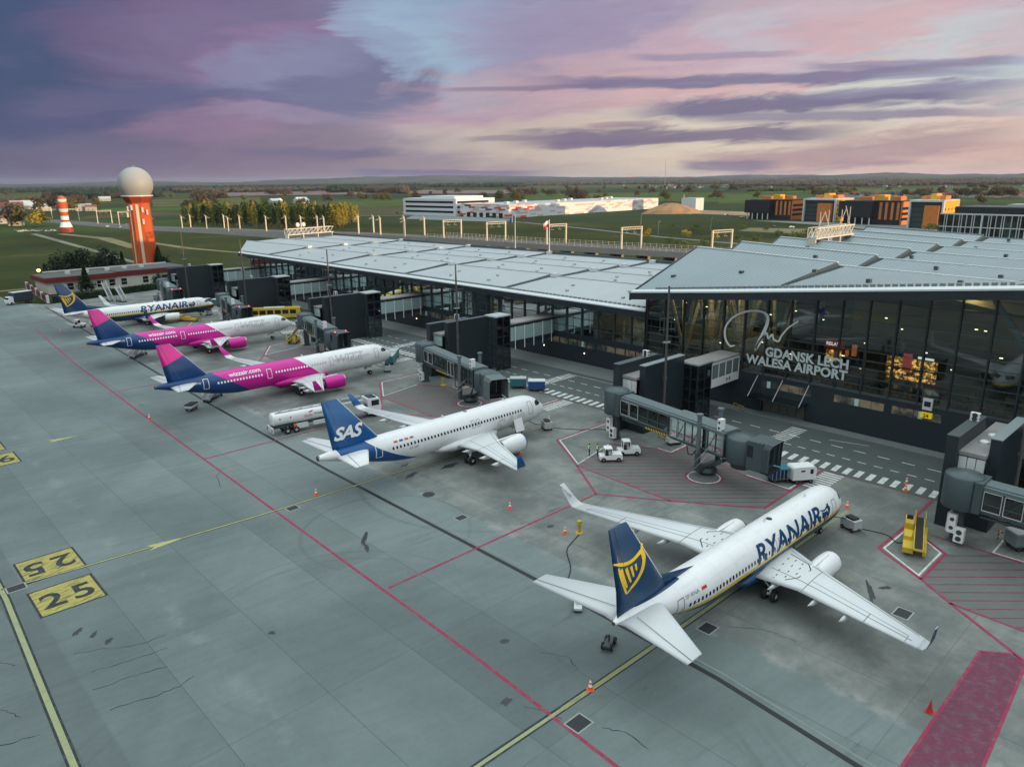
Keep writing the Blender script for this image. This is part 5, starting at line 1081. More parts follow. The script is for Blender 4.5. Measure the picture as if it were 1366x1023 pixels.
def jet_bridge(loc, rz, L, label, docked=0.0, cab_rz=0.0, beacon=False):
    t = thing('boarding_bridge', label, 'boarding bridge', loc, rz, 'boarding bridges at the gates')
    B = lambda mb, n, m: mb.build(n, m, t)
    mb = MB(); mb.smooth = True; mb.lathe((0, 0, 3.9), [(1.75, 0), (1.8, .1), (1.8, 3.3), (1.7, 3.45), (.2, 3.75)], n=28); rot = B(mb, 'rotunda', BRG)
    B(MB().lathe((0, 0, 0), [(.75, 0), (.75, .15), (.55, .2), (.55, 3.9)], n=16), 'pedestal', DGREY)
    ac_unit(t, (-.2, -1.1, 1.3), (.7, .6, 2.0)); ac_unit(t, (.6, -1.2, .5), (.9, .6, 1.5)); MB().box(-.9, -.6, -.5, .5, 1.0, 3.0).build('control_cabinet', WHITE, t)
    dz = -.028
    def tunnel(x0, x1, w, zb, zt, name, fr, nwin):
        z = lambda x, b: b + dz * (x)
        hx = lambda ya, yb, b0, b1: [[(x0, ya, z(x0, b0)), (x1, ya, z(x1, b0)), (x1, yb, z(x1, b0)), (x0, yb, z(x0, b0))], [(x0, ya, z(x0, b1)), (x1, ya, z(x1, b1)), (x1, yb, z(x1, b1)), (x0, yb, z(x0, b1))]]
        mb = MB().hexa(*hx(-w / 2, w / 2, zb, zb + .3)); o = B(mb, name, BRG)
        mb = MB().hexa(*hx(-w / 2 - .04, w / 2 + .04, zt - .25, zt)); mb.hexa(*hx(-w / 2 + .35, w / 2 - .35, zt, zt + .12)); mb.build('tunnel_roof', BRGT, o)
        for sd in (-1, 1):
            y = sd * (w / 2 - .06)
            MB().add([(x0, y, z(x0, zb + .3)), (x1, y, z(x1, zb + .3)), (x1, y, z(x1, zt - .25)), (x0, y, z(x0, zt - .25))], [(0, 1, 2, 3)]).build('side_glazing', TUNG, o)
            mb = MB(); rails = ((zb + .28, .10), (zt - .3, .09), (zb + 1.1, .035))
            for b, r in rails: mb.tube((x0, sd * w / 2, z(x0, b)), (x1, sd * w / 2, z(x1, b)), r, n=4)
            for k in range(nwin + 1):
                x = x0 + (x1 - x0) * k / nwin; mb.tube((x, sd * w / 2, z(x, zb + .2)), (x, sd * w / 2, z(x, zt - .2)), .075, n=4)
                if k < nwin and nwin < 9 and k % 2: xn = x0 + (x1 - x0) * (k + 1) / nwin; mb.tube((x, sd * w / 2, z(x, zb + .3)), (xn, sd * w / 2, z(xn, zt - .3)), .03, n=4)
            mb.build('window_frame', fr, o)
            if nwin < 9:
                mb = MB()
                for k in range(0, 2): 
                    xa, xb = x0 + (x1 - x0) * k / nwin + .12, x0 + (x1 - x0) * (k + 1) / nwin - .12; yy = sd * (w / 2 + .06)
                    pts = [(xa, yy, z(xa, zb + .42)), (xb, yy, z(xb, zb + .42)), (xb, yy, z(xb, zt - .42)), (xa, yy, z(xa, zt - .42))]; mb.path(pts + [pts[0]], .035, 4)
                mb.build('white_trim', OFFW, o)
        MB().hexa(*[[(x, y * .97, zz + .0) for x, y, zz in q] for q in hx(-w / 2 + .12, w / 2 - .12, zb + .30, zb + .34)]).build('tunnel_floor', DGREY, o)
        return o
    B(MB().box(1.3, 2.0, -1.5, 1.5, 4.0, 7.2), 'rotunda_collar', BRG)
    m1 = 2 + (L - 2) * .48
    tunnel(2.0, m1 + 1.2, 2.5, 4.15, 6.95, 'inner_tunnel', BRG, 6); tunnel(m1, L - 1.6, 3.0, 3.9, 7.1, 'outer_tunnel', BRG, 7)
    MB().box(m1 - 4.5, m1 + .2, -1.42, -1.3, 3.62, 3.86).box(m1 - 4.5, m1 + .2, 1.3, 1.42, 3.62, 3.86).build('hazard_strip', HAZ, t)
    MB().box(2.0, m1 + 2.5, -.9, -.7, 3.5, 3.75).box(2, m1 + 2.5, .7, .9, 3.5, 3.75).build('under_beam', DGREY, t)
    dx = L - 5.0
    for sd in (-1, 1):
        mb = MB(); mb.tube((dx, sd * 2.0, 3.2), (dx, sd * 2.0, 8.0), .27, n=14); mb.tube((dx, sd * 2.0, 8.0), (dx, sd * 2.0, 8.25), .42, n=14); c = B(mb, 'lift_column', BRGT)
        MB().tube((dx, sd * 2.0, .9), (dx, sd * 2.0, 3.2), .36, n=14).build('lower_column', DGREY, c)
    B(MB().box(dx - .4, dx + .4, -2.2, 2.2, .75, 1.25).box(dx - .25, dx + .25, -2.2, 2.2, 3.0, 3.6), 'cross_beam', DGREY)
    for sd in (-1, 1): B(MB().lathe((dx, sd * .75 - .2, .52), [(.3, 0), (.52, .03), (.52, .4), (.3, .43)], 'y', 18), 'drive_wheel', BLACK)
    B(MB().lathe((dx, 0, .3), [(1.25, 0), (1.3, .2), (1.1, .6)], n=20), 'drive_base', DGREY)
    B(MB().path([(dx - .3, -1.9, 3.6), (dx - .9, -1.9, 2.6), (dx - 1.6, -1.9, 2.5), (dx - 2, -1.8, 3.7)], .07), 'cable_loop', BLACK)
    B(MB().hexa([(dx + .4, -.5, .9), (L - 1.5, -1.7, 2.8), (L - 1.5, -1.5, 2.8), (dx + .4, -.3, .9)], [(dx + .4, -.5, 1.3), (L - 1.5, -1.7, 3.4), (L - 1.5, -1.5, 3.4), (dx + .4, -.3, 1.3)]).hexa([(dx + .4, .3, .9), (L - 1.5, 1.5, 2.8), (L - 1.5, 1.7, 2.8), (dx + .4, .5, .9)], [(dx + .4, .3, 1.3), (L - 1.5, 1.5, 3.4), (L - 1.5, 1.7, 3.4), (dx + .4, .5, 1.3)]), 'support_arm', DGREY)
    zc = dz * L
    mb = MB(); mb.smooth = True; mb.lathe((L, 0, 3.8 + zc), [(1.85, 0), (1.9, .1), (1.9, 2.95), (1.8, 3.1), (.2, 3.4)], n=28); B(mb, 'cab_rotunda', BRG)
    B(MB().lathe((L, 0, 3.0 + zc), [(1.2, 0), (1.5, .8)], n=20), 'cab_underside', DGREY)
    ac_unit(t, (L - 2.6, -.9, 7.1 + zc), (.55, .8, 1.5))
    cab = bpy.data.objects.new('cab', None); COL.objects.link(cab); cab.parent = t; cab.location = (L, 0, zc); cab.rotation_euler = (0, 0, cab_rz)
    MB().box(1.4, 3.3, -1.55, -1.4, 3.7, 6.9).box(1.4, 3.3, 1.4, 1.55, 3.7, 6.9).box(1.4, 3.3, -1.55, 1.55, 6.9, 7.15).box(1.4, 3.4, -1.5, 1.5, 3.55, 3.8).build('cab_shell', BRG, cab)
    MB().box(1.5, 2.2, -1.6, -1.58, 5.2, 6.6).build('cab_window', GLASSD, cab)
    ln = 1.0 + docked; n = max(4, int(ln / .28)); rg = []
    for k in range(n + 1):
        x = 3.3 + ln * k / n; s = 1.0 + (.05 if k % 2 else -.03); f_ = k / n * .25
        rg.append([(x - f_ * .3, -1.6 * s, 3.75), (x, -1.6 * s, 6.6), (x + f_, -1.3 * s, 7.15), (x + f_, 1.3 * s, 7.15), (x, 1.6 * s, 6.6), (x - f_ * .3, 1.6 * s, 3.75)])
    MB().loft(rg, cap=False, closed=False).build('folding_hood', DGREY if not docked else mat('hood_fabric', (.13, .16, .165), .8), cab)
    MB().box(3.2, 4.3, -1.5, 1.5, 3.5, 3.62).build('bumper', BLACK, cab)
    for sd in (-1, 1): MB().lathe((2.9, sd * 1.2, 7.15), [(.07, 0), (.07, .2), (.02, .26)], n=8).build('warning_light', LAMPR if beacon else MGREY, cab)
    B(MB().path([(L - 3.5, -1.7, 3.5), (L - 3.5, -3.2, 2.6), (L - 5.6, -3.2, .2)], .06, 4).path([(L - 3.5, -1.7, 4.4), (L - 3.5, -3.2, 3.5), (L - 5.6, -3.2, 1.1)], .05, 4), 'service_stair', MGREY)
    return t
NM = ['nearest of the dark gate towers, at the edge beside the yellow belt loader', 'dark gate tower with white banded link beside the airport name', 'dark gate tower with pale glass link just beyond the blue-tailed airliner nose', 'dark gate tower with pale link nearest the yellow bus', 'dark gate tower with pale link beside the far pink airliner nose', 'farthest dark gate tower, close to the red-roofed low building']
NB = ['boarding bridge running out of frame above the yellow belt loader area', 'blue-grey boarding bridge over the two white tow tractors', 'boarding bridge docked at the blue-tailed airliner, white cooling box on its roof', 'retracted boarding bridge with two red lights beside the nearer pink airliner', 'retracted boarding bridge with two red lights beside the farther pink airliner', 'boarding bridge beside the nose of the distant yellow-harp airliner']
for k in range(6):
    Yg = 13.6 + 45.1 * k if k else 14.4
    gate_tower(Yg, 106.5 if k < 2 else 110.7, k < 2, NM[k])
    dk = k == 2
    jet_bridge((80.4, Yg + 4.3, 0), radians([-90, -97.5, -100, -101, -101, -101][k]), [22, 21.6, 21.4, 19, 19, 19][k], NB[k], 1.9 if dk else 0.0, radians([0, 8, -12, 10, 10, 10][k]), k > 2)
# light masts
MASTD = mat('weathered_mast', (.085, .08, .075), .6, var=.2)
def light_mast(x, y, h, label):
    t = thing('light_mast', label, 'light mast', (x, y, 0), 0, 'tall slim light masts along the gates')
    MB().tube((0, 0, 0), (0, 0, h), .24, .14, 12).build('mast', MASTD, t)
    MB().tube((-1.3, .5, h - 6.2), (1.3, -.5, h - 6.2), .05).tube((-1.3, .5, h - 4.6), (1.3, -.5, h - 4.6), .05).path([(-1.2, .46, h - 6.8), (-1.2, .46, h - 4.2)], .05).path([(1.2, -.46, h - 6.8), (1.2, -.46, h - 4.2)], .05).path([(-.6, .23, h - 6.6), (-.6, .23, h - 4.4)], .05).path([(.6, -.23, h - 6.6), (.6, -.23, h - 4.4)], .05).build('lamp_bracket', DGREY, t)
    MB().box(-.5, .5, -.35, .35, h - 8.2, h - 8).build('platform', MGREY, t)
    MB().lathe((0, 0, h * .36), [(.32, 0), (.32, .5)], n=10).build('collar', MASTD, t)
    return t
for (x, y, lb) in ((88, 60.2, 'slim light mast standing at the airport-name corner of the hall'), (86, 105.3, 'slim light mast in front of the tower by the blue-tailed airliner'), (86, 151, 'slim light mast in front of the tower nearest the yellow bus'), (86, 196.5, 'slim light mast in front of the tower by the far pink nose'), (86, 238.5, 'slim light mast in front of the farthest gate tower'), (88, 15.8, 'light mast crossing the nearest gate tower at the edge')): light_mast(x, y, 21.5, lb)
# ================================================================== VEHICLES AND APRON KIT
def wheels(t, xs, y, r, w, name='wheel'):
    for x in xs:
        for sd in (-1, 1):
            mb = MB(); mb.smooth = True; mb.lathe((x, sd * y - w / 2, r), [(r * .55, 0), (r * .92, .0), (r, w * .2), (r, w * .8), (r * .92, w), (r * .55, w)], 'y', 16); o = mb.build(name, BLACK, t)
            MB().lathe((x, sd * y - w * .53, r), [(.02, 0), (r * .55, .02), (r * .55, w * 1.06 - .02), (.02, w * 1.06)], 'y', 10).build('rim', LGREY, o)
def tanker(loc, rz):
    t = thing('fuel_tanker', 'long white fuel tanker truck parked behind the blue tail', 'tanker', loc, rz)
    mb = MB(); mb.smooth = True
    prof = [(1.12 * (abs(cos(a)) ** .75) * (1 if cos(a) > 0 else -1), 2.35 + .95 * (abs(sin(a)) ** .8) * (1 if sin(a) > 0 else -1)) for a in [2 * pi * i / 28 for i in range(28)]]
    mb.loft([[(x, y * k, 2.35 + (z - 2.35) * k) for y, z in prof] for x, k in ((0, .82), (.12, .96), (.4, 1), (10.4, 1), (10.7, .96), (10.8, .82))]); tk = mb.build('tank', WHITE, t)
    MB().box(.5, 10.3, -.55, -.45, 3.3, 3.4).box(.5, 10.3, .45, .55, 3.3, 3.4).build('roof_rail', MGREY, tk)
    for k in range(6): MB().lathe((1.4 + k * 1.6, 0, 3.26), [(.28, 0), (.28, .12)], n=12).build('hatch', LGREY, tk)
    for sd in (-1, 1):
        for word, x0_, wd_, zz_, mm_ in (('ORLEN', 4.6, 1.3, 2.12, RED), ('Aviation', 6.2, 1.7, 2.3, DGREY)):
            vs, fs, w = text_flat(word, .36, bold=.01); k_ = wd_ / w
            MB().add([((x0_ + u * k_) if sd < 0 else (x0_ + wd_ - u * k_), sd * 1.128, zz_ + v) for u, v, q in vs], fs).build('lettering', mm_, tk)
        MB().add([(a, sd * 1.125, b) for a, b in ((5.3, 2.85), (5.9, 3.05), (6.1, 2.95), (5.6, 2.75))], [(0, 1, 2, 3)]).build('emblem', RED, tk)
        for x in (1.0, 2.6): MB().ball((x, sd * 1.1, 2.5), .13, .04, .13).build('red_badge', RED, tk)
    MB().box(-.1, 12.2, -.5, .5, .95, 1.35).build('chassis', DGREY, t)
    MB().box(-.3, -.1, -1.2, 1.2, .5, 1.3).mt(1).box(-.34, -.28, -1.15, -.8, .7, 1.1).box(-.34, -.28, .8, 1.15, .7, 1.1).build('rear_bumper', [OFFW, RED], t)
    MB().box(3.4, 5.2, -1.15, -.7, .6, 1.3).box(6, 8.5, -1.15, -.8, .7, 1.25).build('side_locker', OFFW, t); MB().box(3.0, 3.3, -1.16, -.9, .6, 1.4).build('fire_extinguisher', ORANGE, t)
    MB().box(11.0, 14.3, -1.22, 1.22, 1.1, 3.05).build('pump_module', LGREY, t); MB().box(11.0, 14.3, -.4, .4, 3.05, 3.5).build('module_top', MGREY, t); MB().box(11.3, 14.1, -1.24, -1.2, 2.5, 2.6).build('yellow_stripe', YEL, t)
    mb = MB().prism([(15.0, .6), (17.2, .6), (17.3, 1.7), (17.0, 3.0), (15.0, 3.1)], -1.2, 1.2); cb = mb.build('cab', WHITE, t)
    MB().prism([(17.33, 1.75), (17.06, 2.85), (17.02, 2.85), (17.25, 1.75)], -1.1, 1.1).build('windscreen', GLASSD, cb)
    for sd in (-1, 1): MB().box(15.6, 16.9, sd * 1.21 - .02, sd * 1.21 + .02, 1.9, 2.75).build('side_window', GLASSD, cb)
    MB().box(15.3, 16.6, -.9, .9, 3.1, 3.2).build('roof_box', GLASSD, cb); MB().box(14.5, 15, -.9, .9, .8, 2.2).build('gearbox_cover', DGREY, t)
    wheels(t, (2.0, 3.3), 1.0, .5, .5); wheels(t, (12.6, 16.1), 1.0, .52, .4)
def tractor(loc, rz, label, cab_h=1.9):
    t = thing('tow_tractor', label, 'tractor', loc, rz, 'white baggage tow tractors')
    MB().prism([(-1.5, .35), (1.5, .35), (1.55, .8), (1.45, 1.05), (.1, 1.1), (0, .85), (-1.5, .85)], -.7, .7).build('body', WHITE, t)
    mb = MB().box(-.9, .15, -.68, .68, cab_h - .08, cab_h)
    for x in (-.85, .1):
        for y in (-.64, .64): mb.tube((x, y, .9), (x, y, cab_h), .045, n=6)
    c = mb.build('cab_frame', WHITE, t); MB().box(.1, .12, -.6, .6, 1.1, cab_h - .1).build('windscreen', GLASSD, c)
    MB().box(-.75, -.35, -.5, .5, .85, 1.3).build('seat', BLACK, t); MB().box(1.5, 1.6, -.6, .6, .4, .6).build('bumper', BLACK, t)
    wheels(t, (-1.0, 1.0), .62, .33, .22); return t
def belt_loader(loc, rz, label, tilt=.05):
    t = thing('belt_loader', label, 'belt loader', loc, rz, 'yellow belt loaders')
    MB().prism([(-3.1, .4), (3.1, .4), (3.1, .95), (-3.1, .95)], -1.0, -.05).build('chassis', YEL, t); MB().prism([(-3.1, .4), (3.1, .4), (3.1, .8), (-3.1, .8)], .75, 1.1).build('side_deck', YEL, t)
    c = MB().prism([(-3.0, .95), (-1.6, .95), (-1.5, 1.6), (-1.7, 1.95), (-2.9, 1.95)], -1.0, -.2).build('cab', YEL, t)
    MB().box(-2.6, -1.9, -1.02, -.99, 1.3, 1.85).box(-2.85, -1.75, -.9, -.3, 1.94, 1.97).build('cab_window', GLASSD, c)
    MB().box(-.4, 1.2, -1.0, -.3, .95, 1.35).build('engine_cover', YEL, t)
    zb = lambda x: 1.3 + tilt * (x + 4)
    MB().hexa([(-4.3, -.1, zb(-4.3) - .2), (4.3, -.1, zb(4.3) - .2), (4.3, .8, zb(4.3) - .2), (-4.3, .8, zb(-4.3) - .2)], [(-4.3, -.1, zb(-4.3)), (4.3, -.1, zb(4.3)), (4.3, .8, zb(4.3)), (-4.3, .8, zb(-4.3))]).build('conveyor_frame', YEL, t)
    MB().hexa([(-4.2, 0, zb(-4.2) - .02), (4.2, 0, zb(4.2) - .02), (4.2, .7, zb(4.2) - .02), (-4.2, .7, zb(-4.2) - .02)], [(-4.2, 0, zb(-4.2) + .04), (4.2, 0, zb(4.2) + .04), (4.2, .7, zb(4.2) + .04), (-4.2, .7, zb(-4.2) + .04)]).build('belt', BLACK, t)
    mb = MB()
    for y in (-.12, .82): mb.path([(-4.2, y, zb(-4.2)), (-4.2, y, zb(-4.2) + .8), (-2.2, y, zb(-2.2) + .8), (-2.2, y, zb(-2.2))], .04, 5)
    mb.path([(2, .82, zb(2)), (2, .82, zb(2) + .7), (4.2, .82, zb(4.2) + .7), (4.2, .82, zb(4.2))], .04, 5); mb.build('handrail', YEL, t)
    wheels(t, (-2.2, 2.0), .85, .38, .25); return t
def gpu(loc, rz, label, cable):
    t = thing('ground_power_unit', label, 'ground power unit', loc, rz, 'grey ground power carts at the aircraft noses')
    MB().prism([(-.9, .35), (.9, .35), (.9, 1.1), (.6, 1.3), (-.9, 1.3)], -.6, .6).build('housing', LGREY, t); MB().box(-.6, .5, -.4, .4, 1.3, 1.5).build('cable_tray', BLACK, t); MB().box(.91, .93, -.4, .4, .5, 1.0).build('grille', DGREY, t)
    MB().path([(-.9, 0, .45), (-1.9, 0, .25)], .04).build('drawbar', DGREY, t); wheels(t, (-.6, .6), .55, .25, .16)
    co, si = cos(-rz), sin(-rz); P = smooth([(co * (x - loc[0]) - si * (y - loc[1]), si * (x - loc[0]) + co * (y - loc[1]), z) for x, y, z in cable], 4)
    MB().path(P, .05, 5).build('cable', BLACK, t)
def cone(loc, label, plain=False, s=1.0):
    t = thing('traffic_cone', label, 'traffic cone', loc, random.uniform(0, 1.5), 'orange traffic cones on the apron')
    MB().box(-.26 * s, .26 * s, -.26 * s, .26 * s, 0, .06).build('foot', ORANGE if not plain else RED, t)
    q = lambda a, b: MB().lathe((0, 0, 0), [(s * (.2 - .19 * a), s * (.06 + .94 * a)), (s * (.2 - .19 * b), s * (.06 + .94 * b))], n=14)
    q(0, 1).build('body', ORANGE if not plain else RED, t)
    if not plain:
        for a, b in ((.28, .48), (.64, .82)): m_ = MB().lathe((0, 0, 0), [(s * (.208 - .19 * a), s * (.06 + .94 * a)), (s * (.208 - .19 * b), s * (.06 + .94 * b))], n=14); m_.build('reflective_band', TWHITE, t)
def cart(loc, rz, label, bm_, tm, L=2.9, W=1.5, H=1.65, grp='baggage carts and containers', open_=False):
    t = thing('baggage_cart', label, 'baggage cart', loc, rz, grp)
    MB().box(-L / 2, L / 2, -W / 2, W / 2, .42, .56).build('deck', DGREY, t)
    if open_:
        mb = MB()
        for k in range(6):
            x = -L / 2 + .05 + (L - .1) * k / 5
            mb.tube((x, -W / 2, .5), (x, -W / 2, H), .04, n=5).tube((x, W / 2, .5), (x, W / 2, H), .04, n=5)
        mb.build('cage', LGREY, t); MB().box(-L / 2, L / 2, -.03, .03, .56, H).box(-L / 2 - .02, -L / 2 + .04, -W / 2, W / 2, .56, H).build('curtain', bm_, t)
    else: MB().prism([(-L / 2, .56), (L / 2, .56), (L / 2, H), (-L / 2, H)], -W / 2 + .02, W / 2 - .02).build('curtain', bm_, t)
    MB().prism([(-L / 2 - .05, H), (L / 2 + .05, H), (L / 2, H + .14), (-L / 2, H + .14)], -W / 2 - .03, W / 2 + .03).build('roof', tm, t)
    MB().path([(L / 2, 0, .45), (L / 2 + .9, 0, .3)], .04).build('drawbar', DGREY, t); wheels(t, (-L / 2 + .45, L / 2 - .45), W / 2 - .12, .22, .14)
def stairs(loc, rz, label, h=3.2):
    t = thing('passenger_steps', label, 'mobile steps', loc, rz, 'mobile steps on wheels'); n = 12; mb = MB()
    for k in range(n): mb.box(k * .3, k * .3 + .3, -.6, .6, .5 + (h - .5) * k / n, .56 + (h - .5) * k / n + .12)
    mb.build('treads', LGREY, t)
    for y in (-.65, .65): MB().hexa([(0, y - .04, .3), (n * .3, y - .04, h - .2), (n * .3, y + .04, h - .2), (0, y + .04, .3)], [(0, y - .04, 1.4), (n * .3, y - .04, h + 1), (n * .3, y + .04, h + 1), (0, y + .04, 1.4)]).build('side_panel', OFFW, t)
    MB().box(n * .3, n * .3 + 1.1, -.7, .7, h - .15, h).build('platform', LGREY, t); MB().box(.2, 4.4, -.5, .5, .3, .5).path([(4, -.5, .4), (4, -.5, h)], .05).path([(4, .5, .4), (4, .5, h)], .05).path([(1.5, -.5, .4), (4, -.5, h * .6)], .05).build('frame', DGREY, t)
    wheels(t, (.5, 4.1), .6, .25, .16)
def person(loc, rz, label, arm=0.):
    t = thing('person', label, 'person', loc, rz, 'ramp workers in hi-vis vests')
    me = bpy.data.meshes.new('body'); V = [(0, 0, .95), (0, .1, .92), (.02, .11, .5), (0, .12, .08), (.14, .13, .03), (0, -.1, .92), (-.04, -.12, .5), (-.08, -.13, .08), (.06, -.14, .03), (0, 0, 1.2), (0, 0, 1.42), (0, .19, 1.42), (.02, .26, 1.15), (.14 + arm, .24, .95 + arm * .5), (0, -.19, 1.42), (.0, -.27, 1.15), (.12, -.26, .93), (0, 0, 1.53), (.01, 0, 1.66), (.01, 0, 1.74), (.20 + arm, .23, .88 + arm * .5), (.18, -.26, .86)]
    E_ = [(0, 1), (1, 2), (2, 3), (3, 4), (0, 5), (5, 6), (6, 7), (7, 8), (0, 9), (9, 10), (10, 11), (11, 12), (12, 13), (10, 14), (14, 15), (15, 16), (10, 17), (17, 18), (18, 19), (13, 20), (16, 21)]
    me.from_pydata(V, E_, []); o = bpy.data.objects.new('body', me); COL.objects.link(o)
    o.modifiers.new('skin', 'SKIN'); R = [.15, .1, .075, .055, .045, .1, .075, .055, .045, .15, .15, .075, .05, .04, .075, .05, .04, .06, .10, .085, .035, .035]
    for v, r in zip(me.skin_vertices[0].data, R): v.radius = (r, r)
    me.skin_vertices[0].data[0].use_root = True; s_ = o.modifiers.new('sub', 'SUBSURF'); s_.levels = 1; s_.render_levels = 1
    dg = bpy.context.evaluated_depsgraph_get(); m2 = bpy.data.meshes.new_from_object(o.evaluated_get(dg)); bpy.data.objects.remove(o)
    m2.materials.clear(); [m2.materials.append(m) for m in (CLOTH, HIVIS, SKIN, BLACK)]
    for p in m2.polygons:
        z, y_ = p.center.z, abs(p.center.y); p.use_smooth = True
        p.material_index = 2 if z > 1.5 or (p.center.x > .14 and .8 < z < 1.0 + arm) else (1 if 1.0 < z < 1.5 and y_ < .2 else (3 if z < .1 else 0))
    b = bpy.data.objects.new('body', m2); COL.objects.link(b); b.parent = t
    mb = MB(); mb.smooth = True; mb.ball((0, 0, 1.71), .105, .1, .085, 10, 6); mb.build('hair', BLACK, t)
    MB().box(-.16, .16, -.19, .19, 1.12, 1.17).build('reflective_band', TWHITE, t)
tanker((45.6, 99.9, 0), radians(-8))
tractor((72.9, 57.9, 0), radians(-42), 'white tow tractor with open cab beside two hi-vis workers', 1.9); tractor((76.4, 57.6, 0), radians(-40), 'taller white tow tractor parked under the boarding bridge pedestal', 2.1)
tractor((49.2, 216.6, 0), radians(-45), 'white tow tractor under the tail of the farthest airliner', 2.0)
person((72.2, 61.0, 0), 2.6, 'worker in hi-vis vest standing away from the tow tractor'); person((73.0, 60.2, 0), -.4, 'worker in hi-vis vest beside the tow tractor cab', .12); person((46.4, 124.4, 0), .6, 'worker in hi-vis vest under the pink-finned tail')
# hose cart
t = thing('hose_cart', 'white cart with coiled yellow hose under the boarding bridge', 'hose cart', (84.2, 55.6, 0), radians(-30))
MB().prism([(-1, .4), (1, .4), (.9, 1.1), (-.9, 1.1)], -.6, .6).build('body', WHITE, t)
mb = MB()
for k in range(4): r = .62 + .05 * (k % 2); mb.path([(.3 + r * cos(a * pi / 8), r * .7 * sin(a * pi / 8), 1.18 + .12 * k) for a in range(17)], .08, 6)
mb.build('hose', YEL, t); wheels(t, (-.6, .6), .5, .25, .16)
cart((82.2, 38.9, 0), radians(-35), 'open blue curtained cart beside the white generator box', BLUE, TEAL, 2.6, 1.6, 1.7, open_=True)
t = thing('generator_trailer', 'white boxy generator trailer beside the open blue cart', 'generator', (83.9, 36.9, 0), radians(-35))
MB().prism([(-1.5, .55), (1.5, .55), (1.5, 2.0), (1.3, 2.2), (-1.35, 2.2), (-1.5, 2.0)], -.85, .85).build('housing', WHITE, t); MB().box(-.5, .0, -.87, -.84, 1.6, 1.8).box(.7, 1.1, -.87, -.84, 1.3, 1.9).build('grille', BLACK, t); MB().box(-1.4, 1.4, -.6, .6, .35, .55).path([(1.5, 0, .4), (2.4, 0, .3)], .05).build('chassis', DGREY, t); wheels(t, (-.9, .9), .75, .3, .18)
belt_loader((76.4, 21.3, 0), radians(197), 'yellow belt loader parked in the white-lined box by the near gate', .03)
belt_loader((80.4, 158.6, 0), radians(45), 'yellow belt loader with raised conveyor between two pink airliners', .16)
belt_loader((72.9, 204.6, 0), radians(-60), 'pale yellow belt loader beside the farthest airliner engine', .05)
gpu((75.3, 27.2, 0), radians(70), 'grey power cart cabled to the nearest airliner nose', [(75.3, 27.2, 1.2), (74.2, 28.3, 1.4), (72.6, 28.6, 2.0)])
gpu((76.2, 72.8, 0), radians(60), 'grey power cart cabled to the white nose with the blue tail', [(76.2, 72.8, 1.2), (74.5, 72.9, 1.1), (72.5, 73.4, 2.2)])
gpu((79.4, 119.4, 0), radians(60), 'grey power cart at the nose of the nearer pink airliner', [(79.4, 119.4, 1.2), (77.8, 119.5, 1.2), (76.5, 120, 2.2)])
gpu((79.6, 160.2, 0), radians(60), 'grey power cart at the nose of the farther pink airliner', [(79.6, 160.2, 1.2), (79.3, 162.5, 1.2), (79, 164.8, 2.2)])
gpu((80.8, 210.0, 0), radians(50), 'grey power cart at the nose of the farthest airliner', [(80.8, 210, 1.2), (79.6, 210, 1.2), (78.4, 210, 2)])
for (x, y, lb, pl) in ((35.2, 121.1, 'orange cone on the long magenta line left of the pink tails', 0), (39.2, 75.6, 'orange cone on the thin yellow line behind the blue-tailed airliner', 0), (35.9, 29.8, 'orange cone beside the wide yellow line behind the nearest tail', 0), (51.1, 11.7, 'plain red cone beside the purple striped block', 1), (53.1, 56.5, 'orange cone alone on bare concrete between two airliners', 0), (53.0, 47.9, 'orange cone beside a small yellow post', 0), (80.4, 29.7, 'orange cone ahead of the nearest airliner nose', 0), (92.3, 27.5, 'red and white cone on the striped road crossing', 0), (90.0, 26.8, 'red and white cone at the edge of the striped crossing', 0), (90.1, 152.9, 'red cone near the yellow bus', 1), (67.3, 115.5, 'orange cone under the nearer pink airliner wing', 0), (79.4, 75.4, 'orange cone ahead of the white nose with the blue tail', 0), (83.8, 216.0, 'red cone beside the road ahead of the farthest airliner', 1), (76.3, 189.0, 'orange cone between the far pink airliner and the farthest airliner', 0), (61.8, 139.4, 'dark red cone behind the raised winglet of the nearer pink airliner', 1), (44.0, 212.9, 'pale orange cone out beyond the tails, nearest the far grass', 0), (66.0, 68.0, 'orange cone under the blue wingtip', 0)):
    cone((x, y, 0), lb, pl, 1.05 if pl else 1.0)
for (x, y, lb) in ((54.1, 46.9, 'yellow hydrant post beside an orange cone'), (80.6, 103.4, 'yellow post standing on the hatched zone under the docked bridge')):
    t = thing('hydrant_post', lb, 'post', (x, y, 0), .3); MB().lathe((0, 0, 0), [(.45, 0), (.4, .12), (.2, .2), (.16, 1.0), (.28, 1.1), (.24, 1.45), (.1, 1.5)], n=12).build('column', YEL, t); MB().box(.1, .45, -.08, .08, .75, 1.0).build('valve', YEL, t)
tag(MB().path([(p[0], p[1], .05) for p in smooth([(54.0, 46.7), (52.2, 46.1), (50.3, 45.2), (48, 42.6), (45.6, 40.9), (44.4, 39.2), (43.9, 38.4)], 5)], .05, 5).build('ground_cable', BLACK), 'dark cable snaking from the yellow hydrant post to the nearest tail', 'cable')
tag(MB().path([(p[0], p[1], .05) for p in smooth([(76.2, 26.3), (76.6, 24), (75.6, 22.6), (77.0, 21.8)], 5)], .05, 5).build('ground_cable', BLACK), 'dark cable running from the nearest power cart to the yellow belt loader', 'cable')
tag(MB().path([(p[0], p[1], .05) for p in smooth([(77.2, 72.4), (79.5, 69), (82, 66.5), (81.5, 63.5)], 5)], .05, 5).build('ground_cable', BLACK), 'dark cable between the power cart and the blue-grey boarding bridge', 'cable')
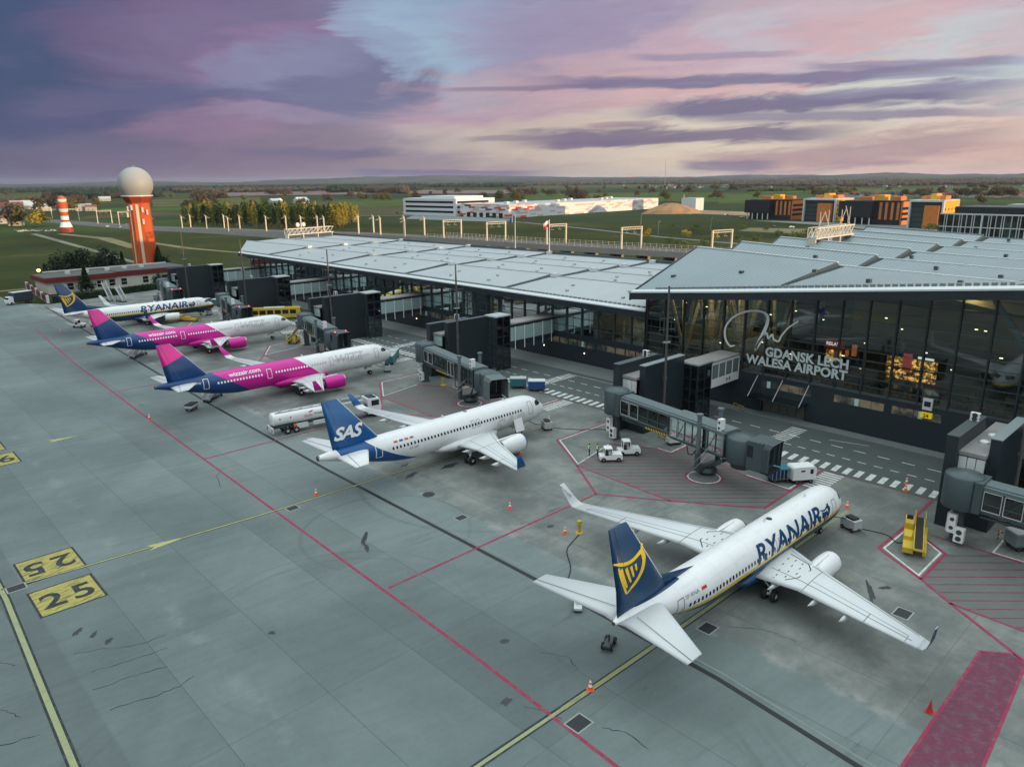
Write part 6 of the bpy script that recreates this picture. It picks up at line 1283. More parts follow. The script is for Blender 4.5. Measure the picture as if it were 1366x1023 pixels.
t = thing('tail_dolly', 'small white dolly with arm under the nearest tailplane', 'dolly', (43.4, 37.6, 0), radians(40)); MB().box(-.9, .9, -.35, .35, .25, .45).box(-.2, .2, -.2, .2, .45, 1.2).build('frame', OFFW, t); MB().path([(.2, 0, .5), (2.0, .2, .55), (2.4, .2, .55)], .06).build('arm', LGREY, t); wheels(t, (-.6, .6), .3, .2, .12)
t = thing('tail_stand', 'dark wheeled stand under the nearest tail cone', 'stand', (41.0, 32.2, 0), .4); MB().box(-.8, .8, -.3, .3, .3, .5).tube((0, 0, .5), (0, 0, 1.1), .08).build('frame', DGREY, t); wheels(t, (-.5, .5), .35, .3, .2)
stairs((45.2, 123.6, 0), radians(38), 'white mobile steps with dark frame under the nearer pink-finned tail', 2.6); stairs((47.0, 168.0, 0), radians(35), 'white mobile steps under the farther pink-finned tail', 2.6); stairs((51.4, 214.2, 0), radians(15), 'white mobile steps under the farthest airliner tail', 2.6)
cart((41.9, 121.2, 0), .7, 'low white and black cart behind the nearer pink-finned tail', OFFW, BLACK, 2.2, 1.2, 1.0)
for (x, y, lb, h) in ((68.8, 257.5, 'tall grey step ladder beside the hedge', 5.5), (71.2, 252.5, 'grey mobile steps leaning up near the far hedge', 4.4)): stairs((x, y, 0), radians(100), lb, h)
# yellow bus
t = thing('apron_bus', 'yellow apron bus waiting on the service road', 'bus', (91.2, 190.2, 0), radians(-33))
MB().prism([(-6.6, .4), (6.6, .4), (6.9, 1.1), (6.7, 2.9), (6.4, 3.1), (-6.5, 3.1), (-6.7, 2.8)], -1.3, 1.3).build('body', YEL, t)
for k in range(6): MB().box(-6 + k * 2.0, -4.4 + k * 2.0, -1.33, -1.29, 1.5, 2.6).build('window', GLASSD, t)
MB().prism([(6.93, 1.3), (6.74, 2.8), (6.70, 2.8), (6.86, 1.3)], -1.15, 1.15).build('windscreen', GLASSD, t); MB().box(-3, 2.5, -.8, .8, 3.1, 3.3).build('roof_unit', OFFW, t); wheels(t, (-4.2, 4.4), 1.15, .48, .3)
for (x, y, r, lb, c, l_) in ((90.3, 174.0, .6, 'dark blue container cart by the yellow bus', BLUE, 3.4), (83.8, 124.6, .75, 'dark blue container cart ahead of the nearer pink nose', TEAL, 3.4), (86.6, 127.5, .75, 'teal container cart behind a dark blue one near the pink nose', TEAL, 3.2), (89.2, 92.4, -.8, 'grey-topped teal cart behind the docked bridge', TEAL, 2.9), (90.3, 88.8, -.8, 'blue sided cart with white top behind the docked bridge', BLUE, 3.0), (87.2, 228.5, .5, 'teal cart nearest the far airliner nose', TEAL, 3.2), (90.0, 226.2, .5, 'pale teal cart beside another by the far gate', TEAL, 3.4), (92.8, 226.0, .6, 'dark teal cart at the road edge by the far gate', BLUE, 2.6), (83.2, 19.2 - 5.6, -.7, 'caged grey cart at the nearest gate wall', MGREY, 2.4)):
    cart((x, y, 0), r, lb, c, OFFW if 'white' in lb or 'pale' in lb else LGREY, l_, 1.7, 1.8)
for (x, y, lb) in ((84.2, 256.5, 'grey service cart close to the far hedge'), (81.2, 251.0, 'grey flatbed cart before the far hedge'), (85.8, 247.6, 'dark service cart before the farthest gate tower')): cart((x, y, 0), .5, lb, MGREY, DGREY, 3.4, 1.6, 1.3)
for (x, y) in ((84.6, 57.6), (83.4, 14.6), (85.2, 103), (104.9, 75), (104.9, 57.4), (86.2, 12.6)):
    mb = MB()
    for k in (-.7, .7): mb.path([(k - .5, 0, 0), (k - .5, 0, .9), (k + .5, 0, .9), (k + .5, 0, 0)], .07, 6)
    o = mb.build('guard_rail', HAZ, None, (x, y, 0), 1.2); tag(o, 'low black and yellow hoop guard rail at a gate wall', 'guard rail', 'black and yellow hoop guards')
# truck far left
t = thing('box_truck', 'dark box truck with pale roof beside the low wall', 'truck', (48.2, 276.0, 0), radians(200)); MB().box(-2.6, 3.2, -1.3, 1.3, 1.0, 3.6).build('cargo_box', mat('dark_tarp', (.02, .035, .05), .6), t); MB().box(-2.65, 3.25, -1.33, 1.33, 3.6, 3.75).build('box_roof', OFFW, t); MB().prism([(3.4, .5), (5.0, .5), (5.1, 1.4), (4.6, 2.5), (3.4, 2.5)], -1.1, 1.1).build('cab', WHITE, t); MB().box(4.75, 4.98, -.95, .95, 1.5, 2.3).build('windscreen', GLASSD, t); MB().box(-2.6, 5, -.5, .5, .6, .95).build('chassis', DGREY, t); wheels(t, (-1.5, 4.1), 1.05, .45, .3)
# ================================================================== SURROUNDINGS
def at(px, py, z=0.0):
    """ground point seen at a position of the 1366-wide photograph"""
    v = Fd + Rr * ((px - 683) / 984.55) - Ur * ((py - 511.5) / 984.55); k = (z - EYE) / v.z
    return v.x * k, v.y * k
def away(px, dist):
    v = Fd + Rr * ((px - 683) / 984.55) + Ur * .27; a = atan2(v.y, v.x); return dist * cos(a), dist * sin(a)
gz = lambda x, y: -.12 if hypot(x, y) < 700 else -.12 - (hypot(x, y) - 700) * .0006
# ---- trees
LF = {}
def leafmat(n, a, b):
    m = mat(n, rough=.8, var=0, spec=.15, fn=lambda g, co: g.mix(g.ss(g.noise(co, .55, 3, .6), .35, .65), a, b))
    return m
LF['dark'] = leafmat('dark_needles', (.016, .034, .020), (.036, .060, .032)); LF['green'] = leafmat('green_leaves', (.055, .090, .024), (.13, .165, .042)); LF['gold'] = leafmat('spring_yellow_leaves', (.26, .21, .030), (.46, .36, .055)); LF['brown'] = leafmat('bare_brown_twigs', (.080, .064, .048), (.145, .108, .074)); LF['olive'] = leafmat('olive_leaves', (.085, .09, .030), (.18, .155, .05))
BARK = mat('bark', (.09, .07, .055), .9, var=.25)
def crown(mb, rnd, kind, h, w):
    n = {'fir': 520, 'round': 680, 'poplar': 340, 'bush': 300}[kind]
    cl = [(rnd.gauss(0, .5) * w * .5, rnd.gauss(0, .5) * w * .5, h * rnd.uniform(.42, .88), rnd.uniform(.18, .36) * w) for _ in range(12)]
    for _ in range(n):
        if kind == 'fir': t = rnd.random() ** .75; r = w * .5 * (1 - t) * (.55 + .45 * rnd.random()) + .1; a = rnd.uniform(0, 2 * pi); c = Vector((r * cos(a), r * sin(a), h * (.08 + .92 * t))); s = h * .055
        elif kind == 'poplar': t = rnd.random(); r = w * .5 * (sin(pi * min(1, t * .9 + .12)) ** .6) * rnd.random() ** .5; a = rnd.uniform(0, 2 * pi); c = Vector((r * cos(a), r * sin(a), h * (.16 + .84 * t))); s = h * .035
        else:
            b = rnd.choice(cl); u = Vector((rnd.gauss(0, 1), rnd.gauss(0, 1), rnd.gauss(0, 1))).normalized() * b[3] * rnd.uniform(.4, 1.05); c = Vector(b[:3]) + u; s = h * .062
            if kind == 'bush': c.z *= .75
        s *= rnd.uniform(.6, 1.3); d1 = Vector((rnd.gauss(0, 1), rnd.gauss(0, 1), rnd.gauss(0, .6))).normalized() * s; d2 = d1.cross(Vector((rnd.gauss(0, 1), rnd.gauss(0, 1), rnd.gauss(0, 1)))).normalized() * s * .7
        mb.add([c - d1, c - d2, c + d1, c + d2], [(0, 1, 2, 3)])
TP = {}
def tree_proto(key, kind, leaf, h, w, label, cat, group):
    rnd = random.Random(hash(key) % 1000 if False else sum(map(ord, key))); t = thing({'fir': 'conifer', 'round': 'broadleaf_tree', 'poplar': 'poplar_tree', 'bush': 'bush'}[kind], label, cat, (0, 0, -999), 0, group)
    mb = MB(); crown(mb, rnd, kind, h, w); mb.build('crown', LF[leaf], t)
    mb = MB(); mb.tube((0, 0, -.3), (0, 0, h * (.9 if kind in ('fir', 'poplar') else .5)), h * .022 + .05, h * .006, 7)
    if kind == 'round':
        for k in range(5): a = k * 1.26; mb.tube((0, 0, h * .34), (cos(a) * w * .26, sin(a) * w * .26, h * .68), h * .012, h * .004, 5)
    mb.build('trunk', BARK, t); TP[key] = t
    return t
used = {}
def plant(key, x, y, label=None, sc=1.0, rnd=random):
    o = TP[key]
    if key in used: o = copy_tree(o)
    used[key] = 1; o.location = (x, y, gz(x, y)); s = sc * rnd.uniform(.85, 1.15); o.scale = (s * rnd.uniform(.9, 1.1), s * rnd.uniform(.9, 1.1), s); o.rotation_euler.z = rnd.uniform(0, 6.28)
    if label: o['label'] = label
    return o
rt = random.Random(21)
tree_proto('pop', 'poplar', 'green', 17, 5.2, 'tall green poplar in the dense plantation behind the railway masts', 'tree', 'poplars of the plantation')
tree_proto('popg', 'poplar', 'gold', 17, 4.6, 'tall yellow-leaved poplar in the plantation behind the railway masts', 'tree', 'yellow poplars of the plantation')
tree_proto('popd', 'poplar', 'dark', 16, 5.6, 'dark poplar in the plantation behind the railway masts', 'tree', 'dark poplars of the plantation')  # same poplar in the dark leaf colour
tree_proto('dark', 'round', 'dark', 9, 8, 'dark round tree behind the red-roofed low building', 'tree', 'dark trees behind the low building')
tree_proto('fir', 'fir', 'dark', 11, 6, 'dark pointed conifer close to the red-roofed low building', 'tree', 'dark conifers round the low building')
tree_proto('brown', 'round', 'brown', 15, 14, 'bare brown tree standing in the far fields', 'tree', 'brown trees in the fields')
tree_proto('green', 'round', 'olive', 13, 12, 'olive green tree standing in the far fields', 'tree', 'green trees in the fields')
tree_proto('gold', 'bush', 'gold', 6, 4.5, 'small yellow tree beside the field path behind the railway', 'tree', 'small yellow trees beside the path')
tree_proto('bush', 'bush', 'green', 4.5, 6, 'green bush in the rough ground behind the terminal', 'bush', 'bushes in the rough ground')
# the plantation: nearest rows that show
n = 0
for r in range(4):
    for k in range(46):
        f_ = (k + rt.uniform(-.35, .35)) / 45; x = 254 + f_ * 66 + r * 14 + rt.uniform(-2, 2); y = 690 - f_ * 156 + r * 16 + rt.uniform(-2, 2)
        q = rt.random(); plant('popg' if (q < .22 or f_ > .93) else ('popd' if q < .5 else 'pop'), x, y, None, rt.uniform(.9, 1.12), rt); n += 1
for (x, y, s) in ((75.3, 348, .8), (79.2, 352, .9), (83.2, 347, 1.0), (88, 343, 1.05), (92, 347, 1.0), (118.6, 351, .55), (115, 353, .6), (69.6, 288, .55), (93.3, 284.5, .45)): plant('dark', x, y, 'dark round tree by the red-roofed low building', s, rt)
for (x, y, s) in ((99.7, 348.5, .85), (66, 327, .65), (96, 349, .6), (69.4, 287, .75), (115.9, 352, .75)): plant('fir', x, y, None, s, rt)
for (x, y, k, s) in ((156, 773, 'gold', 2.6), (150, 800, 'green', 1.1), (144, 812, 'brown', 1.1), (162, 790, 'green', 1.2), (138, 845, 'brown', 1.0), (130, 830, 'green', .9), (246, 1180, 'brown', 1.4), (262, 1190, 'brown', 1.3), (272, 1150, 'green', 1.5), (300, 1210, 'brown', 1.4)): plant(k, x, y, {'gold': 'big yellow tree among the left houses', 'green': 'olive tree among the houses on the left', 'brown': 'brown tree among the houses on the left'}[k], s, rt)
for (px, py) in ((866, 314), (915, 318), (955, 322), (862, 318)): plant('gold', *at(px, py), 'small yellow tree beside the field path behind the railway', 1.1, rt)
for (px, py, s) in ((905, 330, 1.3), (897, 328, 1.5), (912, 333, 1.2), (940, 330, 1.2), (948, 326, 1.3), (925, 310, .9), (930, 306, 1), (975, 310, .8), (1010, 318, 1), (1040, 316, 1.2), (1060, 318, 1.3), (1075, 315, 1.2), (1020, 308, .8), (990, 305, .8), (1085, 312, 1.2), (960, 300, .7), (895, 305, .8), (1245, 308, 1.5), (1250, 311, 1.6), (1238, 310, 1.3), (605, 288, 1.0), (697, 297, .6), (1050, 320, 1.1), (1005, 325, 1.0), (985, 322, .9)): plant('bush', *at(px, py), None, s, rt)
# trees dotted through the fields
for k in range(120):
    px = rt.uniform(-40, 1400); d = rt.choice((rt.uniform(1100, 2200), rt.uniform(1800, 4200)))
    if 540 < px < 900 and d < 1300: continue
    plant(rt.choice(('brown', 'green', 'green', 'brown')), *away(px, d), {}.get(0), rt.uniform(.7, 1.3), rt)
for (px0, px1, d, k, m_) in ((255, 300, 1750, 'brown', 14), (345, 385, 2300, 'brown', 10), (690, 740, 1750, 'brown', 9), (760, 800, 1250, 'brown', 8), (500, 540, 2600, 'brown', 12), (660, 700, 1420, 'green', 8), (470, 520, 1500, 'green', 8), (1080, 1150, 1650, 'green', 9), (20, 60, 1500, 'green', 8), (1160, 1360, 1500, 'brown', 18), (850, 1000, 2600, 'brown', 16)):
    for _ in range(m_): plant(k, *away(rt.uniform(px0, px1), d + rt.uniform(-60, 90)), None, rt.uniform(.8, 1.25), rt)
# ---- far woods, hills and fields
def woods(name, px0, px1, d, depth, h, n, m_, seed):
    r = random.Random(seed); mb = MB(); ico = [(0, 0, 1), (.72, .53, .45), (-.28, .85, .45), (-.89, 0, .45), (-.28, -.85, .45), (.72, -.53, .45), (.28, .85, -.45), (-.72, .53, -.45), (-.72, -.53, -.45), (.28, -.85, -.45), (.89, 0, -.45), (0, 0, -1)]
    fs = [(0, 1, 2), (0, 2, 3), (0, 3, 4), (0, 4, 5), (0, 5, 1), (1, 6, 2), (2, 7, 3), (3, 8, 4), (4, 9, 5), (5, 10, 1), (1, 10, 6), (2, 6, 7), (3, 7, 8), (4, 8, 9), (5, 9, 10)]
    for _ in range(n):
        px = r.uniform(px0, px1); dd = d + r.uniform(0, depth) + 150 * sin(px * .02 + seed); x, y = away(px, dd); z = gz(x, y); s = r.uniform(.6, 1.15) * h; w = h * r.uniform(.4, .75)
        mb.add([(x + a * w, y + b * w, z + s * .45 + c * s * .55 + r.uniform(-.6, .6)) for a, b, c in ico], fs)
    return tag(mb.build(name, m_), kind='stuff')
WD = leafmat('wood_dark', (.014, .024, .016), (.030, .042, .024)); WB_ = leafmat('wood_brown', (.060, .046, .034), (.10, .075, .05)); WG_ = leafmat('wood_green', (.030, .044, .018), (.055, .072, .026))
woods('woodland', -80, 700, 4000, 1100, 24, 1900, WD, 1); woods('woodland', 60, 210, 2400, 250, 22, 520, WD, 2); woods('woodland', 440, 560, 2850, 300, 26, 480, WD, 3); woods('woodland', 530, 1450, 4900, 1000, 20, 1500, WB_, 4)
woods('woodland', 230, 460, 3300, 350, 19, 420, WB_, 5); woods('woodland', 488, 542, 2500, 140, 24, 240, WB_, 6); woods('woodland', 980, 1450, 3400, 600, 17, 900, WB_, 7); woods('woodland', 700, 1450, 6500, 1500, 24, 1300, WG_, 8); woods('woodland', -80, 500, 6000, 1200, 24, 1000, WG_, 9); woods('woodland', 1000, 1120, 2300, 120, 11, 240, WG_, 10); woods('woodland', -60, 50, 1900, 150, 12, 160, WB_, 11)
HILL = mat('hill_woods', rough=.95, var=.2, scale=.004, spec=.1, fn=lambda g, co: g.mix(g.ss(g.noise(co, .0016, 5, .6), .42, .6), (.022, .030, .028), (.060, .062, .050)))
from mathutils import noise as mn
for (dd, h0, dep, sd) in ((9000, 36, 1500, 3.1), (12500, 84, 2500, 8.4)):
    mb = MB(); N = 220; rings = []
    for k in range(N + 1):
        px = -500 + 2400 * k / N; hh = h0 * (.55 + .8 * max(0, mn.fractal(Vector((px * .004, sd, 0)), 1.0, 2.0, 4) + .45)) + 3 * sin(px * .31) * (dd > 9000)
        rings.append([(*away(px, d_), z) for d_, z in ((dd, -8), (dd + dep * .3, hh * .7), (dd + dep * .55, hh), (dd + dep, hh * .6))])
    mb.smooth = True; mb.loft(rings, cap=False, closed=False); o = mb.build('hills', HILL); tag(o, kind='structure')
    for p in o.data.polygons:
        if p.normal.z < 0: p.flip()
fieldm = lambda n, c, c2: mat(n, rough=.95, spec=.1, var=.15, scale=.02, fn=lambda g, co: g.mix(g.ss(g.noise(co, .008, 6, .65), .4, .62), c, c2))
def field(poly, m_, dz): tag(MB().add([(x, y, gz(x, y) + dz) for x, y in poly], [tuple(range(len(poly)))]).build('field_ground', m_), kind='structure')
A_ = lambda *pts: [away(px, d) for px, d in pts]
FGR = fieldm('bright_green_field', (.050, .080, .018), (.082, .115, .030)); FBR = fieldm('ploughed_field', (.17, .115, .11), (.23, .165, .155)); FDK = fieldm('dark_green_field', (.018, .040, .020), (.034, .058, .025)); FOL = fieldm('olive_field', (.080, .085, .024), (.12, .11, .04)); FTA = fieldm('dry_grass', (.16, .145, .075), (.24, .21, .12))
field(A_((300, 2350), (580, 2350), (580, 3300), (300, 3200)), FBR, .6); field(A_((560, 2300), (700, 2150), (700, 2900), (560, 3000)), FBR, .7)
field(A_((440, 1150), (600, 1150), (600, 1650), (440, 1700)), FGR, .3); field(A_((700, 1350), (960, 1250), (960, 2100), (700, 2200)), FGR, .4); field(A_((440, 1720), (680, 1700), (680, 2250), (440, 2250)), FDK, .35); field(A_((960, 1150), (1220, 1250), (1220, 1750), (960, 1900)), FGR, .3); field(A_((200, 1350), (345, 1350), (345, 2100), (200, 2000)), FOL, .3); field(A_((130, 1150), (290, 1100), (290, 1330), (130, 1340)), FGR, .28); field(A_((720, 2250), (1000, 2150), (1000, 2900), (720, 3000)), FDK, .6); field(A_((1000, 2000), (1400, 2000), (1400, 2800), (1000, 2800)), FGR, .6); field(A_((-60, 1400), (110, 1400), (110, 2300), (-60, 2300)), FDK, .4)
sheet('field_path', strip([at(-40, 392), at(60, 383), at(100, 370)], 4), FTA, -.05); sheet('field_path', strip([at(45, 312), at(110, 330), at(180, 350), at(240, 366)], [5, 4, 3, 2.5]), fieldm('gravel_track', (.16, .155, .12), (.24, .23, .18)), -.06); sheet('field_path', strip([at(80, 312), at(140, 318), at(180, 330), at(205, 334)], [6, 9, 8, 4]) + strip([at(190, 322), at(250, 331), at(330, 338)], [6, 5, 2.5]), FTA, -.05)
sheet('road_beyond', strip([at(540, 284), at(620, 291), at(700, 297), at(790, 306), at(880, 316), at(960, 323), at(1040, 330)], 4.5), PAVE, -.04); sheet('road_beyond', strip([at(560, 288), at(480, 288), at(400, 289.5)], 7), PAVE, -.03)
sheet('bare_earth_ground', [[at(880, 283.5), at(1000, 288), at(1000, 283), at(940, 280.5)]], fieldm('sand_earth', (.30, .20, .13), (.42, .30, .20)), -.02); sheet('dry_grass_ground', [[at(985, 308), at(1060, 312), at(1130, 311), at(1090, 305.5), at(1000, 304)]], FTA, -.03); sheet('office_forecourt', [[at(1000, 294), at(1120, 302), at(1240, 316), at(1366, 335), at(1366, 318), at(1230, 300)]], PAVE, -.035); sheet('warehouse_yard', [[at(540, 292), at(660, 296), at(690, 293), at(560, 284)]], PAVE, -.035)
# ---- radar towers
ORG = mat('orange_tower_paint', (.52, .085, .016), .6, var=.12, scale=.2); DRED = mat('dark_red_paint', (.33, .045, .022), .6, var=.1); DOME = mat('radome_white', (.33, .345, .355), .55, var=.06, scale=.1); CREAM = mat('cream_stripe', (.66, .60, .46), .6, var=.08)
t = thing('radar_tower', 'tall orange tower with white stripes carrying a big white radome ball', 'radar tower', (112, 357, 0), radians(244))
oct_ = lambda r, z, ph=pi / 8: [(r * cos(ph + i * pi / 4), r * sin(ph + i * pi / 4), z) for i in range(8)]
sh = MB().loft([oct_(5.1, 0), oct_(4.8, 27.9)]).build('shaft', ORG, t)
MB().loft([oct_(4.8, 27.9), oct_(4.9, 28.3), oct_(6.2, 30.2), oct_(6.4, 30.8)]).build('collar', DRED, t); MB().lathe((0, 0, 30.8), [(6.4, 0), (6.4, .5), (5.9, .5)], n=32).build('balcony', OFFW, t)
mb = MB(); mb.smooth = True; R = 7.15; zc = 36.1; mb.lathe((0, 0, 0), [(R * cos(a), zc + R * sin(a)) for a in [radians(-44 + 134 * k / 16 - .01) for k in range(17)]], n=40); d = mb.build('radome', DOME, t); MB().tube((0, 0, zc + R - .05), (0, 0, zc + R + .7), .25).build('top_light', MGREY, d)
r_ = lambda z: (5.1 - .3 * z / 27.9) * cos(pi / 8)
for (a, wd_) in ((0, 1.15), (-pi / 4, .6)):
    c, s_ = cos(a), sin(a); q = lambda z, w, o: (c * (r_(z) + o) - s_ * w, s_ * (r_(z) + o) + c * w, z)
    MB().hexa([q(0, -wd_ / 2, -.02), q(0, wd_ / 2, -.02), q(0, wd_ / 2, .06), q(0, -wd_ / 2, .06)], [q(27.5, -wd_ / 2, -.02), q(27.5, wd_ / 2, -.02), q(27.5, wd_ / 2, .06), q(27.5, -wd_ / 2, .06)]).build('white_stripe', CREAM, t)
for (a, z) in ((.42, 24), (-.42, 25), (.8, 23), (-.8, 24.5), (.38, 19), (-.95, 22)): x, y = 5.2 * cos(a), 5.2 * sin(a); MB().box(x - .4, x + .4, y - .35, y + .35, z, z + 2.2).build('antenna_panel', OFFW, t)
t = thing('beacon_tower', 'small red and white banded tower standing in the far grass', 'radar tower', (154, 667, 0), 0)
pr = [(4.9, 0), (4.6, 4), (3.1, 8), (2.9, 12.5), (2.9, 16.5), (3.5, 19), (3.5, 23.5), (3.1, 24.2)]; cm_ = [DRED, WHITE, ORG, DRED, WHITE, ORG, WHITE]
MB().lathe((0, 0, 0), [(4.9, 0), (4.6, 4)], n=16).build('base_band', DRED, t)
for (a, b), m_, nm in zip((((4.6, 4), (3.1, 8)), ((3.1, 8), (2.9, 9.4)), ((2.9, 9.4), (2.9, 12.6)), ((2.9, 12.6), (2.9, 15.6)), ((2.9, 15.6), (3.5, 18)), ((3.5, 18), (3.5, 23))), (WHITE, DRED, WHITE, ORG, WHITE, ORG), ('white_band', 'red_band', 'white_band', 'red_band', 'white_band', 'red_band')): MB().lathe((0, 0, 0), [a, b], n=16).build(nm, m_, t)
mb = MB(); mb.smooth = True; mb.lathe((0, 0, 24.6), [(3.2 * cos(radians(k)), 3.2 * sin(radians(k))) for k in range(-35, 20, 9)], n=20); mb.build('white_band', WHITE, t); mb = MB(); mb.smooth = True; mb.lathe((0, 0, 24.6), [(3.22 * cos(radians(k)), 3.22 * sin(radians(k))) for k in range(12, 91, 13)], n=20); mb.build('red_cap', ORG, t)
MB().box(-4.2, -3.6, -.8, .8, .5, 3).build('door', OFFW, t)
# ---- low building, hedge, wall, lamps
t = thing('low_building', 'long low cream building with a dark red roof band behind the hedge', 'building', (58.5, 290.5, 0), radians(2))
RB = mat('oxblood_fascia', (.16, .016, .018), .5, var=.12); CW = mat('cream_render', (.58, .55, .49), .75, var=.12, scale=.4)
MB().box(0, 46, 0, 15, 0, 4.0).build('wall', CW, t); MB().box(-.9, 22, -.9, 16, 4.0, 5.5).box(22, 47.5, -.5, 17, 4.15, 5.7).build('roof_band', RB, t); MB().box(-.5, 21.8, -.5, 15.7, 5.5, 5.62).box(22.3, 47.2, -.2, 16.7, 5.7, 5.82).build('roof', mat('dark_roof_felt', (.085, .09, .09), .85, var=.25), t); MB().box(3, 46, 16, 16.4, 5.8, 6.25).build('parapet', OFFW, t)
for k in (6, 15.5, 19.5, 23.5, 31, 38, 41): f_ = MB().box(k, k + 1.9, -.08, .02, 1.0, 3.2).build('window', GLASSD, t); MB().box(k - .1, k + 2, -.12, -.02, 2.0, 2.12).build('transom', OFFW, f_)
for k in (8, 14, 21, 27, 33): MB().box(k, k + 1.4, 7, 8.2, 5.6, 6.6).build('roof_vent', OFFW, t)
def hedge(x0, y0, x1, y1, h, w, label):
    t = thing('hedge', label, 'hedge', (x0, y0, 0), atan2(y1 - y0, x1 - x0)); L = hypot(x1 - x0, y1 - y0); MB().box(0, L, -w / 2 + .15, w / 2 - .15, 0, h - .15).build('twigs', LF['dark'], t); mb = MB(); r = random.Random(4)
    for _ in range(int(L * 45)):
        c = Vector((r.uniform(0, L), r.choice((-w / 2, w / 2, r.uniform(-w / 2, w / 2))), r.uniform(.1, h))); d1 = Vector((r.gauss(0, 1), r.gauss(0, 1), r.gauss(0, 1))).normalized() * .22; d2 = d1.cross(Vector((r.gauss(0, 1), r.gauss(0, 1), r.gauss(0, 1)))).normalized() * .18; mb.add([c - d1, c - d2, c + d1, c + d2], [(0, 1, 2, 3)])
    mb.build('foliage', LF['dark'], t)
hedge(55.2, 269.3, 93, 277.8, 2.2, 1.8, 'long dark clipped hedge along the apron edge before the low building')
t = thing('boundary_wall', 'dark red slatted boundary wall with white end posts by the truck', 'wall', (53.6, 269.2, 0), radians(86)); MB().box(0, 44, -.15, .15, .3, 2.1).build('slats', RB, t)
for k in (0, 11, 22, 33, 44): MB().box(k - .6, k + .6, -.35, .35, 0, 2.5).build('post', OFFW, t)
MB().box(0, 44, -.3, .3, 0, .3).build('plinth', PAVE, t)
for k, (x, y, h) in enumerate(((64.9, 332.4, 4.2), (80.7, 354, 4.6), (96.6, 352, 5.2))):
    t = thing('street_lamp', ['lit street lamp left of the low building, beside a small conifer', 'lit street lamp behind the middle of the low building', 'lit street lamp close to the foot of the orange tower'][k], 'street lamp', (x, y, 0)); MB().tube((0, 0, 0), (0, 0, h), .08, .05, 7).build('post', MGREY, t); MB().ball((0, 0, h + .2), .62, .62, .42, 12, 8).build('lamp_globe', mat('sodium_lamp', (1, .6, .15), .5, var=0, emit=(1, .42, .06), estr=26) if k == 0 else bpy.data.materials['sodium_lamp'], t)
# ---- railway
CONC = mat('viaduct_concrete', (.30, .28, .255), .8, var=.2, scale=.15); BALL = mat('rail_ballast', (.12, .11, .105), .95, var=.3, scale=.4); MAST = mat('mast_cream', (.66, .58, .48), .6, var=.06)
RP = [(188, 980, .4), (200, 830, .8), (214, 660, 1.6), (234, 570, 2.6), (247, 480, 3.6), (258, 420, 4.6), (258, 372, 5.6), (257, 330, 6), (258, 300, 6), (262, 245, 6), (267, 204, 6), (272, 165, 6), (279, 120, 6), (286, 60, 6)]
def along(pts, w, prof):      # extrude a cross section (offset, dz) along a path
    rings = []; n_ = len(pts)
    for i, p in enumerate(pts):
        d_ = (Vector(pts[min(i + 1, n_ - 1)]) - Vector(pts[max(i - 1, 0)])); d_.z = 0; d_.normalize(); k = Vector((-d_.y, d_.x, 0))
        rings.append([tuple(Vector((p[0], p[1], 0)) + k * o + Vector((0, 0, (z if f_ else z + p[2])))) for o, z, f_ in prof])
    return rings
o = MB().loft(along(RP[:8], 0, [(-13, -.3, 1), (-6.5, 0, 0), (6.5, 0, 0), (13, -.3, 1)])).build('railway_embankment', BALL); tag(o, kind='structure')
t = thing('railway_viaduct', 'long concrete railway viaduct with pale railings behind the terminal wing', 'viaduct', (258, 330, 0)); V_ = [(x - 258, y - 330, z) for x, y, z in RP[7:]]
MB().loft(along(V_, 0, [(-6.8, -1.6, 0), (-6.8, .0, 0), (6.8, .0, 0), (6.8, -1.6, 0)])).build('deck', CONC, t); MB().loft(along(V_, 0, [(-6.2, .02, 0), (-6.2, .3, 0), (6.2, .3, 0), (6.2, .02, 0)])).build('track_bed', BALL, t)
for sd in (-1, 1): MB().loft(along(V_, 0, [(sd * 6.9, -1.7, 0), (sd * 6.9, .75, 0), (sd * 7.2, .75, 0), (sd * 7.2, -1.7, 0)])).build('parapet', CONC, t)
for k in range(len(V_) - 1):
    a, b = Vector(V_[k]), Vector(V_[k + 1]); nn = int((b - a).length / 12)
    for i in range(nn): p = a.lerp(b, (i + .5) / nn); MB().box(p.x - 4, p.x + 4, p.y - .8, p.y + .8, -.2, p.z - 1.55).build('pier', CONC, t)
mb = MB()
for k in range(len(V_) - 1):
    a, b = Vector(V_[k]), Vector(V_[k + 1]); d_ = (b - a).normalized(); kx = Vector((-d_.y, d_.x, 0)); nn = int((b - a).length / 3)
    for sd in (-7.0, 7.0):
        for i in range(nn): p = a.lerp(b, i / nn) + kx * sd; mb.tube(p + Vector((0, 0, .7)), p + Vector((0, 0, 2.5)), .09, n=4)
        for hz in (1.5, 2.2): mb.tube(a + kx * sd + Vector((0, 0, hz)), b + kx * sd + Vector((0, 0, hz)), .05, n=4)
mb.build('railing', MAST, t)
mb = MB()
for k in range(3, len(V_) - 1):
    pass
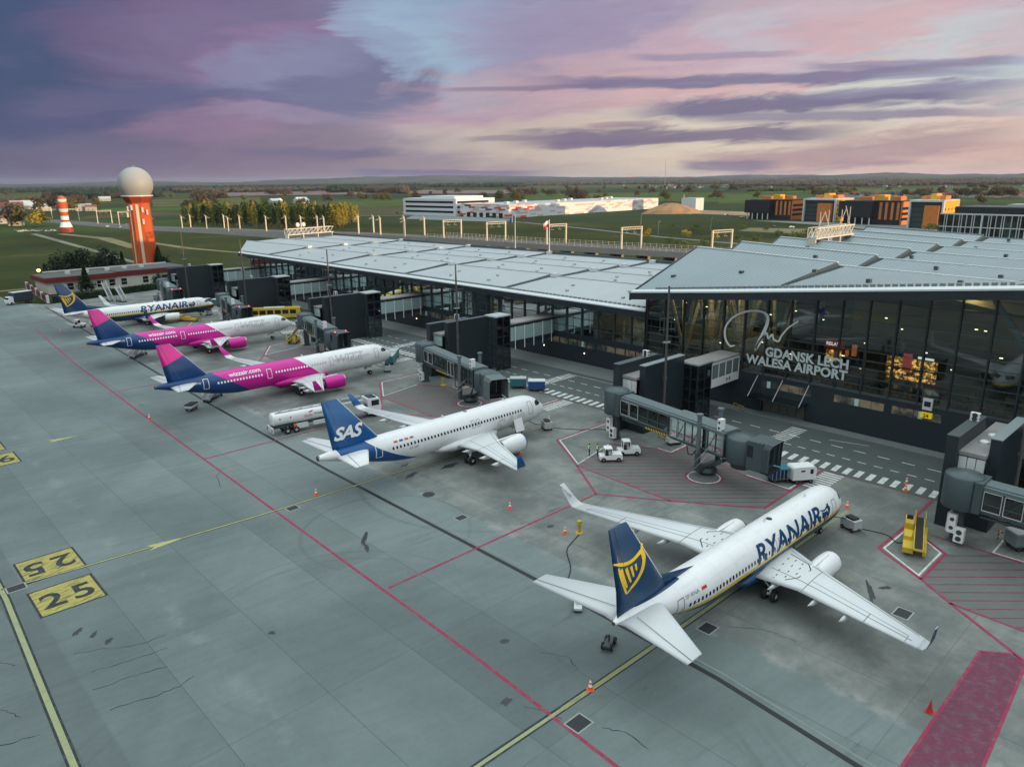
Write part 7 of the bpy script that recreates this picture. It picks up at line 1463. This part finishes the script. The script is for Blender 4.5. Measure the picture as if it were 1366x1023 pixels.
def portal(x0, y0, x1, y1, z, h, label):
    t = thing('catenary_portal', label, 'rail gantry', (x0, y0, z), atan2(y1 - y0, x1 - x0), 'rail gantries over the railway'); L = hypot(x1 - x0, y1 - y0)
    for x in (0, L): MB().box(x - .32, x + .32, -.32, .32, 0, h).build('leg', MAST, t)
    mb = MB().box(-.5, L + .5, -.3, .3, h - .25, h).box(-.5, L + .5, -.3, .3, h - 1.15, h - .95)
    for i in range(8): mb.tube((L * i / 8, 0, h - 1.1), (L * (i + 1) / 8, 0, h - .2), .09, n=4)
    mb.build('truss', MAST, t); mb = MB()
    for x in (L * .3, L * .7): mb.tube((x, 0, h - 1.1), (x - 1.2, 0, h - 2.6), .06, n=4).tube((x - 1.2, 0, h - 2.6), (x + .8, 0, h - 2.6), .06, n=4)
    mb.build('bracket', MAST, t)
PL = ['first rail gantry to the right of the lone masts, above the terminal roof', 'rail gantry left of the blue flag', 'rail gantry crossed by the red and white flagpole', 'rail gantry above the middle of the terminal wing roof end', 'rail gantry showing over the front strip of the hall roof']
for k, (a, b) in enumerate((((251.4, 317), (262, 315)), ((253, 284), (264, 282)), ((256.6, 245.5), (268.3, 244)), ((261, 204.5), (272.5, 202.5)), ((267.5, 163.5), (279, 161.5)))): portal(*a, *b, 6, 9.9, PL[k])
def rail_mast(x, y, z, h, sd=1):
    t = thing('catenary_mast', 'pale single railway mast with a short arm, left of the gantries', 'rail mast', (x, y, z), rt.uniform(-.2, .2), 'single masts along the railway'); MB().box(-.35, .35, -.35, .35, -z - .2, h - 1).tube((0, 0, h - 1), (-.9, 0, h), .2, .15, 6).build('mast', MAST, t); MB().tube((0, 0, h - 2), (sd * 3, 0, h - 2.5), .06, n=4).tube((0, 0, h - .8), (sd * 3, 0, h - 2.5), .05, n=4).build('arm', MAST, t)
for (x, y, z, h) in ((208, 640, 1.8, 9.5), (221, 608, 2.2, 10), (228, 577, 2.5, 10.5), (242, 550, 2.8, 10.5), (238, 498, 3.4, 11), (254, 500, 3.4, 10.5), (247, 465, 4, 11), (262, 470, 4, 10.5), (250, 440, 4.3, 11), (266, 424, 4.6, 11), (252, 402, 5, 11), (265, 405, 5, 11), (252, 378, 5.4, 11.2), (265, 372, 5.6, 11.2), (251, 352, 5.8, 10.5), (263.5, 350, 5.8, 11), (234, 625, 2.2, 10), (247, 590, 2.6, 10), (229, 540, 2.9, 10)): rail_mast(x, y, z, h, 1 if x < 250 else -1)
for k, (a, b) in enumerate((((203, 765), (215, 765)), ((196, 850), (209, 850)), ((190, 930), (203, 930)), ((207, 716), (219, 716)))): portal(*a, *b, .9, 12, 'rail gantry far left between the banded tower and the orange tower')
# ---- flags
for (x, y, lb, tops, bots) in ((262, 273, 'tall white flagpole with a dark blue flag behind the terminal', BLUE, BLUE), (244, 236, 'tall white flagpole with a white and red flag behind the terminal', TWHITE, RED)):
    px_, py_ = x - 42, y - 44
    t = thing('flagpole', lb, 'flagpole', (px_, py_, 0)); h = 22; MB().tube((0, 0, 0), (0, 0, h), .22, .12, 8).build('pole', WHITE, t)
    for k, m_ in ((0, tops), (1, bots)):
        mb = MB(); vs = []
        for i in range(7):
            for j in range(3): u, w_ = i / 6, j / 2; vs.append((-.725 * -(1) * -3.1 * u * .72, .688 * -1 * -3.1 * u * .72 + .25 * sin(u * 6), h - .3 - k * 1.25 - w_ * 1.25 - u * u * 1.2))
        mb.add(vs, [(i * 3 + j, i * 3 + j + 1, i * 3 + j + 4, i * 3 + j + 3) for i in range(6) for j in range(2)]); mb.build('flag', m_, t)
# ---- warehouse and offices
def panelcol(g, co):
    x, y, z = g.xyz(co); u = g.m('ADD', x, y); iz = g.m('FLOOR', g.m('DIVIDE', z, 1.75)); iu = g.m('FLOOR', g.m('ADD', g.m('DIVIDE', u, 9.0), g.m('MULTIPLY', iz, .37)))
    w = g.new('ShaderNodeTexWhiteNoise', noise_dimensions='2D'); g.l.new(g.comb(iu, iz, 0), w.inputs['Vector']); v = w.outputs[0]
    # red panels cluster round the front corner, pale ones run along the side, their orange standing in for sun
    near = g.ss(g.m('ABSOLUTE', g.m('SUBTRACT', x, 6)), 60, 5); c = g.mix(g.m('GREATER_THAN', v, .72), (.70, .71, .73), (.50, .50, .52)); c = g.mix(g.m('MULTIPLY', g.m('GREATER_THAN', v, .86), .8), c, (.60, .42, .34))
    c = g.mix(g.m('MULTIPLY', g.m('LESS_THAN', v, .30), g.m('GREATER_THAN', near, .45)), c, (.55, .07, .06)); return g.mix(g.m('MULTIPLY', g.m('LESS_THAN', v, .12), g.m('LESS_THAN', x, 3)), c, (.06, .065, .07))
t = thing('warehouse', 'long white warehouse with scattered red and orange wall panels', 'warehouse', (513, 543, gz(513, 543)), radians(5)); MB().box(0, 285, 0, 68, 0, 12.6).build('wall', mat('panel_cladding', rough=.6, var=.05, fn=panelcol), t); MB().box(1, 284, 1, 67, 12.6, 12.9).build('roof', LGREY, t)
for k in range(9): MB().box(20 + k * 28, 24 + k * 28, 20 + (k % 3) * 12, 24 + (k % 3) * 12, 12.9, 15.2).build('roof_unit', OFFW, t)
for k in range(6): MB().box(-.15, .05, 8 + k * 9, 13 + k * 9, 0, 4.6).build('loading_door', GLASSD, t)
t = thing('office_block', 'white three-storey office with dark window bands left of the panelled warehouse', 'office', (506, 616, gz(506, 616)), radians(5)); MB().box(0, 60, 0, 84, 0, 18).build('wall', mat('white_office', (.66, .68, .72), .6, var=.05), t)
for z in (3.2, 8.2, 13.2): MB().box(-.12, .05, 4, 80, z, z + 2.2).build('window_band', GLASSD, t); MB().box(2, 50, -.12, .05, z, z + 2.2).build('window_band', GLASSD, t)
MB().box(6, 50, 8, 60, 18, 20.4).build('plant_room', OFFW, t)
t = thing('silo_building', 'small white box building beside the earth mound', 'building', (*at(918, 281), gz(758, 498)), radians(8)); MB().box(0, 22, -9, 9, 0, 14).build('wall', mat('white_box_clad', (.60, .66, .70), .6, var=.06), t); MB().box(.5, 21.5, -8.5, 8.5, 14, 14.4).build('roof', LGREY, t); MB().box(-.1, .1, -3, 2, 0, 5).build('door', LGREY, t); MB().tube((4, 8, 14), (4, 8, 18), .3).build('vent', OFFW, t)
mb = MB(); rings = []
for (f_, hh) in ((1, 0), (.8, .35), (.5, .72), (.2, .98), (.02, 1.0)): rings.append([(34 * f_ * cos(2 * pi * i / 22) * rt.uniform(.85, 1.1), 20 * f_ * sin(2 * pi * i / 22) * rt.uniform(.85, 1.1), 11 * hh * rt.uniform(.9, 1.05)) for i in range(22)])
o = mb.loft(rings, cap=False).build('earth_mound', mat('orange_earth', (.34, .20, .10), .95, var=.3, scale=.15), None, (*at(896, 284.5), -.5), radians(-43)); tag(o, 'big mound of orange earth beside the white box building', 'earth mound')
BRK = mat('orange_brick', (.62, .20, .05), .75, var=.3, scale=.25); GOLDP = mat('sun_gold_panel', (.80, .40, .03), .5, var=.12, scale=.3); BLKP = mat('black_panel', (.016, .018, .022), .5, var=.2)  # the gold also carries low sun on the office end walls
WINB = mat('office_glass_bands', rough=.2, var=0, fn=lambda g, co: g.mix(g.m('GREATER_THAN', g.m('FRACT', g.m('DIVIDE', g.xyz(co)[2], 3.6)), .35), (.035, .042, .045), (.045, .075, .08)))
def office(x, y0, y1, h, d_, style, label):
    t = thing('office_building', label, 'office', (x, y0, gz(x, y0)), 0, 'modern offices behind the terminal'); L = y1 - y0
    B = lambda mb, n, m_: mb.build(n, m_, t)
    B(MB().box(0.5, d_, .3, L, 0, h), 'wall', WINB if style != 'slab' else BLKP)
    for k in range(3): B(MB().box(d_ * .2 + k * 2, d_ * .55 + k * 2, L * (.08 + .3 * k), L * (.24 + .3 * k), h, h + (3.2, 4.4, 2.8)[k]), 'roof_box', BRK if k != 1 else GOLDP)
    B(MB().box(0, d_, 0, L, h - .4, h + .3), 'parapet', OFFW if style == 'frame' else BLKP)
    if style == 'slab':
        B(MB().box(-6, .4, L * .45, L + 2, 5.5, h - .1), 'cantilever', BLKP)
        for k in range(5): B(MB().box(-5.6, -4.9, L * .47 + k * L * .125, L * .47 + .8 + k * L * .125, 0, 5.6), 'pillar', OFFW)
        for k in range(4): B(MB().box(.35, .55, L * (.03 + .1 * k), L * (.03 + .1 * k) + L * .045, 4, h - 1), 'brick_pier', BRK)
        B(MB().box(.6, d_, -.1, .4, 0, h - .5), 'end_wall', BRK)
        for r in range(3): B(MB().box(2, d_ - 1.5, -.14, -.06, 3.4 + r * 4, 5.4 + r * 4), 'window', GLASSD)
    else:
        B(MB().box(-2, .6, L - 1.2, L, 0, h + .3), 'frame_post', OFFW); B(MB().box(-2, .6, 0, 1.2, 0, h + .3), 'frame_post', OFFW); B(MB().box(-2, .6, 1.2, L - 1.2, h - 1, h + .3), 'frame_beam', OFFW)
        B(MB().box(-3.5, .45, L * .1, L * .52, 0, h - 3.5), 'brick_bay', BRK)
        B(MB().box(.7, d_, -.1, .4, 0, h - .5), 'end_wall', GOLDP)  # sun on the end wall is put into its gold colour
        for k in range(4):
            for r in range(4): B(MB().box(1.5 + k * d_ / 4.6, 3.2 + k * d_ / 4.6, -.14, -.06, 1.8 + r * 3.6, 3.4 + r * 3.6), 'window', GLASSD)
    return t
office(640, 314, 354, 17, 26, 'slab', 'black office on white pillars, leftmost of the orange offices'); office(632, 271, 299, 18.5, 34, 'frame', 'office in a white frame with a sunlit gold end wall'); office(612, 213, 256, 18, 34, 'slab', 'black office on white pillars between two white-framed offices'); office(588, 176, 199, 19.5, 32, 'frame', 'white framed office with orange brick bay next to the large grid office')
t = thing('grid_office', 'big dark glass office with white grid facade and white rooftop letters', 'office', (490, 60, 0), radians(-3)); Bd = lambda mb, n, m_: mb.build(n, m_, t)
Bd(MB().box(.6, 40, 0, 90, 0, 14.5), 'wall', mat('dark_teal_glazing', rough=.12, var=0, fn=lambda g, co: g.mix(g.ss(g.noise(co, .12, 4), .4, .65), (.012, .02, .022), (.05, .085, .08)))); Bd(MB().box(5, 40, 3, 84, 14.5, 18.6), 'top_storey', BLKP); Bd(MB().box(-.2, .7, 0, 90, 14.2, 15.0).box(-.2, .7, 0, 90, 7.0, 7.5).box(-.2, .7, 0, 90, 0, .4), 'frame_beam', OFFW)
y = 0.; k = 0
while y < 89.5: w_ = (.9 if k % 9 == 0 else .28); Bd(MB().box(-.25, .68, y, y + w_, 0, 14.2), 'fin', OFFW); y += (2.2, 1.0, 2.8, 3.4, .9, 2.6)[k % 6] + w_; k += 1
Bd(MB().box(4.6, 5, 30, 44, 15, 20.5), 'sign_wall', BLKP); mbt, w = text_mesh('ACG', 2.0, lambda u, v, q: (4.5, 42.6 - u, 17.9 + v), bold=.04); Bd(mbt, 'sign_lettering', TWHITE); mbt, w = text_mesh('Airport City Gdansk', .95, lambda u, v, q: (4.5, 42.8 - u, 16.1 + v), bold=.03); Bd(mbt, 'sign_lettering', TWHITE)
Bd(MB().box(12, 26, 22, 34, 18.6, 22), 'roof_box', GOLDP); Bd(MB().box(14, 30, 44, 60, 18.6, 20), 'roof_plant', LGREY)
for k in range(10): Bd(MB().box(4.75, 4.98, 46 + k * 3.7, 48.6 + k * 3.7, 15.4, 17.8), 'window', mat('upper_glass', (.03, .05, .055), .1, var=0) if k == 0 else bpy.data.materials['upper_glass'])
# ---- white gantries on the terminal roofs
def roof_gantry(x0, y0, x1, y1, z, masts, label):
    t = thing('roof_gantry', label, 'roof gantry', (x0, y0, z), atan2(y1 - y0, x1 - x0), 'white truss gantries on the roofs'); L = hypot(x1 - x0, y1 - y0); mb = MB()
    for zz in (1.2, 3.4):
        for y in (-1, 1): mb.box(0, L, y - .12, y + .12, zz - .12, zz + .12)
    n_ = 10
    for k in range(n_):
        for y in (-1, 1): mb.tube((L * k / n_, y, 1.2), (L * (k + 1) / n_, y, 3.4), .1, n=4).tube((L * k / n_, y, 1.2), (L * k / n_, y, 3.4), .1, n=4)
    mb.build('truss', MAST, t); MB().box(.2, L - .2, -1, 1, 1.25, 1.4).build('walkway', LGREY, t)
    for k in range(4): MB().box(L * k / 3 * .96, L * k / 3 * .96 + .4, -.9, .9, -.6, 1.15).build('support', MAST, t)
    r = random.Random(3)
    for k in range(masts): x = L * (k + .5) / masts; MB().tube((x, r.choice((-1, 1)), 1.3), (x, r.choice((-1, 1)) * 1.0, 4 + r.uniform(.5, 4.5)), .09, n=5).build('antenna', MAST, t)
    return t
roof_gantry(137.5, 271, 160, 275.5, 15.2, 0, 'white truss gantry across the far end of the terminal wing roof'); g2 = roof_gantry(160.5, 73.5, 180, 73.5, 22.0, 9, 'white truss gantry with aerials on the hall roof')
for k, (dx_, dy_) in enumerate(((8, 2.5), (11, 2.6))): MB().lathe((dx_, dy_, 4.6), [(.05, -.2), (.8, 0), (.95, .3)], 'y', 14).build('dish', OFFW, [o for o in bpy.data.objects if o.name == 'roof_gantry'][0])
# ---- houses, cars
ROOFR = mat('red_tile_roof', (.22, .07, .045), .8, var=.25, scale=.6); ROOFD = mat('dark_tile_roof', (.05, .045, .05), .8, var=.25); HW = mat('house_render', (.42, .40, .37), .8, var=.1)
def house(x, y, rz, L, W_, h, rm, label, grp):
    t = thing('house', label, 'house', (x, y, gz(x, y)), rz, grp); MB().box(-L / 2, L / 2, -W_ / 2, W_ / 2, -.3, h).build('wall', HW, t); MB().add([(-L / 2 - .4, -W_ / 2 - .5, h), (L / 2 + .4, -W_ / 2 - .5, h), (L / 2 + .4, W_ / 2 + .5, h), (-L / 2 - .4, W_ / 2 + .5, h), (-L / 2 - .4, 0, h + W_ * .42), (L / 2 + .4, 0, h + W_ * .42)], [(0, 1, 5, 4), (2, 3, 4, 5), (0, 4, 3), (1, 2, 5), (3, 2, 1, 0)]).build('roof', rm, t)
    for k in (-.3, .1): MB().box(L * k, L * k + 1.3, -W_ / 2 - .06, -W_ / 2 + .02, 1.2, 2.6).build('window', GLASSD, t)
    return t
rh = random.Random(12)
for (px, py, L, c) in ((8, 298, 16, 0), (-8, 294, 14, 0), (22, 301, 12, 0), (14, 281, 34, 0), (34, 279, 40, 1), (60, 281, 26, 1), (75, 276, 18, 0), (112, 281, 20, 1), (122, 281, 14, 0), (140, 268, 24, 1), (90, 270, 22, 1)): house(*at(px, py), rh.uniform(-.4, .4), L, L * .5, rh.uniform(4, 6), ROOFR if c == 0 else LGREY, 'house with %s roof among the trees on the far left' % ('red' if c == 0 else 'pale'), 'houses on the far left')
house(*at(402, 271), .3, 26, 14, 5, OFFW, 'lone white barn in the green field above the plantation', None); house(*at(368, 270.5), .2, 24, 10, 4, OFFW, 'low pale farm shed in the olive field', None)
p0 = house(*away(1160, 1650), .2, 13, 9, 5, ROOFD, 'small dark-roofed house of the estate beyond the orange offices', 'estate houses beyond the offices'); p1 = house(*away(1190, 1700), .9, 13, 9, 5, ROOFR, 'small red-roofed house of the estate beyond the orange offices', 'red-roofed estate houses beyond the offices')
for k in range(64): px = 1120 + (k % 32) * 8.5 + rh.uniform(-3, 3); x, y = away(px, 1560 + (k // 32) * 110 + rh.uniform(-60, 60)); copy_tree(p0 if rh.random() < .7 else p1, (x, y, gz(x, y)), rh.uniform(0, 3))
p2 = house(*away(900, 3300), .2, 15, 9, 4.6, ROOFD, 'tiny pale house of the distant town on the horizon', 'houses of the distant town')
for k in range(90): px = rh.choice((rh.uniform(830, 1000), rh.uniform(980, 1400), rh.uniform(1040, 1300))); x, y = away(px, rh.uniform(3000, 4700)); copy_tree(p2, (x, y, gz(x, y)), rh.uniform(0, 3))
def car(x, y, rz, m_, label, grp):
    t = thing('parked_car', label, 'car', (x, y, gz(x, y)), rz, grp); b = MB().prism([(-2.1, .35), (2.1, .35), (2.15, .75), (1.2, .95), (.6, 1.42), (-1.1, 1.45), (-1.8, .98), (-2.15, .85)], -.85, .85).build('body', m_, t); MB().prism([(1.15, .96), (.62, 1.36), (-1.05, 1.38), (-1.65, 1.0)], -.87, .87).build('window', GLASSD, t); wheels(t, (-1.3, 1.3), .75, .32, .2); return t
for k in range(9): car(*at(22 + k * 6 + rh.uniform(-1, 1), 309 + rh.uniform(-.6, .6)), rh.uniform(-.3, .3), WHITE if k % 3 else MGREY, '%s car parked in the row left of the banded tower' % ('white' if k % 3 else 'grey'), 'cars parked left of the banded tower')
for (px, py) in ((145, 303), (170, 301), (163, 304)): car(*at(px, py), .2, WHITE, 'white car near the railway behind the orange tower', 'cars near the railway behind the orange tower')
for (px, py, c) in ((1033, 303, 0), (1056, 304, 1), (970, 288, 0), (980, 289, 0), (990, 290, 1), (965, 287, 1), (545, 284, 1), (552, 285, 1), (538, 284, 1), (530, 284.5, 0)): car(*at(px, py), rh.uniform(0, 3), WHITE if c else DGREY, '%s car on the ground between warehouse and offices' % ('white' if c else 'dark'), 'cars between warehouse and offices')
for (px, py) in ((878, 313), (948, 307), (855, 300)):
    t = thing('field_lamp', 'slim pale lamp post in the rough field behind the railway', 'lamp post', (*at(px, py), 0), 0, 'lamp posts in the rough field'); MB().tube((0, 0, 0), (0, 0, 8.5), .14, .08, 6).build('post', LGREY, t); MB().tube((0, 0, 8.4), (1.6, 0, 8.7), .08, n=5).box(1.2, 2.2, -.15, .15, 8.6, 8.75).build('lamp_arm', LGREY, t)
t = thing('broadcast_mast', 'very thin tall mast on the horizon above the warehouse end', 'mast', (*away(887, 2900), 0)); MB().tube((0, 0, 0), (0, 0, 108), .9, .5, 6).build('mast', MGREY, t); MB().box(-6, 6, -6, 6, -6, 8).build('base', MGREY, t)
HZ = bpy.data.materials.new('haze_air'); HZ.use_nodes = True; HZ.node_tree.nodes.clear(); g = G(HZ.node_tree)
pv = g.new('ShaderNodeVolumePrincipled'); pv.inputs['Color'].default_value = (.78, .84, 1.0, 1); pv.inputs['Density'].default_value = 2.3e-5; pv.inputs['Anisotropy'].default_value = .2
ov = g.new('ShaderNodeOutputMaterial'); g.l.new(pv.outputs[0], ov.inputs['Volume'])
tag(MB().box(-4000, 17000, -12000, 17000, -20, 130).build('haze', HZ), kind='stuff')
SC.cycles.volume_bounces = 0
